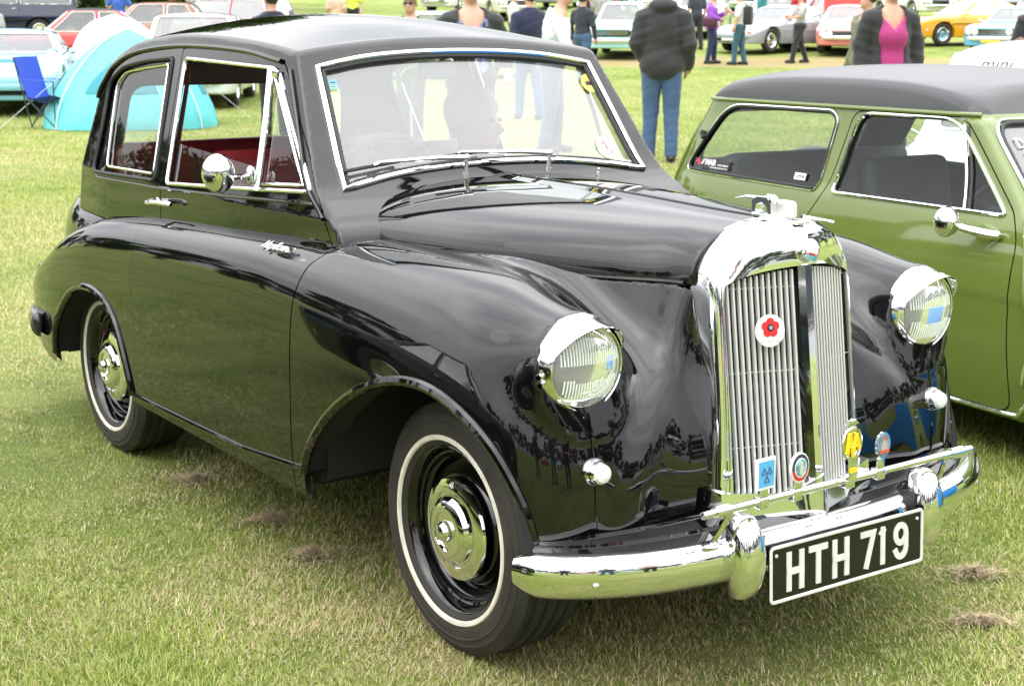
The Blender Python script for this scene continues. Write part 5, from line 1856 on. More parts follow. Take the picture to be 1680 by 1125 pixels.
# ================================================================== green small saloon beside the black one
GREEN = mat('avocado_green_paint', (0.125, 0.170, 0.034), 0.08, coat=0.5, bump=(10, 0.006))
ROOFD = mat('dark_grey_roof_paint', (0.012, 0.013, 0.016), 0.24, coat=0.12)
MINI = thing('small_green_saloon', 'avocado green small two-door saloon with dark grey roof, parked beside the black saloon', 'car', (0.277, 2.386, 0.0), R(-6.27))
mz = lut([0.10, 0.2, 0.35, 0.5, 0.65, 0.78, 0.87, 0.95, 1.10, 1.20, 1.30, 1.45], [0.60, 0.640, 0.675, 0.693, 0.690, 0.668, 0.643, 0.620, 0.582, 0.560, 0.52, 0.45])
def f_mini(X, Y, Z):
    y = np.abs(Y)
    w = mz(Z) - 0.08 * sstep(-X, 2.0, 2.6) ** 2 - 0.05 * sstep(X, 0.1, 0.6)
    side = y - w
    # lower body
    px = np.clip((np.abs(X + 0.98) - 1.10) / 0.42, 0, 9)
    py = np.clip((y - w + 0.28) / 0.28, 0, 9)
    pl = ((px ** 3.2 + py ** 3.2) ** (1 / 3.2) - 1) * 0.30
    top = Z - np.interp(X, [-2.6, -2.45, -2.2, -0.5, -0.3, 0.1, 0.4, 0.6], [0.80, 0.86, 0.88, 0.88, 0.875, 0.85, 0.79, 0.68])
    low = smax(smax(pl, top, 0.06), 0.17 - Z, 0.02)
    zg = 1.192 + 0.012 * (X + 2.2) / 1.5
    q = (np.clip(np.abs(X + 1.50) / 0.98, 0, 9) ** 2.8 + np.clip(y / 0.72, 0, 9) ** 2.8) ** (1 / 2.8)
    roof = Z - (zg - 0.01 + 0.165 * np.clip(1 - q, -0.3, 1) ** 0.62 * 1.0)
    roof = Z - (zg - 0.012 + 0.160 * np.sqrt(np.clip(1 - q ** 2, 0, 1)))
    fr = (X - np.interp(Z, [0.5, 0.86, 1.21, 1.5], [-0.20, -0.34, -0.69, -0.98])) * 0.75
    re = (np.interp(Z, [0.5, 0.86, 1.19, 1.5], [-2.56, -2.47, -2.26, -2.05]) - X) * 0.85
    up_ = smax(smax(smax(fr, re, 0.06), side, 0.045), roof, 0.03)
    d = smin(low, smax(up_, 0.6 - Z, 0.02), 0.03)
    for a in (0.0, -2.036):
        r_ = np.sqrt((X - a) ** 2 + (Z - 0.27) ** 2)
        d = np.maximum(d, -np.maximum(r_ - 0.295, 0.42 - y))
    return d
Vm, Qm = iso(f_mini, (-2.66, -0.74, 0.12), (0.62, 0.74, 1.42), 0.021)
Tm = tri(Qm)
MQ = rpoly([(-2.33, 0.875), (-1.44, 0.868), (-1.42, 0.905), (-1.40, 1.140), (-1.44, 1.165), (-2.10, 1.158)], [0.06, 0.08, 0.03, 0.04, 0.06, 0.10], 5)
MD = rpoly([(-1.325, 0.868), (-0.455, 0.875), (-0.775, 1.172), (-1.275, 1.168)], [0.02, 0.03, 0.07, 0.07], 5)
MS = rpoly([(-0.580, 0.895), (0.580, 0.895), (0.525, 1.165), (-0.525, 1.165)], 0.07, 5)
MR = rpoly([(-0.49, 0.89), (0.49, 0.89), (0.45, 1.13), (-0.45, 1.13)], 0.08, 5)
for P in (MQ, MD):
    Vm, Tm = clip(Vm, Tm, np.maximum(sdpoly(Vm[:, 0], Vm[:, 2], P), 0.45 - np.abs(Vm[:, 1])))
Vm, Tm = clip(Vm, Tm, np.maximum(sdpoly(Vm[:, 1], Vm[:, 2], MS), -0.86 - Vm[:, 0]))
Vm, Tm = clip(Vm, Tm, np.maximum(sdpoly(Vm[:, 1], Vm[:, 2], MR), Vm[:, 0] + 2.15))
def mpart(nm, V_, T_, m, inn):
    N_ = nrm(f_mini, V_)
    return obj(nm, [(V_, T_, 0), (V_ - N_ * 0.022, T_[:, ::-1], 1)], [m, inn], MINI, normals=np.concatenate([N_, -N_]))
zgut = lambda X: 1.186 + 0.012 * (X + 2.2) / 1.5
Vr, Tr = clip(Vm, Tm, Vm[:, 2] - zgut(Vm[:, 0]))
Vl, Tl = clip(Vm, Tm, zgut(Vm[:, 0]) - Vm[:, 2])
mpart('roof', Vr, Tr, ROOFD, INTD)
DOORM = rpoly([(-1.345, 0.20), (-0.370, 0.20), (-0.375, 0.82), (-0.43, 0.90), (-0.735, 1.185), (-1.30, 1.182), (-1.375, 0.86), (-1.46, 0.72)], [0.05, 0.06, 0.06, 0.02, 0.04, 0.05, 0.08, 0.12], 5)
DOORM = rpoly([(-1.30, 0.20), (-0.370, 0.20), (-0.375, 0.80), (-0.425, 0.885), (-0.740, 1.184), (-1.315, 1.180), (-1.365, 0.88), (-1.50, 0.66), (-1.46, 0.40)], [0.05, 0.06, 0.10, 0.02, 0.05, 0.05, 0.08, 0.14, 0.1], 5)
gd = np.maximum(sdpoly(Vl[:, 0], Vl[:, 2], DOORM), 0.40 - np.abs(Vl[:, 1]))
Va, Ta = clip(Vl, Tl, gd - 0.0025)
mpart('body', Va, Ta, GREEN, INTD)
Vd_, Td_ = clip(Vl, Tl, -gd - 0.0025)
m1 = Vd_[Td_].mean(1)[:, 1] < 0
for keep in (m1, ~m1):
    us, inv = np.unique(Td_[keep], return_inverse=True)
    mpart('door', Vd_[us], inv.reshape(-1, 3), GREEN, INTD)
obj('door_gap_backing', [box((-1.0, s * 0.60, 0.5), (1.5, 0.02, 0.5)) for s in (-1, 1)], MATTE, MINI)
def mside(P, s, out=0.0):
    return side_path(f_mini, P, s, out)
def mloop(P, s, out):
    return mside(densify(P, 0.025), s, out)
def mglass(P, s, inset):
    P = densify(P, 0.05)
    c = P.mean(0)
    rings = [P, c + (P - c) * 0.5, np.array([c])]
    V = np.concatenate([mside(r, s, inset) for r in rings])
    n = len(P)
    return V, [(i, (i + 1) % n, n + (i + 1) % n, n + i) for i in range(n)] + [(n + i, n + (i + 1) % n, 2 * n) for i in range(n)]
def grow(P, k):
    P = np.array(P)
    c = P.mean(0)
    ex = P.max(0) - P.min(0)
    return c + (P - c) * (1 + 2 * k / ex)
for s in (-1, 1):
    obj('quarter_glass', mglass(MQ, s, -0.004), DGLASS, MINI)
    obj('quarter_rubber', tube(mloop(grow(MQ, 0.002), s, 0.002), 0.0085, 8, closed=True), DARKRUB, MINI)
    qt = densify(grow(MQ, 0.009), 0.02)
    qt = mside(qt, s, 0.004)
    obj('quarter_chrome', tube(qt, 0.0045, 6, closed=True), CHROME, MINI)
    obj('door_glass', mglass(MD, s, -0.006), DGLASS, MINI)
    obj('door_chrome', tube(mloop(grow(MD, 0.004), s, 0.004), 0.0075, 8, closed=True), CHROME, MINI)
    obj('quarterlight_bar', tube(mside(densify([(-0.645, 0.872), (-0.680, 1.00), (-0.742, 1.160)], 0.04, False), s, 0.0), 0.007, 6), CHROME, MINI)
    obj('quarterlight_seal', tube(mside(densify([(-0.622, 0.872), (-0.657, 1.00), (-0.722, 1.155)], 0.04, False), s, -0.002), 0.007, 6), DARKRUB, MINI)
    xs = np.linspace(-2.285, -0.700, 40)
    gut = mside(np.stack([xs, zgut(xs) - 0.004], 1), s, 0.006)
    obj('roof_gutter', tube(gut, 0.0085, 8), GREEN, MINI)
    obj('sill_trim', tube(mside(crom([(-1.75, 0.29), (-1.70, 0.215), (-1.62, 0.195), (-1.0, 0.195), (-0.42, 0.195), (-0.32, 0.22), (-0.255, 0.32)], 6), s, 0.004), 0.009, 8), CHROME, MINI)
    P = [(0.0 + 0.305 * math.cos(R(a)), 0.27 + 0.305 * math.sin(R(a))) for a in range(170, 5, -5)]
    obj('arch_trim', tube(mside(P, s, 0.006), 0.010, 8), CHROME, MINI)
    # wing seam flange running down from the screen pillar
    obj('wing_seam', tube(mside(crom([(-0.365, 0.86), (-0.33, 0.76), (-0.30, 0.62), (-0.285, 0.52)], 6), s, 0.002), 0.0075, 6), GREEN, MINI)
    obj('pillar_seam', tube(mside(crom([(-2.29, 1.16), (-2.36, 1.0), (-2.43, 0.82), (-2.45, 0.6)], 6), s, 0.0), 0.010, 6), GREEN, MINI)
    # mirror
    mm = thing('door_mirror', None, None)
    mm.parent = MINI
    b0 = mside([(-0.535, 0.812)], s, 0.0)[0]
    obj('mirror_arm', tube(crom([b0 + [0.10, s * 0.010, -0.004], b0 + [0.05, s * 0.035, 0], b0 + [-0.02, s * 0.06, 0.01], b0 + [-0.045, s * 0.075, 0.02]], 5), [0.006] + [0.016] * 8 + [0.014] * 5 + [0.010, 0.008], 10)[0:2], CHROME, mm)
    hd = lathe([(-0.046, 0.003), (-0.040, 0.024), (-0.020, 0.041), (0.0, 0.047), (0.008, 0.046), (0.008, 0.002)], (0, 0, 0), (-1, -s * 0.25, 0), 28)
    obj('mirror_head', (np.array(hd[0]) * [1, 1, 1.15] + b0 + [-0.075, s * 0.095, 0.030], hd[1]), CHROME, mm)
    obj('hinge_catch', [cyl(mside([(-2.245, 1.03)], s, 0.0)[0], mside([(-2.245, 1.03)], s, 0.022)[0], 0.012), cyl(mside([(-2.23, 1.015)], s, 0.0)[0], mside([(-2.23, 1.015)], s, 0.022)[0], 0.012)], DARKRUB, MINI)
    for a in (0.0, -2.036):
        w = thing('wheel', None, None, (a, s * 0.595, 0.262))
        w.parent = MINI
        wr = 0.262
        obj('tyre', lathe([(-0.07, 0.15), (-0.085, 0.20), (-0.07, wr - 0.01), (-0.055, wr), (-0.03, wr), (-0.028, wr - 0.008), (-0.02, wr - 0.008), (-0.018, wr), (0.02, wr), (0.022, wr - 0.008), (0.03, wr - 0.008), (0.032, wr), (0.055, wr), (0.07, wr - 0.012), (0.085, 0.21), (0.08, 0.165), (0.07, 0.15)], (0, 0, 0), (0, s, 0), 48), RUBBER, w)
        obj('rim', lathe([(0.07, 0.155), (0.078, 0.148), (0.03, 0.135), (0.02, 0.09), (0.04, 0.06), (0.05, 0.001)], (0, 0, 0), (0, s, 0), 36), SATIN, w)
def mscr(P, sg, out):
    P = densify(P, 0.04)
    Q = solve_axis(f_mini, np.stack([np.full(len(P), 0.1 if sg > 0 else -2.75), P[:, 0], P[:, 1]], 1), (-sg, 0, 0), 1.2, 300)
    return Q + nrm(f_mini, Q) * out
for P, sg, nm in ((MS, 1, 'windscreen'), (MR, -1, 'rear_window')):
    Q = mscr(P, sg, -0.004)
    obj(nm, (np.concatenate([Q, [Q.mean(0)]]), [(i, (i + 1) % len(Q), len(Q)) for i in range(len(Q))]), FGLASS if sg > 0 else DGLASS, MINI)
    obj('screen_rubber', tube(mscr(P, sg, 0.004), 0.009, 8, closed=True), DARKRUB, MINI)
    obj('screen_chrome', tube(mscr(grow(P, 0.012), sg, 0.005), 0.006, 6, closed=True), CHROME, MINI)
# stickers
def side_M(x, z, s=-1, out=0.006):
    p_ = mside([(x, z)], s, out)[0]
    n_ = nrm(f_mini, p_[None])[0]
    return basis(p_, (1, 0, 0) if s < 0 else (-1, 0, 0), np.cross(n_, (1, 0, 0)) if s < 0 else np.cross(n_, (-1, 0, 0)))
M = side_M(-2.125, 0.905)
st = obj('dark_sticker', prism([(-0.125, -0.020), (0.125, -0.020), (0.125, 0.022), (-0.125, 0.022)], M, 0.001), INK, MINI)
st['label'] = 'dark motorsport sticker low in the rear side window'
obj('white_lettering', [text_geo('MAB', 0.036, M @ Matrix.Translation((-0.010, 0.006, 0.0012)), 0.0003, 0, 0.001), text_geo('motorsport', 0.015, M @ Matrix.Translation((0.080, 0.0, 0.0012)), 0.0003), text_geo('www.mabmotorsport.com', 0.0115, M @ Matrix.Translation((0.055, -0.014, 0.0012)), 0.0003), text_geo('//', 0.030, M @ Matrix.Translation((-0.066, 0.006, 0.0012)), 0.0003, 0.3, 0.001)], WHT, st)
obj('red_flash', [prism([(-0.115, 0.0), (-0.088, 0.004), (-0.098, 0.024)], M @ Matrix.Translation((0, 0, 0.0012)), 0.0006), prism([(-0.098, -0.006), (-0.078, -0.012), (-0.084, 0.008)], M @ Matrix.Translation((0, 0, 0.0012)), 0.0006)], RED, st)
M = side_M(-1.535, 0.905)
st = obj('small_white_sticker', prism([(-0.034, -0.013), (0.034, -0.013), (0.034, 0.015), (-0.034, 0.015)], M, 0.001), WHT, MINI)
obj('sticker_lettering', text_geo('CLIFFORD', 0.0135, M @ Matrix.Translation((0, 0.0005, 0.0012)), 0.0003, 0, 0.0004), INK, st)
p = mscr(np.array([(-0.30, 1.10)]), 1, 0.003)[0]
n_ = nrm(f_mini, p[None])[0]
M = basis(p, (0, 1, 0), (-0.6, 0, 0.6))
obj('screen_lettering', [text_geo('DELCO', 0.065, M @ Matrix.Translation((-0.08, 0.0, 0)), 0.0004), text_geo('KITCHEN', 0.045, M @ Matrix.Translation((-0.08, -0.055, 0)), 0.0004)], WHT, MINI)
p = mscr(np.array([(-0.46, 0.96)]), 1, 0.003)[0]
obj('round_disc_sticker', disc(p, n_, (0, 0, 1), 0.045, 0.045)[0], WHT, MINI)
# inside
TAN = mat('tan_grey_seat', (0.10, 0.085, 0.075), 0.5)
for y in (-0.30, 0.30):
    s_ = thing('front_seat', None, None); s_.parent = MINI
    obj('seat_cushion', box((-1.00, y, 0.46), (0.45, 0.44, 0.16), 0.05), TAN, s_)
    obj('seat_back', xf(box((0, 0, 0), (0.11, 0.44, 0.56), 0.045), Matrix.Translation((-1.26, y, 0.72)) @ Matrix.Rotation(R(-14), 4, 'Y')), INTD, s_)
    obj('headrest', xf(box((0, 0, 0), (0.10, 0.26, 0.17), 0.04), Matrix.Translation((-1.36, y, 1.04)) @ Matrix.Rotation(R(-10), 4, 'Y')), INTD, s_) if y > 0 else None
s_ = thing('rear_seat', None, None); s_.parent = MINI
obj('seat_cushion', box((-1.85, 0, 0.46), (0.45, 1.05, 0.18), 0.05), INTD, s_)
obj('seat_back', xf(box((0, 0, 0), (0.12, 1.05, 0.50), 0.04), Matrix.Translation((-2.12, 0, 0.70)) @ Matrix.Rotation(R(-16), 4, 'Y')), mat('charcoal_seat_cloth', (0.06, 0.065, 0.065), 0.7, bump=(40, 0.3)), s_)
obj('rear_shelf', box((-2.32, 0, 0.855), (0.26, 1.12, 0.03)), INTD, MINI)
obj('shelf_speaker', ell((-2.27, 0.05, 0.90), (0.09, 0.13, 0.05)), mat('black_leather', (0.01, 0.01, 0.01), 0.35), MINI)
obj('dashboard', box((-0.52, 0, 0.84), (0.22, 1.15, 0.08), 0.02), INTD, MINI)
obj('cabin_floor', [box((-1.2, 0, 0.24), (2.2, 1.20, 0.06)), box((-2.30, 0, 0.50), (0.05, 1.1, 0.5)), box((-0.32, 0, 0.5), (0.05, 1.1, 0.6))], MATTE, MINI)
swm = obj('steering_wheel', tube([Matrix.Translation((-0.80, -0.30, 0.86)) @ Matrix.Rotation(R(-50), 4, 'Y') @ Vector((0.17 * math.cos(t), 0.17 * math.sin(t), 0)) for t in np.linspace(0, 2 * PI, 32, endpoint=False)], 0.011, 8, closed=True), INTD, MINI)
# front: lamps, grille, bumpers
obj('grille', prism(rpoly([(-0.34, -0.11), (0.34, -0.11), (0.40, 0.02), (0.30, 0.10), (-0.30, 0.10), (-0.40, 0.02)], 0.04), basis((0.555, 0, 0.56), (0, 1, 0), (0, 0, 1)), 0.012), SATIN, MINI)
bx = crom([(0.40, -0.66, 0.36), (0.55, -0.58, 0.36), (0.62, -0.3, 0.36), (0.63, 0, 0.36), (0.62, 0.3, 0.36), (0.55, 0.58, 0.36), (0.40, 0.66, 0.36)], 4)
obj('front_bumper', sweep(bx, [(-0.01, 0.035), (0.012, 0.03), (0.02, 0), (0.012, -0.03), (-0.01, -0.035)]), CHROME, MINI)
obj('rear_bumper', sweep((bx * [-1, 1, 1] - [1.98, 0, 0])[::-1], [(-0.01, 0.035), (0.012, 0.03), (0.02, 0), (0.012, -0.03), (-0.01, -0.035)]), CHROME, MINI)
for s in (-1, 1):
    obj('headlamp', lathe([(-0.03, 0.092), (0.02, 0.095), (0.03, 0.085), (0.05, 0.05), (0.055, 0.001)], (0.53, s * 0.50, 0.60), (1, 0, 0), 32), LAMPW, MINI)
    obj('tail_lamp', box((-2.50, s * 0.60, 0.62), (0.05, 0.08, 0.16), 0.015), RED, MINI)
# ================================================================== cars on the field
P_ = lambda n, c, r=0.07: tint(n, c, r)
white = P_('white_car_paint', (0.72, 0.72, 0.70))
cyan = P_('pale_blue_car_paint', (0.22, 0.48, 0.60))
deepb = P_('sky_blue_car_paint', (0.12, 0.40, 0.62))
orange = P_('orange_yellow_paint', (0.72, 0.33, 0.015))
redp = P_('red_car_paint', (0.55, 0.035, 0.025))
pinkr = P_('faded_red_paint', (0.62, 0.22, 0.20))
maroon = P_('maroon_car_paint', (0.24, 0.025, 0.04))
bronze = P_('bronze_car_paint', (0.22, 0.10, 0.05))
silver = P_('silver_grey_paint', (0.28, 0.30, 0.32), 0.15)
darkg = P_('dark_grey_paint', (0.09, 0.11, 0.12))
turq = P_('turquoise_car_paint', (0.35, 0.68, 0.66))
navy = P_('navy_van_paint', (0.004, 0.007, 0.035))
blackp = P_('black_car_paint', (0.008, 0.008, 0.009))
vinyl = mat('black_vinyl_roof', (0.03, 0.03, 0.032), 0.5)
silveryellow = mat('plate_yellow', (0.75, 0.55, 0.03), 0.4)
platew = mat('plate_white', (0.75, 0.75, 0.73), 0.4)
# left side
build_car('sports_coupe', 'pale blue low sports car with bulging front wings behind the blue camp chair', None, 42, 23.6, A_TO + R(12), L=4.6, W=1.76, deck=[(-2.3, 0.86), (-1.2, 0.92), (0.2, 0.84), (1.2, 0.82), (1.9, 0.74), (2.3, 0.58)], gh=(-1.3, -0.75, -0.15, 0.45), Hh=1.22, belt=0.82, wb=2.49, wr=0.32, h=0.045, paint=cyan, face='low', bumper=cyan, bulge=0.13, amber=True, glass=FGLASS)
build_car('saloon_car', 'white classic saloon parked nose-on beyond the black car, seen through its door window', None, 338, 25.2, A_TO + R(4), L=4.3, W=1.68, Hh=1.47, belt=0.92, deck=[(-2.15, 0.85), (-1.2, 0.93), (0.7, 0.93), (1.6, 0.88), (2.15, 0.80)], gh=(-1.35, -0.95, 0.30, 0.72), h=0.05, paint=white, face='bar', tumble=0.16, plate=PLATEB)
build_car('coupe_car', 'red coupe with black vinyl roof and chrome window frames, far left', None, 152, 33.5, A_LEFT + R(18), L=4.4, W=1.66, Hh=1.42, deck=[(-2.2, 0.80), (-1.2, 0.90), (0.5, 0.88), (1.6, 0.82), (2.2, 0.72)], gh=(-1.55, -0.75, 0.15, 0.80), paint=redp, roofpaint=vinyl, h=0.05)
build_car('estate_car', 'maroon estate car beyond the white saloon, upper left', None, 372, 41, A_LEFT - R(20), L=4.5, W=1.68, Hh=1.46, gh=(-2.1, -1.85, 0.35, 0.85), paint=maroon, h=0.055, deck=[(-2.25, 0.88), (0.6, 0.90), (1.7, 0.85), (2.25, 0.72)])
build_car('saloon_car', 'bronze brown saloon half hidden behind the white saloon', None, 268, 38.5, A_LEFT + R(5), L=4.5, W=1.68, Hh=1.44, paint=bronze, h=0.055)
vv = build_car('panel_van', 'dark navy van in the shade of the trees, far left', None, 28, 45, A_LEFT + R(10), L=4.6, W=1.85, Hh=1.7, belt=1.05, deck=[(-2.3, 1.0), (1.4, 1.05), (1.9, 0.98), (2.3, 0.82)], gh=(-2.28, -2.2, 1.0, 1.5), paint=navy, h=0.06, wr=0.33)
vv['category'] = 'van'
# middle
build_car('saloon_car', 'grey rounded saloon behind the person in the white hat', None, 700, 32.5, A_LEFT + R(12), L=4.2, W=1.62, Hh=1.42, paint=P_('mid_grey_paint', (0.24, 0.26, 0.27)), h=0.055)
build_car('small_saloon', 'small pale turquoise saloon with chrome bumper, seen nose-on in the middle distance', None, 1014, 40.5, A_TO + R(-12), L=3.8, W=1.50, Hh=1.42, wb=2.3, deck=[(-1.9, 0.78), (-0.9, 0.90), (0.5, 0.90), (1.5, 0.86), (1.9, 0.76)], gh=(-1.25, -0.80, 0.20, 0.62), paint=turq, h=0.05, face='mouth', wr=0.30)
build_car('saloon_car', 'white saloon with chrome bumper left of the purple top', None, 1138, 49, A_TO - R(14), L=4.3, W=1.62, Hh=1.46, paint=white, h=0.055, face='mouth')
build_car('coupe_car', 'silver grey low coupe behind the person with the backpack', None, 1262, 42.5, A_TO - R(48), L=4.2, W=1.66, Hh=1.27, deck=[(-2.1, 0.82), (-0.9, 0.86), (0.5, 0.80), (1.5, 0.70), (2.1, 0.52)], gh=(-1.9, -0.8, 0.05, 0.85), belt=0.80, paint=silver, h=0.045, face='low', bumper=silver, plate=platew)
ww_ = build_car('estate_car', 'white estate car behind the silver grey coupe', None, 1262, 50, A_TO - R(25), L=4.3, W=1.66, Hh=1.5, paint=white, h=0.055, gh=(-2.0, -1.8, 0.35, 0.8))
build_car('hatchback', 'faded pink red hatchback with white screen frame beside the magenta top', None, 1372, 42, A_TO - R(15), L=3.9, W=1.58, Hh=1.32, wb=2.4, paint=pinkr, h=0.05, deck=[(-1.95, 0.85), (-1.0, 0.86), (0.5, 0.84), (1.4, 0.75), (1.95, 0.62)], belt=0.84)
oc = build_car('coupe_car', 'orange yellow coupe with white window frames', None, 1560, 45.5, A_LEFT + R(16), L=4.3, W=1.66, Hh=1.30, deck=[(-2.15, 0.78), (-1.2, 0.86), (0.3, 0.84), (1.5, 0.80), (2.15, 0.66)], gh=(-1.75, -0.85, 0.05, 0.75), belt=0.84, paint=orange, roofpaint=P_('cream_paint', (0.70, 0.62, 0.45)), h=0.045)
build_car('coupe_car', 'bright blue fastback coupe with black grille and four lamps', None, 1640, 42.0, A_TO - R(36), L=4.3, W=1.66, Hh=1.30, deck=[(-2.15, 0.80), (-1.2, 0.86), (0.3, 0.84), (1.6, 0.80), (2.15, 0.70)], gh=(-1.75, -0.85, 0.0, 0.70), belt=0.84, paint=deepb, h=0.04, face='bar', bumper=SATIN, plate=silveryellow)
# far row along the top of the picture
far_specs = [(760, 62, -30, 'white', white, 'white saloon in the far row above the windscreen of the black car'),
             (815, 58, 20, 'pale', P_('pale_cream_paint', (0.62, 0.60, 0.50)), 'cream saloon in the far row beside the floral top'),
             (905, 66, -15, 'grey', silver, 'silver saloon in the far row behind the pale blue shirt'),
             (1010, 62, 30, 'blue', P_('powder_blue_paint', (0.40, 0.55, 0.65)), 'powder blue saloon in the far row above the small turquoise car'),
             (1095, 60, -20, 'white', white, 'white saloon in the far row behind the black hooded jacket'),
             (1180, 62, 10, 'green', P_('sage_green_paint', (0.30, 0.42, 0.32)), 'sage green saloon in the far row behind the purple top'),
             (1320, 60, -35, 'blue', P_('steel_blue_paint', (0.16, 0.27, 0.38)), 'steel blue saloon in the far row left of the raised red bonnet'),
             (1470, 60, 15, 'white', P_('ivory_paint', (0.66, 0.66, 0.60)), 'ivory saloon in the far row behind the orange coupe'),
             (1610, 58, -12, 'grey', darkg, 'dark grey saloon in the far row behind the blue coupe'),
             (1680, 64, 20, 'pale', P_('pale_grey_paint', (0.5, 0.52, 0.53)), 'pale grey saloon at the right end of the far row')]
for u, d, a, k, p, lab in far_specs:
    build_car('parked_car', lab, 'cars in the far row', u, d, A_TO + R(a), L=4.2, W=1.62, Hh=1.42, paint=p, h=0.075)
# white car behind the green one, with a lettered sun strip
wc = build_car('small_white_saloon', 'small white saloon with a lettered sun strip behind the green saloon', None, loc=place(1700, 8.9), rz=math.atan2(CAMP.y - place(1700, 8.9).y, CAMP.x - place(1700, 8.9).x) - R(6), L=3.05, W=1.41, Hh=1.42, wb=2.03, wr=0.26, belt=0.88, deck=[(-1.5, 0.86), (0.7, 0.88), (1.1, 0.84), (1.5, 0.70)], gh=(-1.40, -1.15, 0.35, 0.72), paint=white, roofpaint=white, h=0.035, tumble=0.14, face='mouth')
wc.location.z = 0.0
fx0 = lambda z: 0.72 + (0.35 - 0.72) * (z - 0.88) / (1.42 - 0.88)
def strip_pt(y, z, o=0.014):
    return Vector((fx0(z) + o + 0.022, y, z))
obj('sun_strip', ([tuple(strip_pt(y, z)) for y, z in ((-0.50, 1.215), (0.50, 1.215), (0.46, 1.345), (-0.46, 1.345))], [(0, 1, 2, 3)]), WHT, wc)
Ms = basis(strip_pt(-0.26, 1.282, 0.017), (0, 1, 0), (-0.75, 0, 1))
obj('strip_lettering', text_geo('mini', 0.105, Ms, 0.001, 0.35), INK, wc)
obj('strip_lettering', text_geo('sp', 0.105, Ms @ Matrix.Translation((0.42, 0, 0)), 0.001, 0.35), INK, wc)
obj('red_cross', [prism([(-0.012, -0.04), (0.004, -0.04), (0.012, 0.04), (-0.004, 0.04)], Ms @ Matrix.Translation((0.26, 0, 0)), 0.001), prism([(-0.04, 0.012), (0.046, 0.018), (0.046, 0.030), (-0.04, 0.024)], Ms @ Matrix.Translation((0.26, 0, 0.0012)), 0.001)], RED, wc)
# raised red bonnet of a car in the row
rc = build_car('hatchback', 'bright red hatchback with its bonnet raised, behind the pink red one', None, 1352, 46.5, A_TO + R(8), L=3.8, W=1.58, Hh=1.36, paint=redp, h=0.06)
rcb = obj('raised_bonnet', xf(box((0, 0, 0.50), (0.05, 1.35, 1.05), 0.02), Matrix.Translation((0.80, 0, 0.86)) @ Matrix.Rotation(R(-12), 4, 'Y')), redp, rc)
# dark neighbour parked out of the frame on the near side: seen mirrored in the wing
nb = build_car('saloon_car', 'black saloon parked alongside, mirrored in the front wing of the black car', None, loc=(-1.05, -3.02, 0.0), rz=R(1), L=4.2, W=1.62, Hh=1.45, paint=blackp, h=0.05, face='mouth')
bl = thing('display_board', 'bright blue board standing low in front of the cars, mirrored in the chrome', 'board', (1.50, 2.05, 0), R(57))
obj('board_panel', box((0, 0, 0.30), (0.04, 0.95, 0.56), 0.008), mat('bright_blue_panel', (0.03, 0.26, 0.72), 0.4), bl)
obj('board_foot', [box((0, -0.3, 0.012), (0.34, 0.04, 0.024))], MATTE, bl)
obj('board_foot', [box((0, 0.3, 0.012), (0.34, 0.04, 0.024))], MATTE, bl)

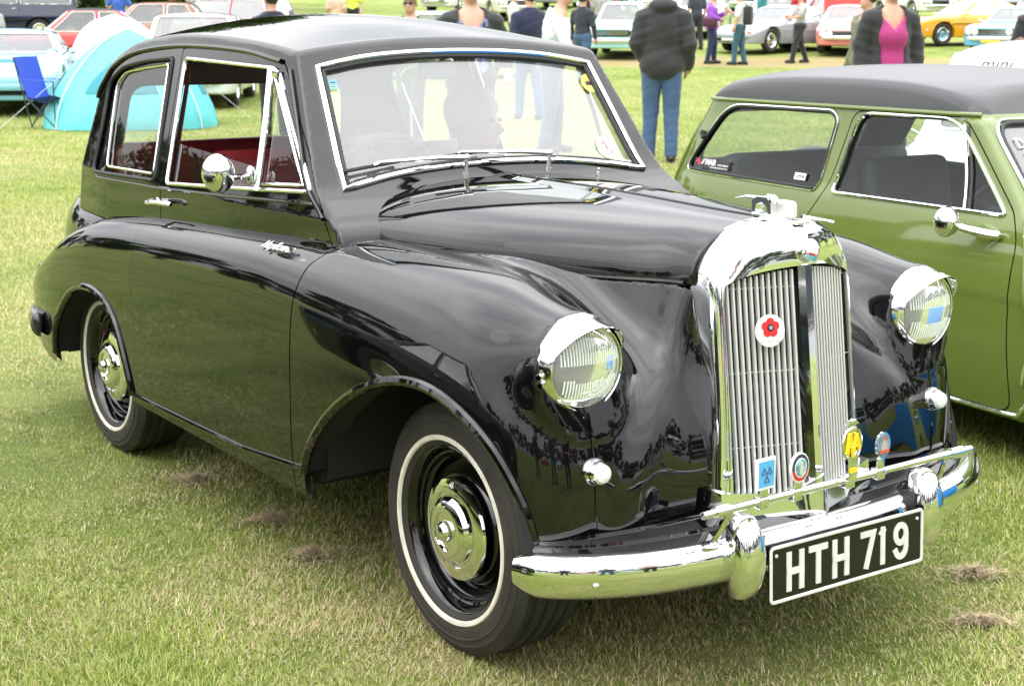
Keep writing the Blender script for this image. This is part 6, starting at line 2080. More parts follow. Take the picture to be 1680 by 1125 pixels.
# ================================================================== people
SKIN = mat('skin', (0.52, 0.30, 0.21), 0.5, vary=(14, 0.08))
def cloth(name, c, r=0.85):
    return mat(name, c, r, sheen=0.2, vary=(7, 0.16), bump=(22, 0.35))
HAIRD = mat('dark_hair', (0.03, 0.022, 0.018), 0.6, bump=(80, 0.5))
HAIRB = mat('brown_hair', (0.11, 0.06, 0.035), 0.6, bump=(80, 0.5))
HAIRG = mat('grey_hair', (0.36, 0.35, 0.34), 0.6, bump=(80, 0.5))
LEATH = mat('dark_shoe_leather', (0.02, 0.017, 0.015), 0.4)
def person(label, u=None, d=None, rz=0.0, loc=None, h=1.75, top=None, sleeves='long', legs=None, hair=HAIRD, shoes=LEATH, stride=0.10, arms=None, lean=0.0, skirt=False, hood=False, hat=None, jacket_len=0.0, bulk=1.0, res=0.026, bag=None, extra=None, group=None, sit=False, turn=0.0, open_front=None, glasses=False):
    if loc is None:
        loc = place(u, d)
    t = thing('person', label, 'person', loc, rz, group)
    k = h / 1.75
    sw = 0.19 * bulk
    hipz, shz, nkz, hdz = 0.90, 1.42, 1.50, 1.625
    L0 = lean
    def S(p):
        return [p[0] * k, p[1] * k, p[2] * k]
    hip = {s: (0.0, 0.09 * s, hipz) for s in (-1, 1)}
    if sit:
        kn = {s: (0.42, 0.12 * s, hipz + 0.02) for s in (-1, 1)}
        ft = {s: (0.46, 0.12 * s, hipz - 0.40) for s in (-1, 1)}
    else:
        kn = {s: (0.03 + stride * 0.55 * s, 0.10 * s, 0.49) for s in (-1, 1)}
        ft = {s: (stride * s * 1.15 - 0.01, 0.11 * s, 0.075) for s in (-1, 1)}
    dx = lambda z: L0 * (z - hipz)
    sh = {s: (dx(shz), sw * s, shz - 0.055) for s in (-1, 1)}
    A = arms or {}
    el = {s: A.get(s, [(dx(shz) - 0.03, (sw + 0.06) * s, 1.13), (0.06, (sw + 0.07) * s, 0.88)])[0] for s in (-1, 1)}
    hd = {s: A.get(s, [(dx(shz) - 0.03, (sw + 0.06) * s, 1.13), (0.06, (sw + 0.07) * s, 0.88)])[1] for s in (-1, 1)}
    ct, st_ = math.cos(turn), math.sin(turn)
    hx = dx(hdz) + 0.01
    def hp(x, y, z):
        return (hx + ct * x - st_ * y, st_ * x + ct * y, hdz + z)
    def limbs(p, arms_=True, g=0.0):
        d_ = None
        for s in (-1, 1):
            q = smin(cone(p, S(hip[s]), S(kn[s]), (0.094 * bulk + g) * k, (0.064 + g) * k), cone(p, S(kn[s]), S(ft[s]), (0.062 + g) * k, (0.044 + g * 1.3) * k), 0.02)
            d_ = q if d_ is None else np.minimum(d_, q)
        return d_
    def torso(p, g=0.0):
        a = elld(p, S((dx(1.22), 0, 1.25)), ((0.118 * bulk + g) * k, (0.165 * bulk + g) * k, (0.26 + g) * k))
        b = elld(p, S((0, 0, 0.95)), ((0.118 * bulk + g) * k, (0.165 * bulk + g) * k, (0.17 + g) * k))
        q = smin(a, b, 0.08)
        for s in (-1, 1):
            q = smin(q, cone(p, S((dx(nkz), 0.02 * s, 1.435)), S((sh[s][0], sh[s][1] * 0.86, sh[s][2] - 0.005)), (0.050 + g * 0.7) * k, (0.052 + g * 0.8) * k), 0.06)
        return q
    def arm(p, s, g=0.0, part=1.0):
        e_, h_ = np.array(el[s]), np.array(hd[s])
        h2 = e_ + (h_ - e_) * part
        q = cone(p, S(sh[s]), S(e_), (0.052 + g) * k, (0.042 + g) * k)
        if part > 0:
            q = smin(q, cone(p, S(e_), S(h2), (0.041 + g) * k, (0.031 + g) * k), 0.02)
        return q
    def f_body(X, Y, Z):
        p = (X, Y, Z)
        q = smin(torso(p, -0.012), limbs(p, g=-0.012), 0.03)
        for s in (-1, 1):
            q = smin(q, arm(p, s, 0.0 if sleeves == 'short' else -0.006), 0.03)
            hx_ = np.array(S(hd[s]))
            dv = hx_ - np.array(S(el[s]))
            dv /= np.linalg.norm(dv)
            q = smin(q, cone(p, hx_, hx_ + dv * 0.055 * k, 0.034 * k, 0.040 * k), 0.015)
            q = smin(q, cone(p, np.array(S(ft[s])) + [0, 0, -0.03], np.array(S(ft[s])) + [0.12 * k, 0, -0.035], 0.036, 0.034), 0.02)
        q = smin(q, cone(p, S((dx(nkz) - 0.01, 0, 1.44)), S((hx - 0.01, 0, 1.56)), 0.058 * k, 0.052 * k), 0.03)
        sk = elld(p, S(hp(-0.012, 0, 0.035)), (0.094 * k, 0.074 * k, 0.098 * k))
        jaw = elld(p, S(hp(0.030, 0, -0.045)), (0.062 * k, 0.052 * k, 0.066 * k))
        q = smin(q, smin(sk, jaw, 0.04), 0.025)
        if res < 0.024:
            q = smin(q, cone(p, S(hp(0.082, 0, 0.015)), S(hp(0.104, 0, -0.018)), 0.009, 0.014), 0.012)
            for s in (-1, 1):
                q = smin(q, elld(p, S(hp(-0.01, 0.078 * s, -0.005)), (0.018, 0.010, 0.032)), 0.006)
                q = -smin(-q, elld(p, S(hp(0.093, 0.030 * s, 0.018)), (0.012, 0.017, 0.011)), 0.012)
            q = smin(q, cone(p, S(hp(0.078, -0.02, -0.055)), S(hp(0.078, 0.02, -0.055)), 0.009, 0.009), 0.010)
        return q
    ext = max(0.55, max(abs(v) for s in (-1, 1) for v in (el[s][0], el[s][1], hd[s][0], hd[s][1])) + 0.12) * k
    z0 = (hipz - 0.5) * k if sit else -0.01
    V, Q = iso(f_body, (-ext, -ext, z0), (ext, ext, 1.82 * k), res)
    geo = [(V, Q)]
    # fingers: four unequal bent fingers and a thumb on each hand
    for s in (-1, 1):
        h0 = Vector(S(hd[s]))
        e0 = Vector(S(el[s]))
        dv = (h0 - e0).normalized()
        sd_ = dv.cross(Vector((0, s, 0)))
        if sd_.length < 0.1:
            sd_ = Vector((1, 0, 0))
        sd_.normalize()
        inn = dv.cross(sd_) * s
        if inn.y * s > 0:
            inn = -inn
        for j, (o_, l_) in enumerate(((0.030, 0.068), (0.010, 0.078), (-0.010, 0.072), (-0.030, 0.056))):
            a_ = h0 + dv * 0.075 * k + sd_ * o_
            b_ = a_ + dv * l_ * 0.5 * k + inn * 0.006
            c_2 = b_ + dv * l_ * 0.42 * k + inn * 0.022
            geo.append(tube([a_ - dv * 0.02, b_, c_2], [0.0105, 0.0095, 0.0075], 6))
        a_ = h0 + dv * 0.02 * k + sd_ * 0.03
        geo.append(tube([a_, a_ + dv * 0.03 + sd_ * 0.025 + inn * 0.01, a_ + dv * 0.06 + sd_ * 0.028 + inn * 0.018], [0.013, 0.011, 0.008], 6))
    obj('body', geo, SKIN, t, smooth=80)
    rs = np.random.RandomState(int(abs(loc[0] * 97 + loc[1] * 31)) % 1000)
    ph = rs.uniform(0, 6, 6)
    def folds(X, Y, Z, a):
        return 1.7 * a * (np.sin(Z * 26 + 9 * X + ph[0]) * np.sin(Y * 17 + Z * 12 + ph[1]) + 0.6 * np.sin(Z * 70 + 20 * Y + ph[2]) * np.sin(X * 30 + ph[3]))
    def f_top(X, Y, Z):
        p = (X, Y, Z)
        g = 0.016 if not jacket_len else 0.030
        q = torso(p, g)
        if jacket_len:
            q = smin(q, elld(p, S((0, 0, 0.92)), ((0.15 * bulk) * k, (0.20 * bulk) * k, 0.16 * k)), 0.06)
        part = {'long': 0.97, 'short': 0.0, 'three': 0.6}[sleeves]
        for s in (-1, 1):
            if sleeves == 'short':
                m_ = np.array(sh[s]) + (np.array(el[s]) - np.array(sh[s])) * 0.75
                q = smin(q, cone(p, S(sh[s]), S(m_), (0.062 + g) * k, (0.062 + g * 0.6) * k), 0.05)
            else:
                q = smin(q, arm(p, s, g * 0.9, part), 0.045)
        q = q + folds(X, Y, Z, 0.0035)
        q = smax(q, Z - (1.485 - 0.10 * np.clip(X / 0.08, -0.2, 1)) * k, 0.02) if open_front is None else smax(q, Z - 1.49 * k, 0.02)
        if open_front is not None:
            q = smax(q, -np.maximum(np.abs(Y) - 0.108 * k, 0.025 - X), 0.012)
        return smax(q, (0.84 - jacket_len) * k - Z, 0.01)
    V, Q = iso(f_top, (-ext, -ext, (0.80 - jacket_len) * k), (ext, ext, 1.52 * k), res)
    obj('top', (V, Q), top or cloth('grey_cloth', (0.2, 0.2, 0.2)), t, smooth=80)
    if open_front is not None:
        def f_in(X, Y, Z):
            p = (X, Y, Z)
            q = torso(p, 0.018)
            q = smin(q, elld(p, S((0.09, 0, 1.22)), (0.075 * k, 0.13 * k, 0.10 * k)), 0.05)
            q = smax(q, Z - (1.27 * k + 1.15 * np.abs(Y)), 0.01)
            q = smax(q, np.abs(Y) - 0.135 * k, 0.01)
            return smax(smax(q, 0.02 - X, 0.01), 0.86 * k - Z, 0.01)
        V, Q = iso(f_in, (-0.05, -0.3, 0.8 * k), (0.3, 0.3, 1.5 * k), res * 0.7)
        obj('blouse', (V, Q), open_front, t, smooth=80)
        # skin of the open neckline
    def f_leg(X, Y, Z):
        p = (X, Y, Z)
        q = smin(limbs(p, g=0.014), elld(p, S((0, 0, 0.93)), (0.135 * bulk * k, 0.180 * bulk * k, 0.15 * k)), 0.05)
        q = q + folds(X, Y, Z, 0.0016)
        q = smax(q, Z - 1.02 * k, 0.01)
        return q if sit else smax(q, 0.055 * k - Z, 0.01)
    V, Q = iso(f_leg, (-ext, -0.4, z0), (ext, 0.4, 1.08 * k), res)
    obj('trousers', (V, Q), legs or cloth('blue_jeans', (0.05, 0.11, 0.22)), t, smooth=80)
    if not sit:
        for s in (-1, 1):
            f0 = Vector(S(ft[s]))
            V, F = ell((f0.x + 0.05, f0.y, 0.045), (0.145, 0.052, 0.052), 14, 8)
            V = [(x, y, max(z, 0.004) if z < 0.03 else z) for x, y, z in V]
            obj('shoe', [(V, F), box((f0.x + 0.05, f0.y, 0.008), (0.26, 0.088, 0.014), 0.004)], shoes, t, smooth=60)
    if hood:
        def f_h(X, Y, Z):
            p = (X, Y, Z)
            q = elld(p, S((hx - 0.07, 0, 1.475)), (0.10 * k, 0.135 * k, 0.075 * k))
            return q + folds(X, Y, Z, 0.004)
        V, Q = iso(f_h, (-0.4, -0.3, 1.3 * k), (0.3, 0.3, 1.65 * k), res)
        obj('hood', (V, Q), top, t, smooth=80)
    if hat:
        c = Vector(S(hp(-0.01, 0, 0.075)))
        obj('hat', [lathe([(0.0, 0.135 * k), (0.006, 0.134 * k), (0.012, 0.098 * k), (0.055, 0.094 * k), (0.078, 0.080 * k), (0.085, 0.001)], c, (0.05, 0, 1), 32)], hat, t, smooth=50)
    else:
        def f_hair(X, Y, Z):
            p = (X, Y, Z)
            q = elld(p, S(hp(-0.018, 0, 0.045)), (0.104 * k, 0.086 * k, 0.104 * k))
            c = S(hp(0.055, 0, -0.02))
            q = smax(q, ct * (X - c[0]) + st_ * (Y - c[1]) + 0.9 * (c[2] + 0.035 - Z), 0.02)
            q = smax(q, S(hp(0, 0, -0.06))[2] - Z, 0.01)
            return q + 0.004 * np.sin(X * 90 + ph[4]) * np.sin(Y * 80 + Z * 60)
        c = S(hp(0, 0, 0))
        V, Q = iso(f_hair, (c[0] - 0.16, c[1] - 0.16, c[2] - 0.12), (c[0] + 0.16, c[1] + 0.16, c[2] + 0.19), min(res, 0.018))
        obj('hair', (V, Q), hair, t, smooth=80)
    if glasses:
        geo = []
        for s in (-1, 1):
            geo.append(ell(S(hp(0.094, 0.032 * s, 0.018)), (0.008, 0.026, 0.018), 12, 8))
            geo.append(tube([S(hp(0.09, 0.055 * s, 0.02)), S(hp(0.0, 0.084 * s, 0.02))], 0.004, 5))
        geo.append(tube([S(hp(0.096, -0.01, 0.02)), S(hp(0.096, 0.01, 0.02))], 0.004, 5))
        obj('sunglasses', geo, blackp, t)
    elif res < 0.024:
        for s in (-1, 1):
            obj('eye', ell(S(hp(0.083, 0.030 * s, 0.018)), (0.010, 0.012, 0.008), 10, 8), mat('eye_dark', (0.05, 0.04, 0.035), 0.2), t)
    return t
BKJ = cloth('black_jacket_cloth', (0.020, 0.021, 0.023))
JEAN = cloth('blue_denim', (0.042, 0.092, 0.185))
DNAV = cloth('navy_cloth', (0.012, 0.016, 0.05))
DKT = cloth('dark_trouser_cloth', (0.015, 0.015, 0.018))
# named figures, left to right
p1 = ground_pt(1082, 266)
person('person in a black hooded jacket and blue jeans seen from behind, hand at the hip', loc=p1, rz=A_AWAY - R(8), h=1.90, top=BKJ, legs=JEAN, stride=0.03, hood=True, jacket_len=0.05, bulk=1.04, hair=HAIRD, res=0.020, arms={-1: [(-0.05, -0.265, 1.12), (0.07, -0.245, 0.92)], 1: [(-0.04, 0.25, 1.12), (0.10, 0.17, 0.96)]})
p2_ = ground_pt(903, 252)
person('person in a pale blue shirt and slate trousers walking right behind the black car', loc=p2_, rz=A_RIGHT + R(-5), h=1.86, top=cloth('pale_blue_shirt', (0.60, 0.65, 0.74)), legs=cloth('slate_trousers', (0.07, 0.09, 0.13)), stride=0.05, lean=0.16, hair=HAIRG, bulk=1.12, res=0.020, arms={-1: [(0.16, -0.27, 1.12), (0.30, -0.24, 0.94)], 1: [(-0.02, 0.27, 1.14), (0.0, 0.28, 0.90)]})
person('person in a navy jacket standing behind the pale blue shirt', 866, 21.5, A_AWAY + R(20), h=1.84, top=DNAV, legs=JEAN, jacket_len=0.08)
person('person in dark clothes just beyond the pale blue shirt', 950, 31, A_AWAY - R(30), h=1.80, top=cloth('charcoal_cloth', (0.02, 0.022, 0.035)), legs=JEAN)
FLOR = mat('floral_print_cloth', (0.12, 0.13, 0.24), 0.8, vary=(26, 0.95))
person('person in a floral top under a black cardigan, above the windscreen of the black car', 772, 13.2, A_TO + R(10), h=1.86, top=BKJ, legs=DKT, open_front=FLOR, sleeves='three', bulk=1.12, res=0.020, arms={-1: [(0.0, -0.31, 1.14), (0.20, -0.14, 1.05)], 1: [(0.0, 0.31, 1.14), (0.10, 0.30, 0.94)]})
person('person in a white sun hat and dark glasses', 677, 17.6, A_TO - R(12), h=1.73, top=cloth('dark_green_cloth', (0.02, 0.03, 0.025)), legs=DKT, hat=mat('white_hat_cotton', (0.75, 0.74, 0.70), 0.8), glasses=True, res=0.018)
person('person in a dark navy jersey seen from behind over the roof of the black car', 458, 18.5, A_AWAY + R(6), h=1.78, top=cloth('ink_navy_jersey', (0.012, 0.012, 0.030)), legs=DKT, bulk=1.12, res=0.022)
person('person in a pale peach top far off on the grass', 560, 42, A_AWAY, h=1.7, top=cloth('peach_cloth', (0.60, 0.42, 0.30)), legs=DKT, sleeves='short', res=0.032)
person('person in a yellow high-visibility vest far off on the grass', 586, 46, A_TO, h=1.75, top=cloth('hivis_cloth', (0.62, 0.78, 0.08)), legs=DKT, sleeves='short', res=0.032)
pm = person('person in a magenta top and black cardigan', 1437, 14.6, A_TO + R(6), h=1.90, top=BKJ, legs=DKT, open_front=cloth('magenta_cloth', (0.36, 0.02, 0.16), 0.7), hair=HAIRB, res=0.019, bulk=1.0, jacket_len=0.10, arms={-1: [(-0.02, -0.26, 1.14), (0.03, -0.26, 0.90)], 1: [(-0.02, 0.26, 1.14), (0.03, 0.27, 0.90)]})
person('person in an olive green jacket behind the magenta top', 1401, 18, A_LEFT + R(20), h=1.82, top=cloth('olive_cloth', (0.10, 0.11, 0.05)), legs=DKT, jacket_len=0.06)
pp = ground_pt(1166, 105)
pu = person('person in a purple top with a dark bag and navy trousers', loc=pp, rz=A_RIGHT - R(15), h=1.74, top=cloth('purple_cloth', (0.24, 0.05, 0.42)), legs=cloth('navy_trouser_cloth', (0.012, 0.022, 0.07)), stride=0.06, hair=HAIRB, res=0.024, jacket_len=0.06, arms={-1: [(0.02, -0.27, 1.14), (0.20, -0.2, 1.10)], 1: [(0.05, 0.25, 1.15), (0.26, 0.16, 1.22)]})
obj('shoulder_bag', box((-0.02, -0.26, 1.02), (0.36, 0.12, 0.24), 0.04), mat('plum_bag_leather', (0.06, 0.012, 0.03), 0.5), pu)
pp = ground_pt(1212, 107)
pb_ = person('person with a black backpack, white vest and teal jeans', loc=pp, rz=A_LEFT - R(25), h=1.76, top=cloth('white_vest_cloth', (0.60, 0.60, 0.62)), legs=cloth('teal_denim', (0.03, 0.09, 0.13)), stride=0.09, sleeves='short', res=0.024, arms={-1: [(0.16, -0.24, 1.18), (0.34, -0.18, 1.30)], 1: [(0.0, 0.27, 1.13), (0.06, 0.27, 0.92)]})
obj('backpack', box((-0.20, 0.0, 1.20), (0.20, 0.30, 0.46), 0.06), BKJ, pb_)
pp = ground_pt(1310, 104)
pc_ = person('person in black trousers and a grey top striding, jacket round the waist', loc=pp, rz=A_LEFT + R(10), h=1.74, top=cloth('light_grey_cloth', (0.34, 0.34, 0.35)), legs=DKT, stride=0.20, sleeves='short', res=0.024, arms={-1: [(0.10, -0.26, 1.16), (0.30, -0.14, 1.16)], 1: [(0.10, 0.26, 1.16), (0.28, 0.16, 1.12)]})
obj('tied_jacket', [ell((0, 0, 0.92), (0.17, 0.22, 0.12), 16, 8), box((0.15, 0.02, 0.76), (0.05, 0.14, 0.30), 0.02)], BKJ, pc_)
person('person in a black top with a white printed front at the right edge', 1682, 16.5, A_TO - R(6), h=1.86, top=BKJ, legs=DKT, open_front=mat('white_print_cloth', (0.35, 0.35, 0.36), 0.8, vary=(18, 0.8)), sleeves='short', bulk=1.1, res=0.022)
ch_ = person('child with curly brown hair standing behind the small white saloon', loc=place(1645, 11.2), rz=A_AWAY, h=1.36, top=cloth('rust_cloth', (0.25, 0.08, 0.04)), legs=JEAN, hair=HAIRB, res=0.024)
person('bare-armed person sitting low by the pale blue sports car, head above its roof', 12, 30, A_AWAY, h=1.66, top=cloth('grey_tee_cloth', (0.35, 0.35, 0.37)), legs=JEAN, hair=HAIRB, sleeves='short')
person('person in a bright blue shirt beyond the red coupe', 216, 41, A_AWAY + R(10), h=1.80, top=cloth('royal_blue_cloth', (0.04, 0.12, 0.45)), legs=DKT, sleeves='short', arms={-1: [(0.0, -0.30, 1.20), (0.0, -0.16, 1.02)], 1: [(0.0, 0.30, 1.20), (0.0, 0.16, 1.02)]})
far_people = [(976, 44, 'grey', (0.30, 0.28, 0.28), 'person in a pale grey top left of the small turquoise saloon'), (1000, 50, 'dusty pink', (0.40, 0.16, 0.20), 'person in a dusty pink top far behind the turquoise saloon'),
              (840, 40, 'white', (0.6, 0.58, 0.55), 'person in a white top left of the navy jacket'), (960, 52, 'navy', (0.02, 0.03, 0.08), 'person in navy far off between the shirt and the hooded jacket'),
              (1290, 48, 'red', (0.45, 0.03, 0.05), 'person in a red top behind the one in black trousers'), (1232, 46, 'teal', (0.03, 0.20, 0.24), 'person in a teal top right of the backpack'),
              (300, 47, 'brown', (0.16, 0.06, 0.04), 'person in a rust brown top above the bronze saloon'), (1130, 43, 'dark', (0.03, 0.035, 0.05), 'person in dark clothes right of the black hooded jacket'),
              (335, 46, 'pale', (0.5, 0.5, 0.48), 'person in a pale top above the maroon estate')]
for u, d, n_c, c, lab in far_people:
    person(lab, u, d, A_AWAY + random.uniform(-2, 2), h=random.uniform(1.62, 1.82), top=cloth(n_c.replace(' ', '_') + '_far_cloth', c), legs=random.choice([JEAN, DKT, DNAV]), sleeves=random.choice(['short', 'long']), hair=random.choice([HAIRD, HAIRB, HAIRG]), res=0.034, group='people far off on the field')
# passenger seated in the black car
person('grey-haired person seated on the passenger side of the black car', loc=(-1.36, 0.36, -0.335), rz=R(38), h=1.62, top=cloth('pale_taupe_cloth', (0.38, 0.34, 0.31)), legs=DKT, hair=HAIRG, sit=True, res=0.016, turn=R(-8), arms={-1: [(0.05, -0.24, 1.15), (0.28, -0.12, 1.02)], 1: [(0.05, 0.24, 1.15), (0.28, 0.12, 1.02)]})
# onlookers out of the frame, mirrored in the paint
person('onlooker in a pale pink shirt in front of the cars, mirrored in the radiator shell', loc=(4.0, -0.5, 0), rz=PI, h=1.72, top=cloth('pale_pink_cloth', (0.62, 0.36, 0.36)), legs=DKT, res=0.03)
person('onlooker in dark clothes in front of the cars, mirrored in the wings', loc=(4.3, -1.7, 0), rz=PI + R(10), h=1.80, top=cloth('dark_slate_cloth', (0.03, 0.035, 0.05)), legs=JEAN, res=0.03)
person('onlooker in a navy coat in front of the cars, mirrored in the wings', loc=(4.0, -3.5, 0), rz=PI - R(20), h=1.78, top=cloth('navy_coat_cloth', (0.015, 0.02, 0.06)), legs=DKT, jacket_len=0.1, res=0.03)

# ================================================================== tents and chairs
TURQ = mat('turquoise_tent_nylon', (0.11, 0.50, 0.54), 0.6, vary=(3, 0.08), bump=(9, 0.35))
MESHD = mat('dark_teal_mesh', (0.03, 0.24, 0.30), 0.7)
def dome_tent(name, label, loc, rz, rx, ry, hh, m, panels=True, n=64, mm=22):
    t = thing(name, label, 'tent', loc, rz)
    V, F = [], []
    for i in range(mm + 1):
        v = i / mm
        for j in range(n):
            a = 2 * PI * j / n
            sq_ = (abs(math.cos(a)) ** 3.2 + abs(math.sin(a)) ** 3.2) ** (-1 / 3.2)
            rr = max(0, 1 - v ** (1.7 if panels else 3.6)) ** (0.72 if panels else 0.55)
            w = 1 - 0.05 * (1 - abs(math.cos(2 * a))) * math.sin(v * PI)
            w *= 1 + 0.010 * math.sin(9 * a + 5 * v) * math.sin(v * 9) + 0.006 * math.sin(17 * a - 11 * v)
            V.append((rx * sq_ * rr * w * math.cos(a), ry * sq_ * rr * w * math.sin(a), hh * v))
    for i in range(mm):
        for j in range(n):
            F.append((i * n + j, i * n + (j + 1) % n, (i + 1) * n + (j + 1) % n, (i + 1) * n + j))
    obj('flysheet', (V, F), m, t, smooth=70)
    for a0 in (20, 110, 200, 290):
        a = R(a0)
        obj('guy_line', tube([(rx * 0.58 * math.cos(a), ry * 0.58 * math.sin(a), hh * 0.70), (rx * 1.55 * math.cos(a), ry * 1.55 * math.sin(a), 0.0)], 0.004, 4), mat('pale_pole', (0.6, 0.65, 0.65), 0.4), t)
    for a0 in (45, 135):
        pts = []
        for q in np.linspace(-1, 1, 25):
            v = 1 - abs(q)
            a = R(a0) if q < 0 else R(a0 + 180)
            sq_ = (abs(math.cos(a)) ** 3.2 + abs(math.sin(a)) ** 3.2) ** (-1 / 3.2)
            rr = max(0, 1 - v ** (1.7 if panels else 3.6)) ** (0.72 if panels else 0.55)
            pts.append((rx * sq_ * rr * 1.01 * math.cos(a), ry * sq_ * rr * 1.01 * math.sin(a), hh * 1.01 * v))
        obj('tent_pole', tube(pts, 0.009, 6), mat('pale_pole', (0.6, 0.65, 0.65), 0.4), t)
    if panels:
        for a0, a1, v0, v1 in ((-30, 22, 0.36, 0.66), (62, 112, 0.34, 0.62), (160, 205, 0.36, 0.62), (248, 292, 0.36, 0.62)):
            V, F = [], []
            nn = 9
            for i in range(nn + 1):
                for j in range(nn + 1):
                    v = v0 + (v1 - v0) * i / nn
                    am = (a0 + a1) / 2
                    a = R(am + (a0 + (a1 - a0) * j / nn - am) * (1 - 0.55 * (i / nn) ** 2))
                    sq_ = (abs(math.cos(a)) ** 3.2 + abs(math.sin(a)) ** 3.2) ** (-1 / 3.2)
                    rr = max(0, 1 - v ** (1.7 if panels else 3.6)) ** (0.72 if panels else 0.55)
                    w = (1 - 0.05 * (1 - abs(math.cos(2 * a))) * math.sin(v * PI)) * 1.012
                    V.append((rx * sq_ * rr * w * math.cos(a), ry * sq_ * rr * w * math.sin(a), 1.012 * hh * v))
            for i in range(nn):
                for j in range(nn):
                    k0 = i * (nn + 1) + j
                    F.append((k0, k0 + 1, k0 + nn + 2, k0 + nn + 1))
            obj('mesh_window', (V, F), MESHD, t, smooth=70)
    return t
pl_ = place(228, 20.3)
dome_tent('dome_tent', 'turquoise dome tent with dark mesh windows behind the black car', pl_, A_TO + R(12), 1.08, 1.14, 1.27, TURQ)
pl_ = place(208, 24.6)
dome_tent('dome_tent', 'white dome shelter behind the turquoise tent', pl_, A_TO, 0.72, 0.74, 1.42, mat('white_shelter_nylon', (0.75, 0.75, 0.74), 0.6, bump=(7, 0.4)), panels=False)
STEEL = mat('dark_steel_tube', (0.05, 0.05, 0.055), 0.35, metal=0.7)
def camp_chair(name, label, loc, rz, m):
    t = thing(name, label, 'folding chair', loc, rz, None)
    w, dp = 0.27, 0.24
    # sling seat and back
    def sheet(rows):
        V, F = [], []
        for r in rows:
            for q in np.linspace(-1, 1, 9):
                V.append((r[0] + r[3] * (1 - q * q) * 1.0, r[2] * q, r[1] - r[4] * (1 - q * q)))
        for i in range(len(rows) - 1):
            for j in range(8):
                F.append((i * 9 + j, i * 9 + j + 1, i * 9 + j + 10, i * 9 + j + 9))
        V2 = [(x + 0.008, y, z + 0.006) for x, y, z in V]
        k = len(V)
        return V + V2, F + [tuple(reversed([i + k for i in f])) for f in F]
    obj('seat_sling', sheet([(0.24, 0.44, 0.25, 0, 0.04), (0.10, 0.42, 0.26, 0, 0.06), (-0.08, 0.39, 0.25, 0, 0.06), (-0.17, 0.40, 0.23, 0, 0.04)]), m, t)
    obj('back_sling', sheet([(-0.17, 0.40, 0.23, 0, 0.03), (-0.23, 0.56, 0.24, -0.04, 0), (-0.29, 0.76, 0.25, -0.04, 0), (-0.34, 0.92, 0.24, -0.03, 0)]), m, t)
    for s in (-1, 1):
        obj('back_post', tube([(-0.10, 0.26 * s, 0.02), (-0.34, 0.25 * s, 0.93)], 0.009, 6), STEEL, t)
        obj('arm_strap', tube([(-0.26, 0.26 * s, 0.64), (0.26, 0.27 * s, 0.62)], 0.014, 6, rad2=0.4), m, t)
        obj('front_post', tube([(0.26, 0.27 * s, 0.62), (0.26, 0.27 * s, 0.02)], 0.008, 6), STEEL, t)
        obj('cross_leg', tube([(0.26, 0.27 * s, 0.03), (-0.18, 0.26 * s, 0.42)], 0.008, 6), STEEL, t)
        obj('cross_leg', tube([(-0.12, 0.26 * s, 0.03), (0.24, 0.26 * s, 0.43)], 0.008, 6), STEEL, t)
        obj('cross_leg', tube([(0.26, 0.27 * s, 0.03), (0.24, -0.26 * s, 0.43)], 0.008, 6), STEEL, t)
        obj('cross_leg', tube([(-0.12, 0.26 * s, 0.03), (-0.17, -0.26 * s, 0.42)], 0.008, 6), STEEL, t)
        obj('foot_cap', ell((0.26, 0.27 * s, 0.012), (0.02, 0.02, 0.012), 8, 6), DARKRUB, t)
    return t
camp_chair('camp_chair', 'blue folding camp chair in front of the pale blue sports car', ground_pt(84, 211), A_RIGHT - R(18), mat('bright_blue_sling', (0.02, 0.06, 0.42), 0.75, bump=(20, 0.3)))
camp_chair('camp_chair', 'navy folding camp chair in front of the red coupe', place(110, 27.5), A_AWAY - R(10), mat('navy_sling', (0.012, 0.02, 0.08), 0.75))

# ================================================================== trees
LEAF = bpy.data.materials.new('tree_leaves')
LEAF.use_nodes = True
nt = LEAF.node_tree
nt.nodes.clear()
oi = nt.nodes.new('ShaderNodeNewGeometry')
nn_ = nt.nodes.new('ShaderNodeTexNoise'); nn_.inputs['Scale'].default_value = 0.9; nn_.inputs['Detail'].default_value = 4
nt.links.new(oi.outputs['Position'], nn_.inputs['Vector'])
rp = nt.nodes.new('ShaderNodeValToRGB')
rp.color_ramp.elements[0].position = 0.35; rp.color_ramp.elements[0].color = (0.022, 0.045, 0.010, 1)
rp.color_ramp.elements[1].position = 0.70; rp.color_ramp.elements[1].color = (0.075, 0.120, 0.028, 1)
nt.links.new(nn_.outputs[0], rp.inputs[0])
d1 = nt.nodes.new('ShaderNodeBsdfDiffuse'); t1 = nt.nodes.new('ShaderNodeBsdfTranslucent')
ms = nt.nodes.new('ShaderNodeMixShader'); ms.inputs[0].default_value = 0.25
ou = nt.nodes.new('ShaderNodeOutputMaterial')
nt.links.new(rp.outputs[0], d1.inputs[0]); nt.links.new(rp.outputs[0], t1.inputs[0])
nt.links.new(d1.outputs[0], ms.inputs[1]); nt.links.new(t1.outputs[0], ms.inputs[2]); nt.links.new(ms.outputs[0], ou.inputs[0])
BARK = mat('tree_bark', (0.09, 0.07, 0.05), 0.9, bump=(12, 0.6))
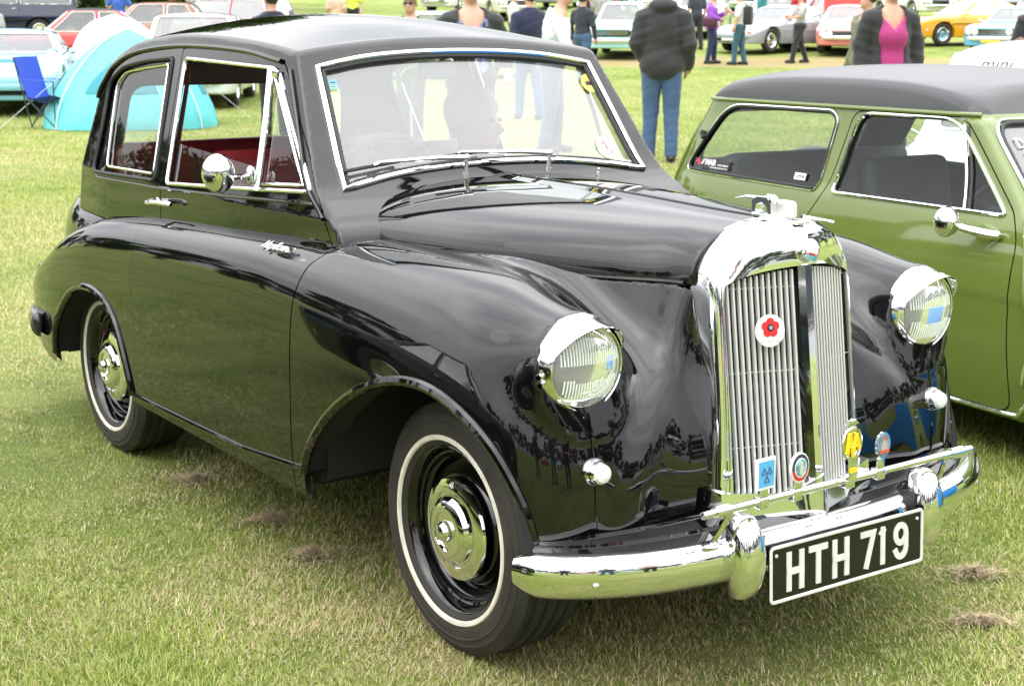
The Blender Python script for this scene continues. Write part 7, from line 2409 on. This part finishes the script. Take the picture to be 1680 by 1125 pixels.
def tree_meshes(seed, hh=11, rad=4.2, low=1.6, nleaf=9000):
    r = np.random.RandomState(seed)
    geo = [tube([(0, 0, -0.3), (0.1, 0.05, hh * 0.3), (0.0, 0.15, hh * 0.6), (0.1, 0, hh * 0.85)], [0.38, 0.28, 0.17, 0.06], 9)]
    cl = []
    for i in range(26):
        a = r.uniform(0, 2 * PI)
        z = low + (hh - low) * (0.08 + 0.88 * r.rand() ** 0.8)
        q = rad * (1 - ((z - low) / (hh - low) - 0.35) ** 2 * 1.5) * r.uniform(0.35, 0.95)
        c = np.array([q * math.cos(a), q * math.sin(a), z])
        cl.append((c, r.uniform(0.9, 1.7)))
        if i < 14:
            z0 = hh * r.uniform(0.2, 0.6)
            geo.append(tube([(0, 0, z0), tuple(c * [0.5, 0.5, 0] + [0, 0, (z0 + c[2]) / 2 + 0.3]), tuple(c)], [0.12, 0.08, 0.03], 6))
    P = []
    for i in range(nleaf):
        c, s = cl[r.randint(len(cl))]
        v = r.normal(size=3)
        v /= np.linalg.norm(v)
        P.append(c + v * s * (0.35 + 0.7 * r.rand() ** 0.5) * [1, 1, 0.75])
    P = np.array(P)
    P = P[P[:, 2] > low * 0.6]
    n = len(P)
    u = r.normal(size=(n, 3)); u /= np.linalg.norm(u, axis=1)[:, None]
    w = np.cross(u, r.normal(size=(n, 3))); w /= np.linalg.norm(w, axis=1)[:, None]
    L_ = r.uniform(0.10, 0.22, n)[:, None]
    V = np.stack([P - u * L_, P + w * L_ * 0.55, P + u * L_, P - w * L_ * 0.55], 1).reshape(-1, 3)
    F = (np.arange(n) * 4)[:, None] + [0, 1, 2, 3]
    return mesh_of('trunk', geo, BARK), mesh_of('crown', (V, F), LEAF, smooth=0)
TM = [tree_meshes(1, 11, 4.2, 0.5, 11000), tree_meshes(2, 8, 4.6, 0.25, 11000), tree_meshes(3, 13, 4.4, 1.0, 11000)]
tn = 0
def tree(loc, kind, sc, rz, label, group=None):
    t = thing('tree', label, 'tree', loc, rz, group)
    t.scale = (sc, sc, sc)
    link(bpy.data.objects.new('trunk', TM[kind][0]), t)
    link(bpy.data.objects.new('crown', TM[kind][1]), t)
tl_ = [(-50, 47.5, 1, 1.0, 'dark leafy tree at the far left edge, beyond the pale blue sports car'), (30, 49, 1, 1.0, 'dark leafy tree above the windscreen of the pale blue sports car'), (105, 48, 0, 1.0, 'dark leafy tree right behind the navy van'), (175, 50, 1, 1.0, 'dark leafy tree above the red coupe'), (245, 51, 1, 1.0, 'dark leafy tree behind the bright blue shirt'), (318, 53, 0, 1.0, 'dark leafy tree above the bronze saloon and white saloon'), (372, 62, 0, 1.0, 'dark leafy tree at the right end of the group, above the maroon estate')]
for i, (u, d, kk, sc, lab) in enumerate(tl_):
    tree(place(u, d), kk, sc, i * 1.3, lab, 'trees at the upper left')
# the tree line all round the field, mirrored in bonnet and chrome
for i in range(56):
    a = A_AWAY + R(34) + R(292) * i / 55
    rr = 48 + 14 * random.random()
    tree((CAMP.x + rr * math.cos(a), CAMP.y + rr * math.sin(a), float(gz(CAMP.x + rr * math.cos(a), CAMP.y + rr * math.sin(a)))), random.randrange(3), random.uniform(0.6, 0.95), random.uniform(0, 6), 'leafy tree of the line round the field, outside the picture, mirrored in the paintwork', 'trees round the field')
# more cars and visitors behind the camera for the chrome to mirror
for i, (x, y, a, p, lab) in enumerate([(17, -9, 200, redp, 'red saloon parked across the way, mirrored in the chrome'), (20, -3, 190, cyan, 'pale blue saloon parked across the way, mirrored in the chrome'), (19, 5, 170, white, 'white saloon parked across the way, mirrored in the chrome'), (6, -16, 120, darkg, 'dark grey saloon parked across the way, mirrored in the doors'), (-4, -18, 80, maroon, 'maroon saloon parked across the way, mirrored in the doors')]):
    build_car('parked_car', lab, 'cars across the way', loc=(x, y, 0), rz=R(a), paint=p, h=0.08)
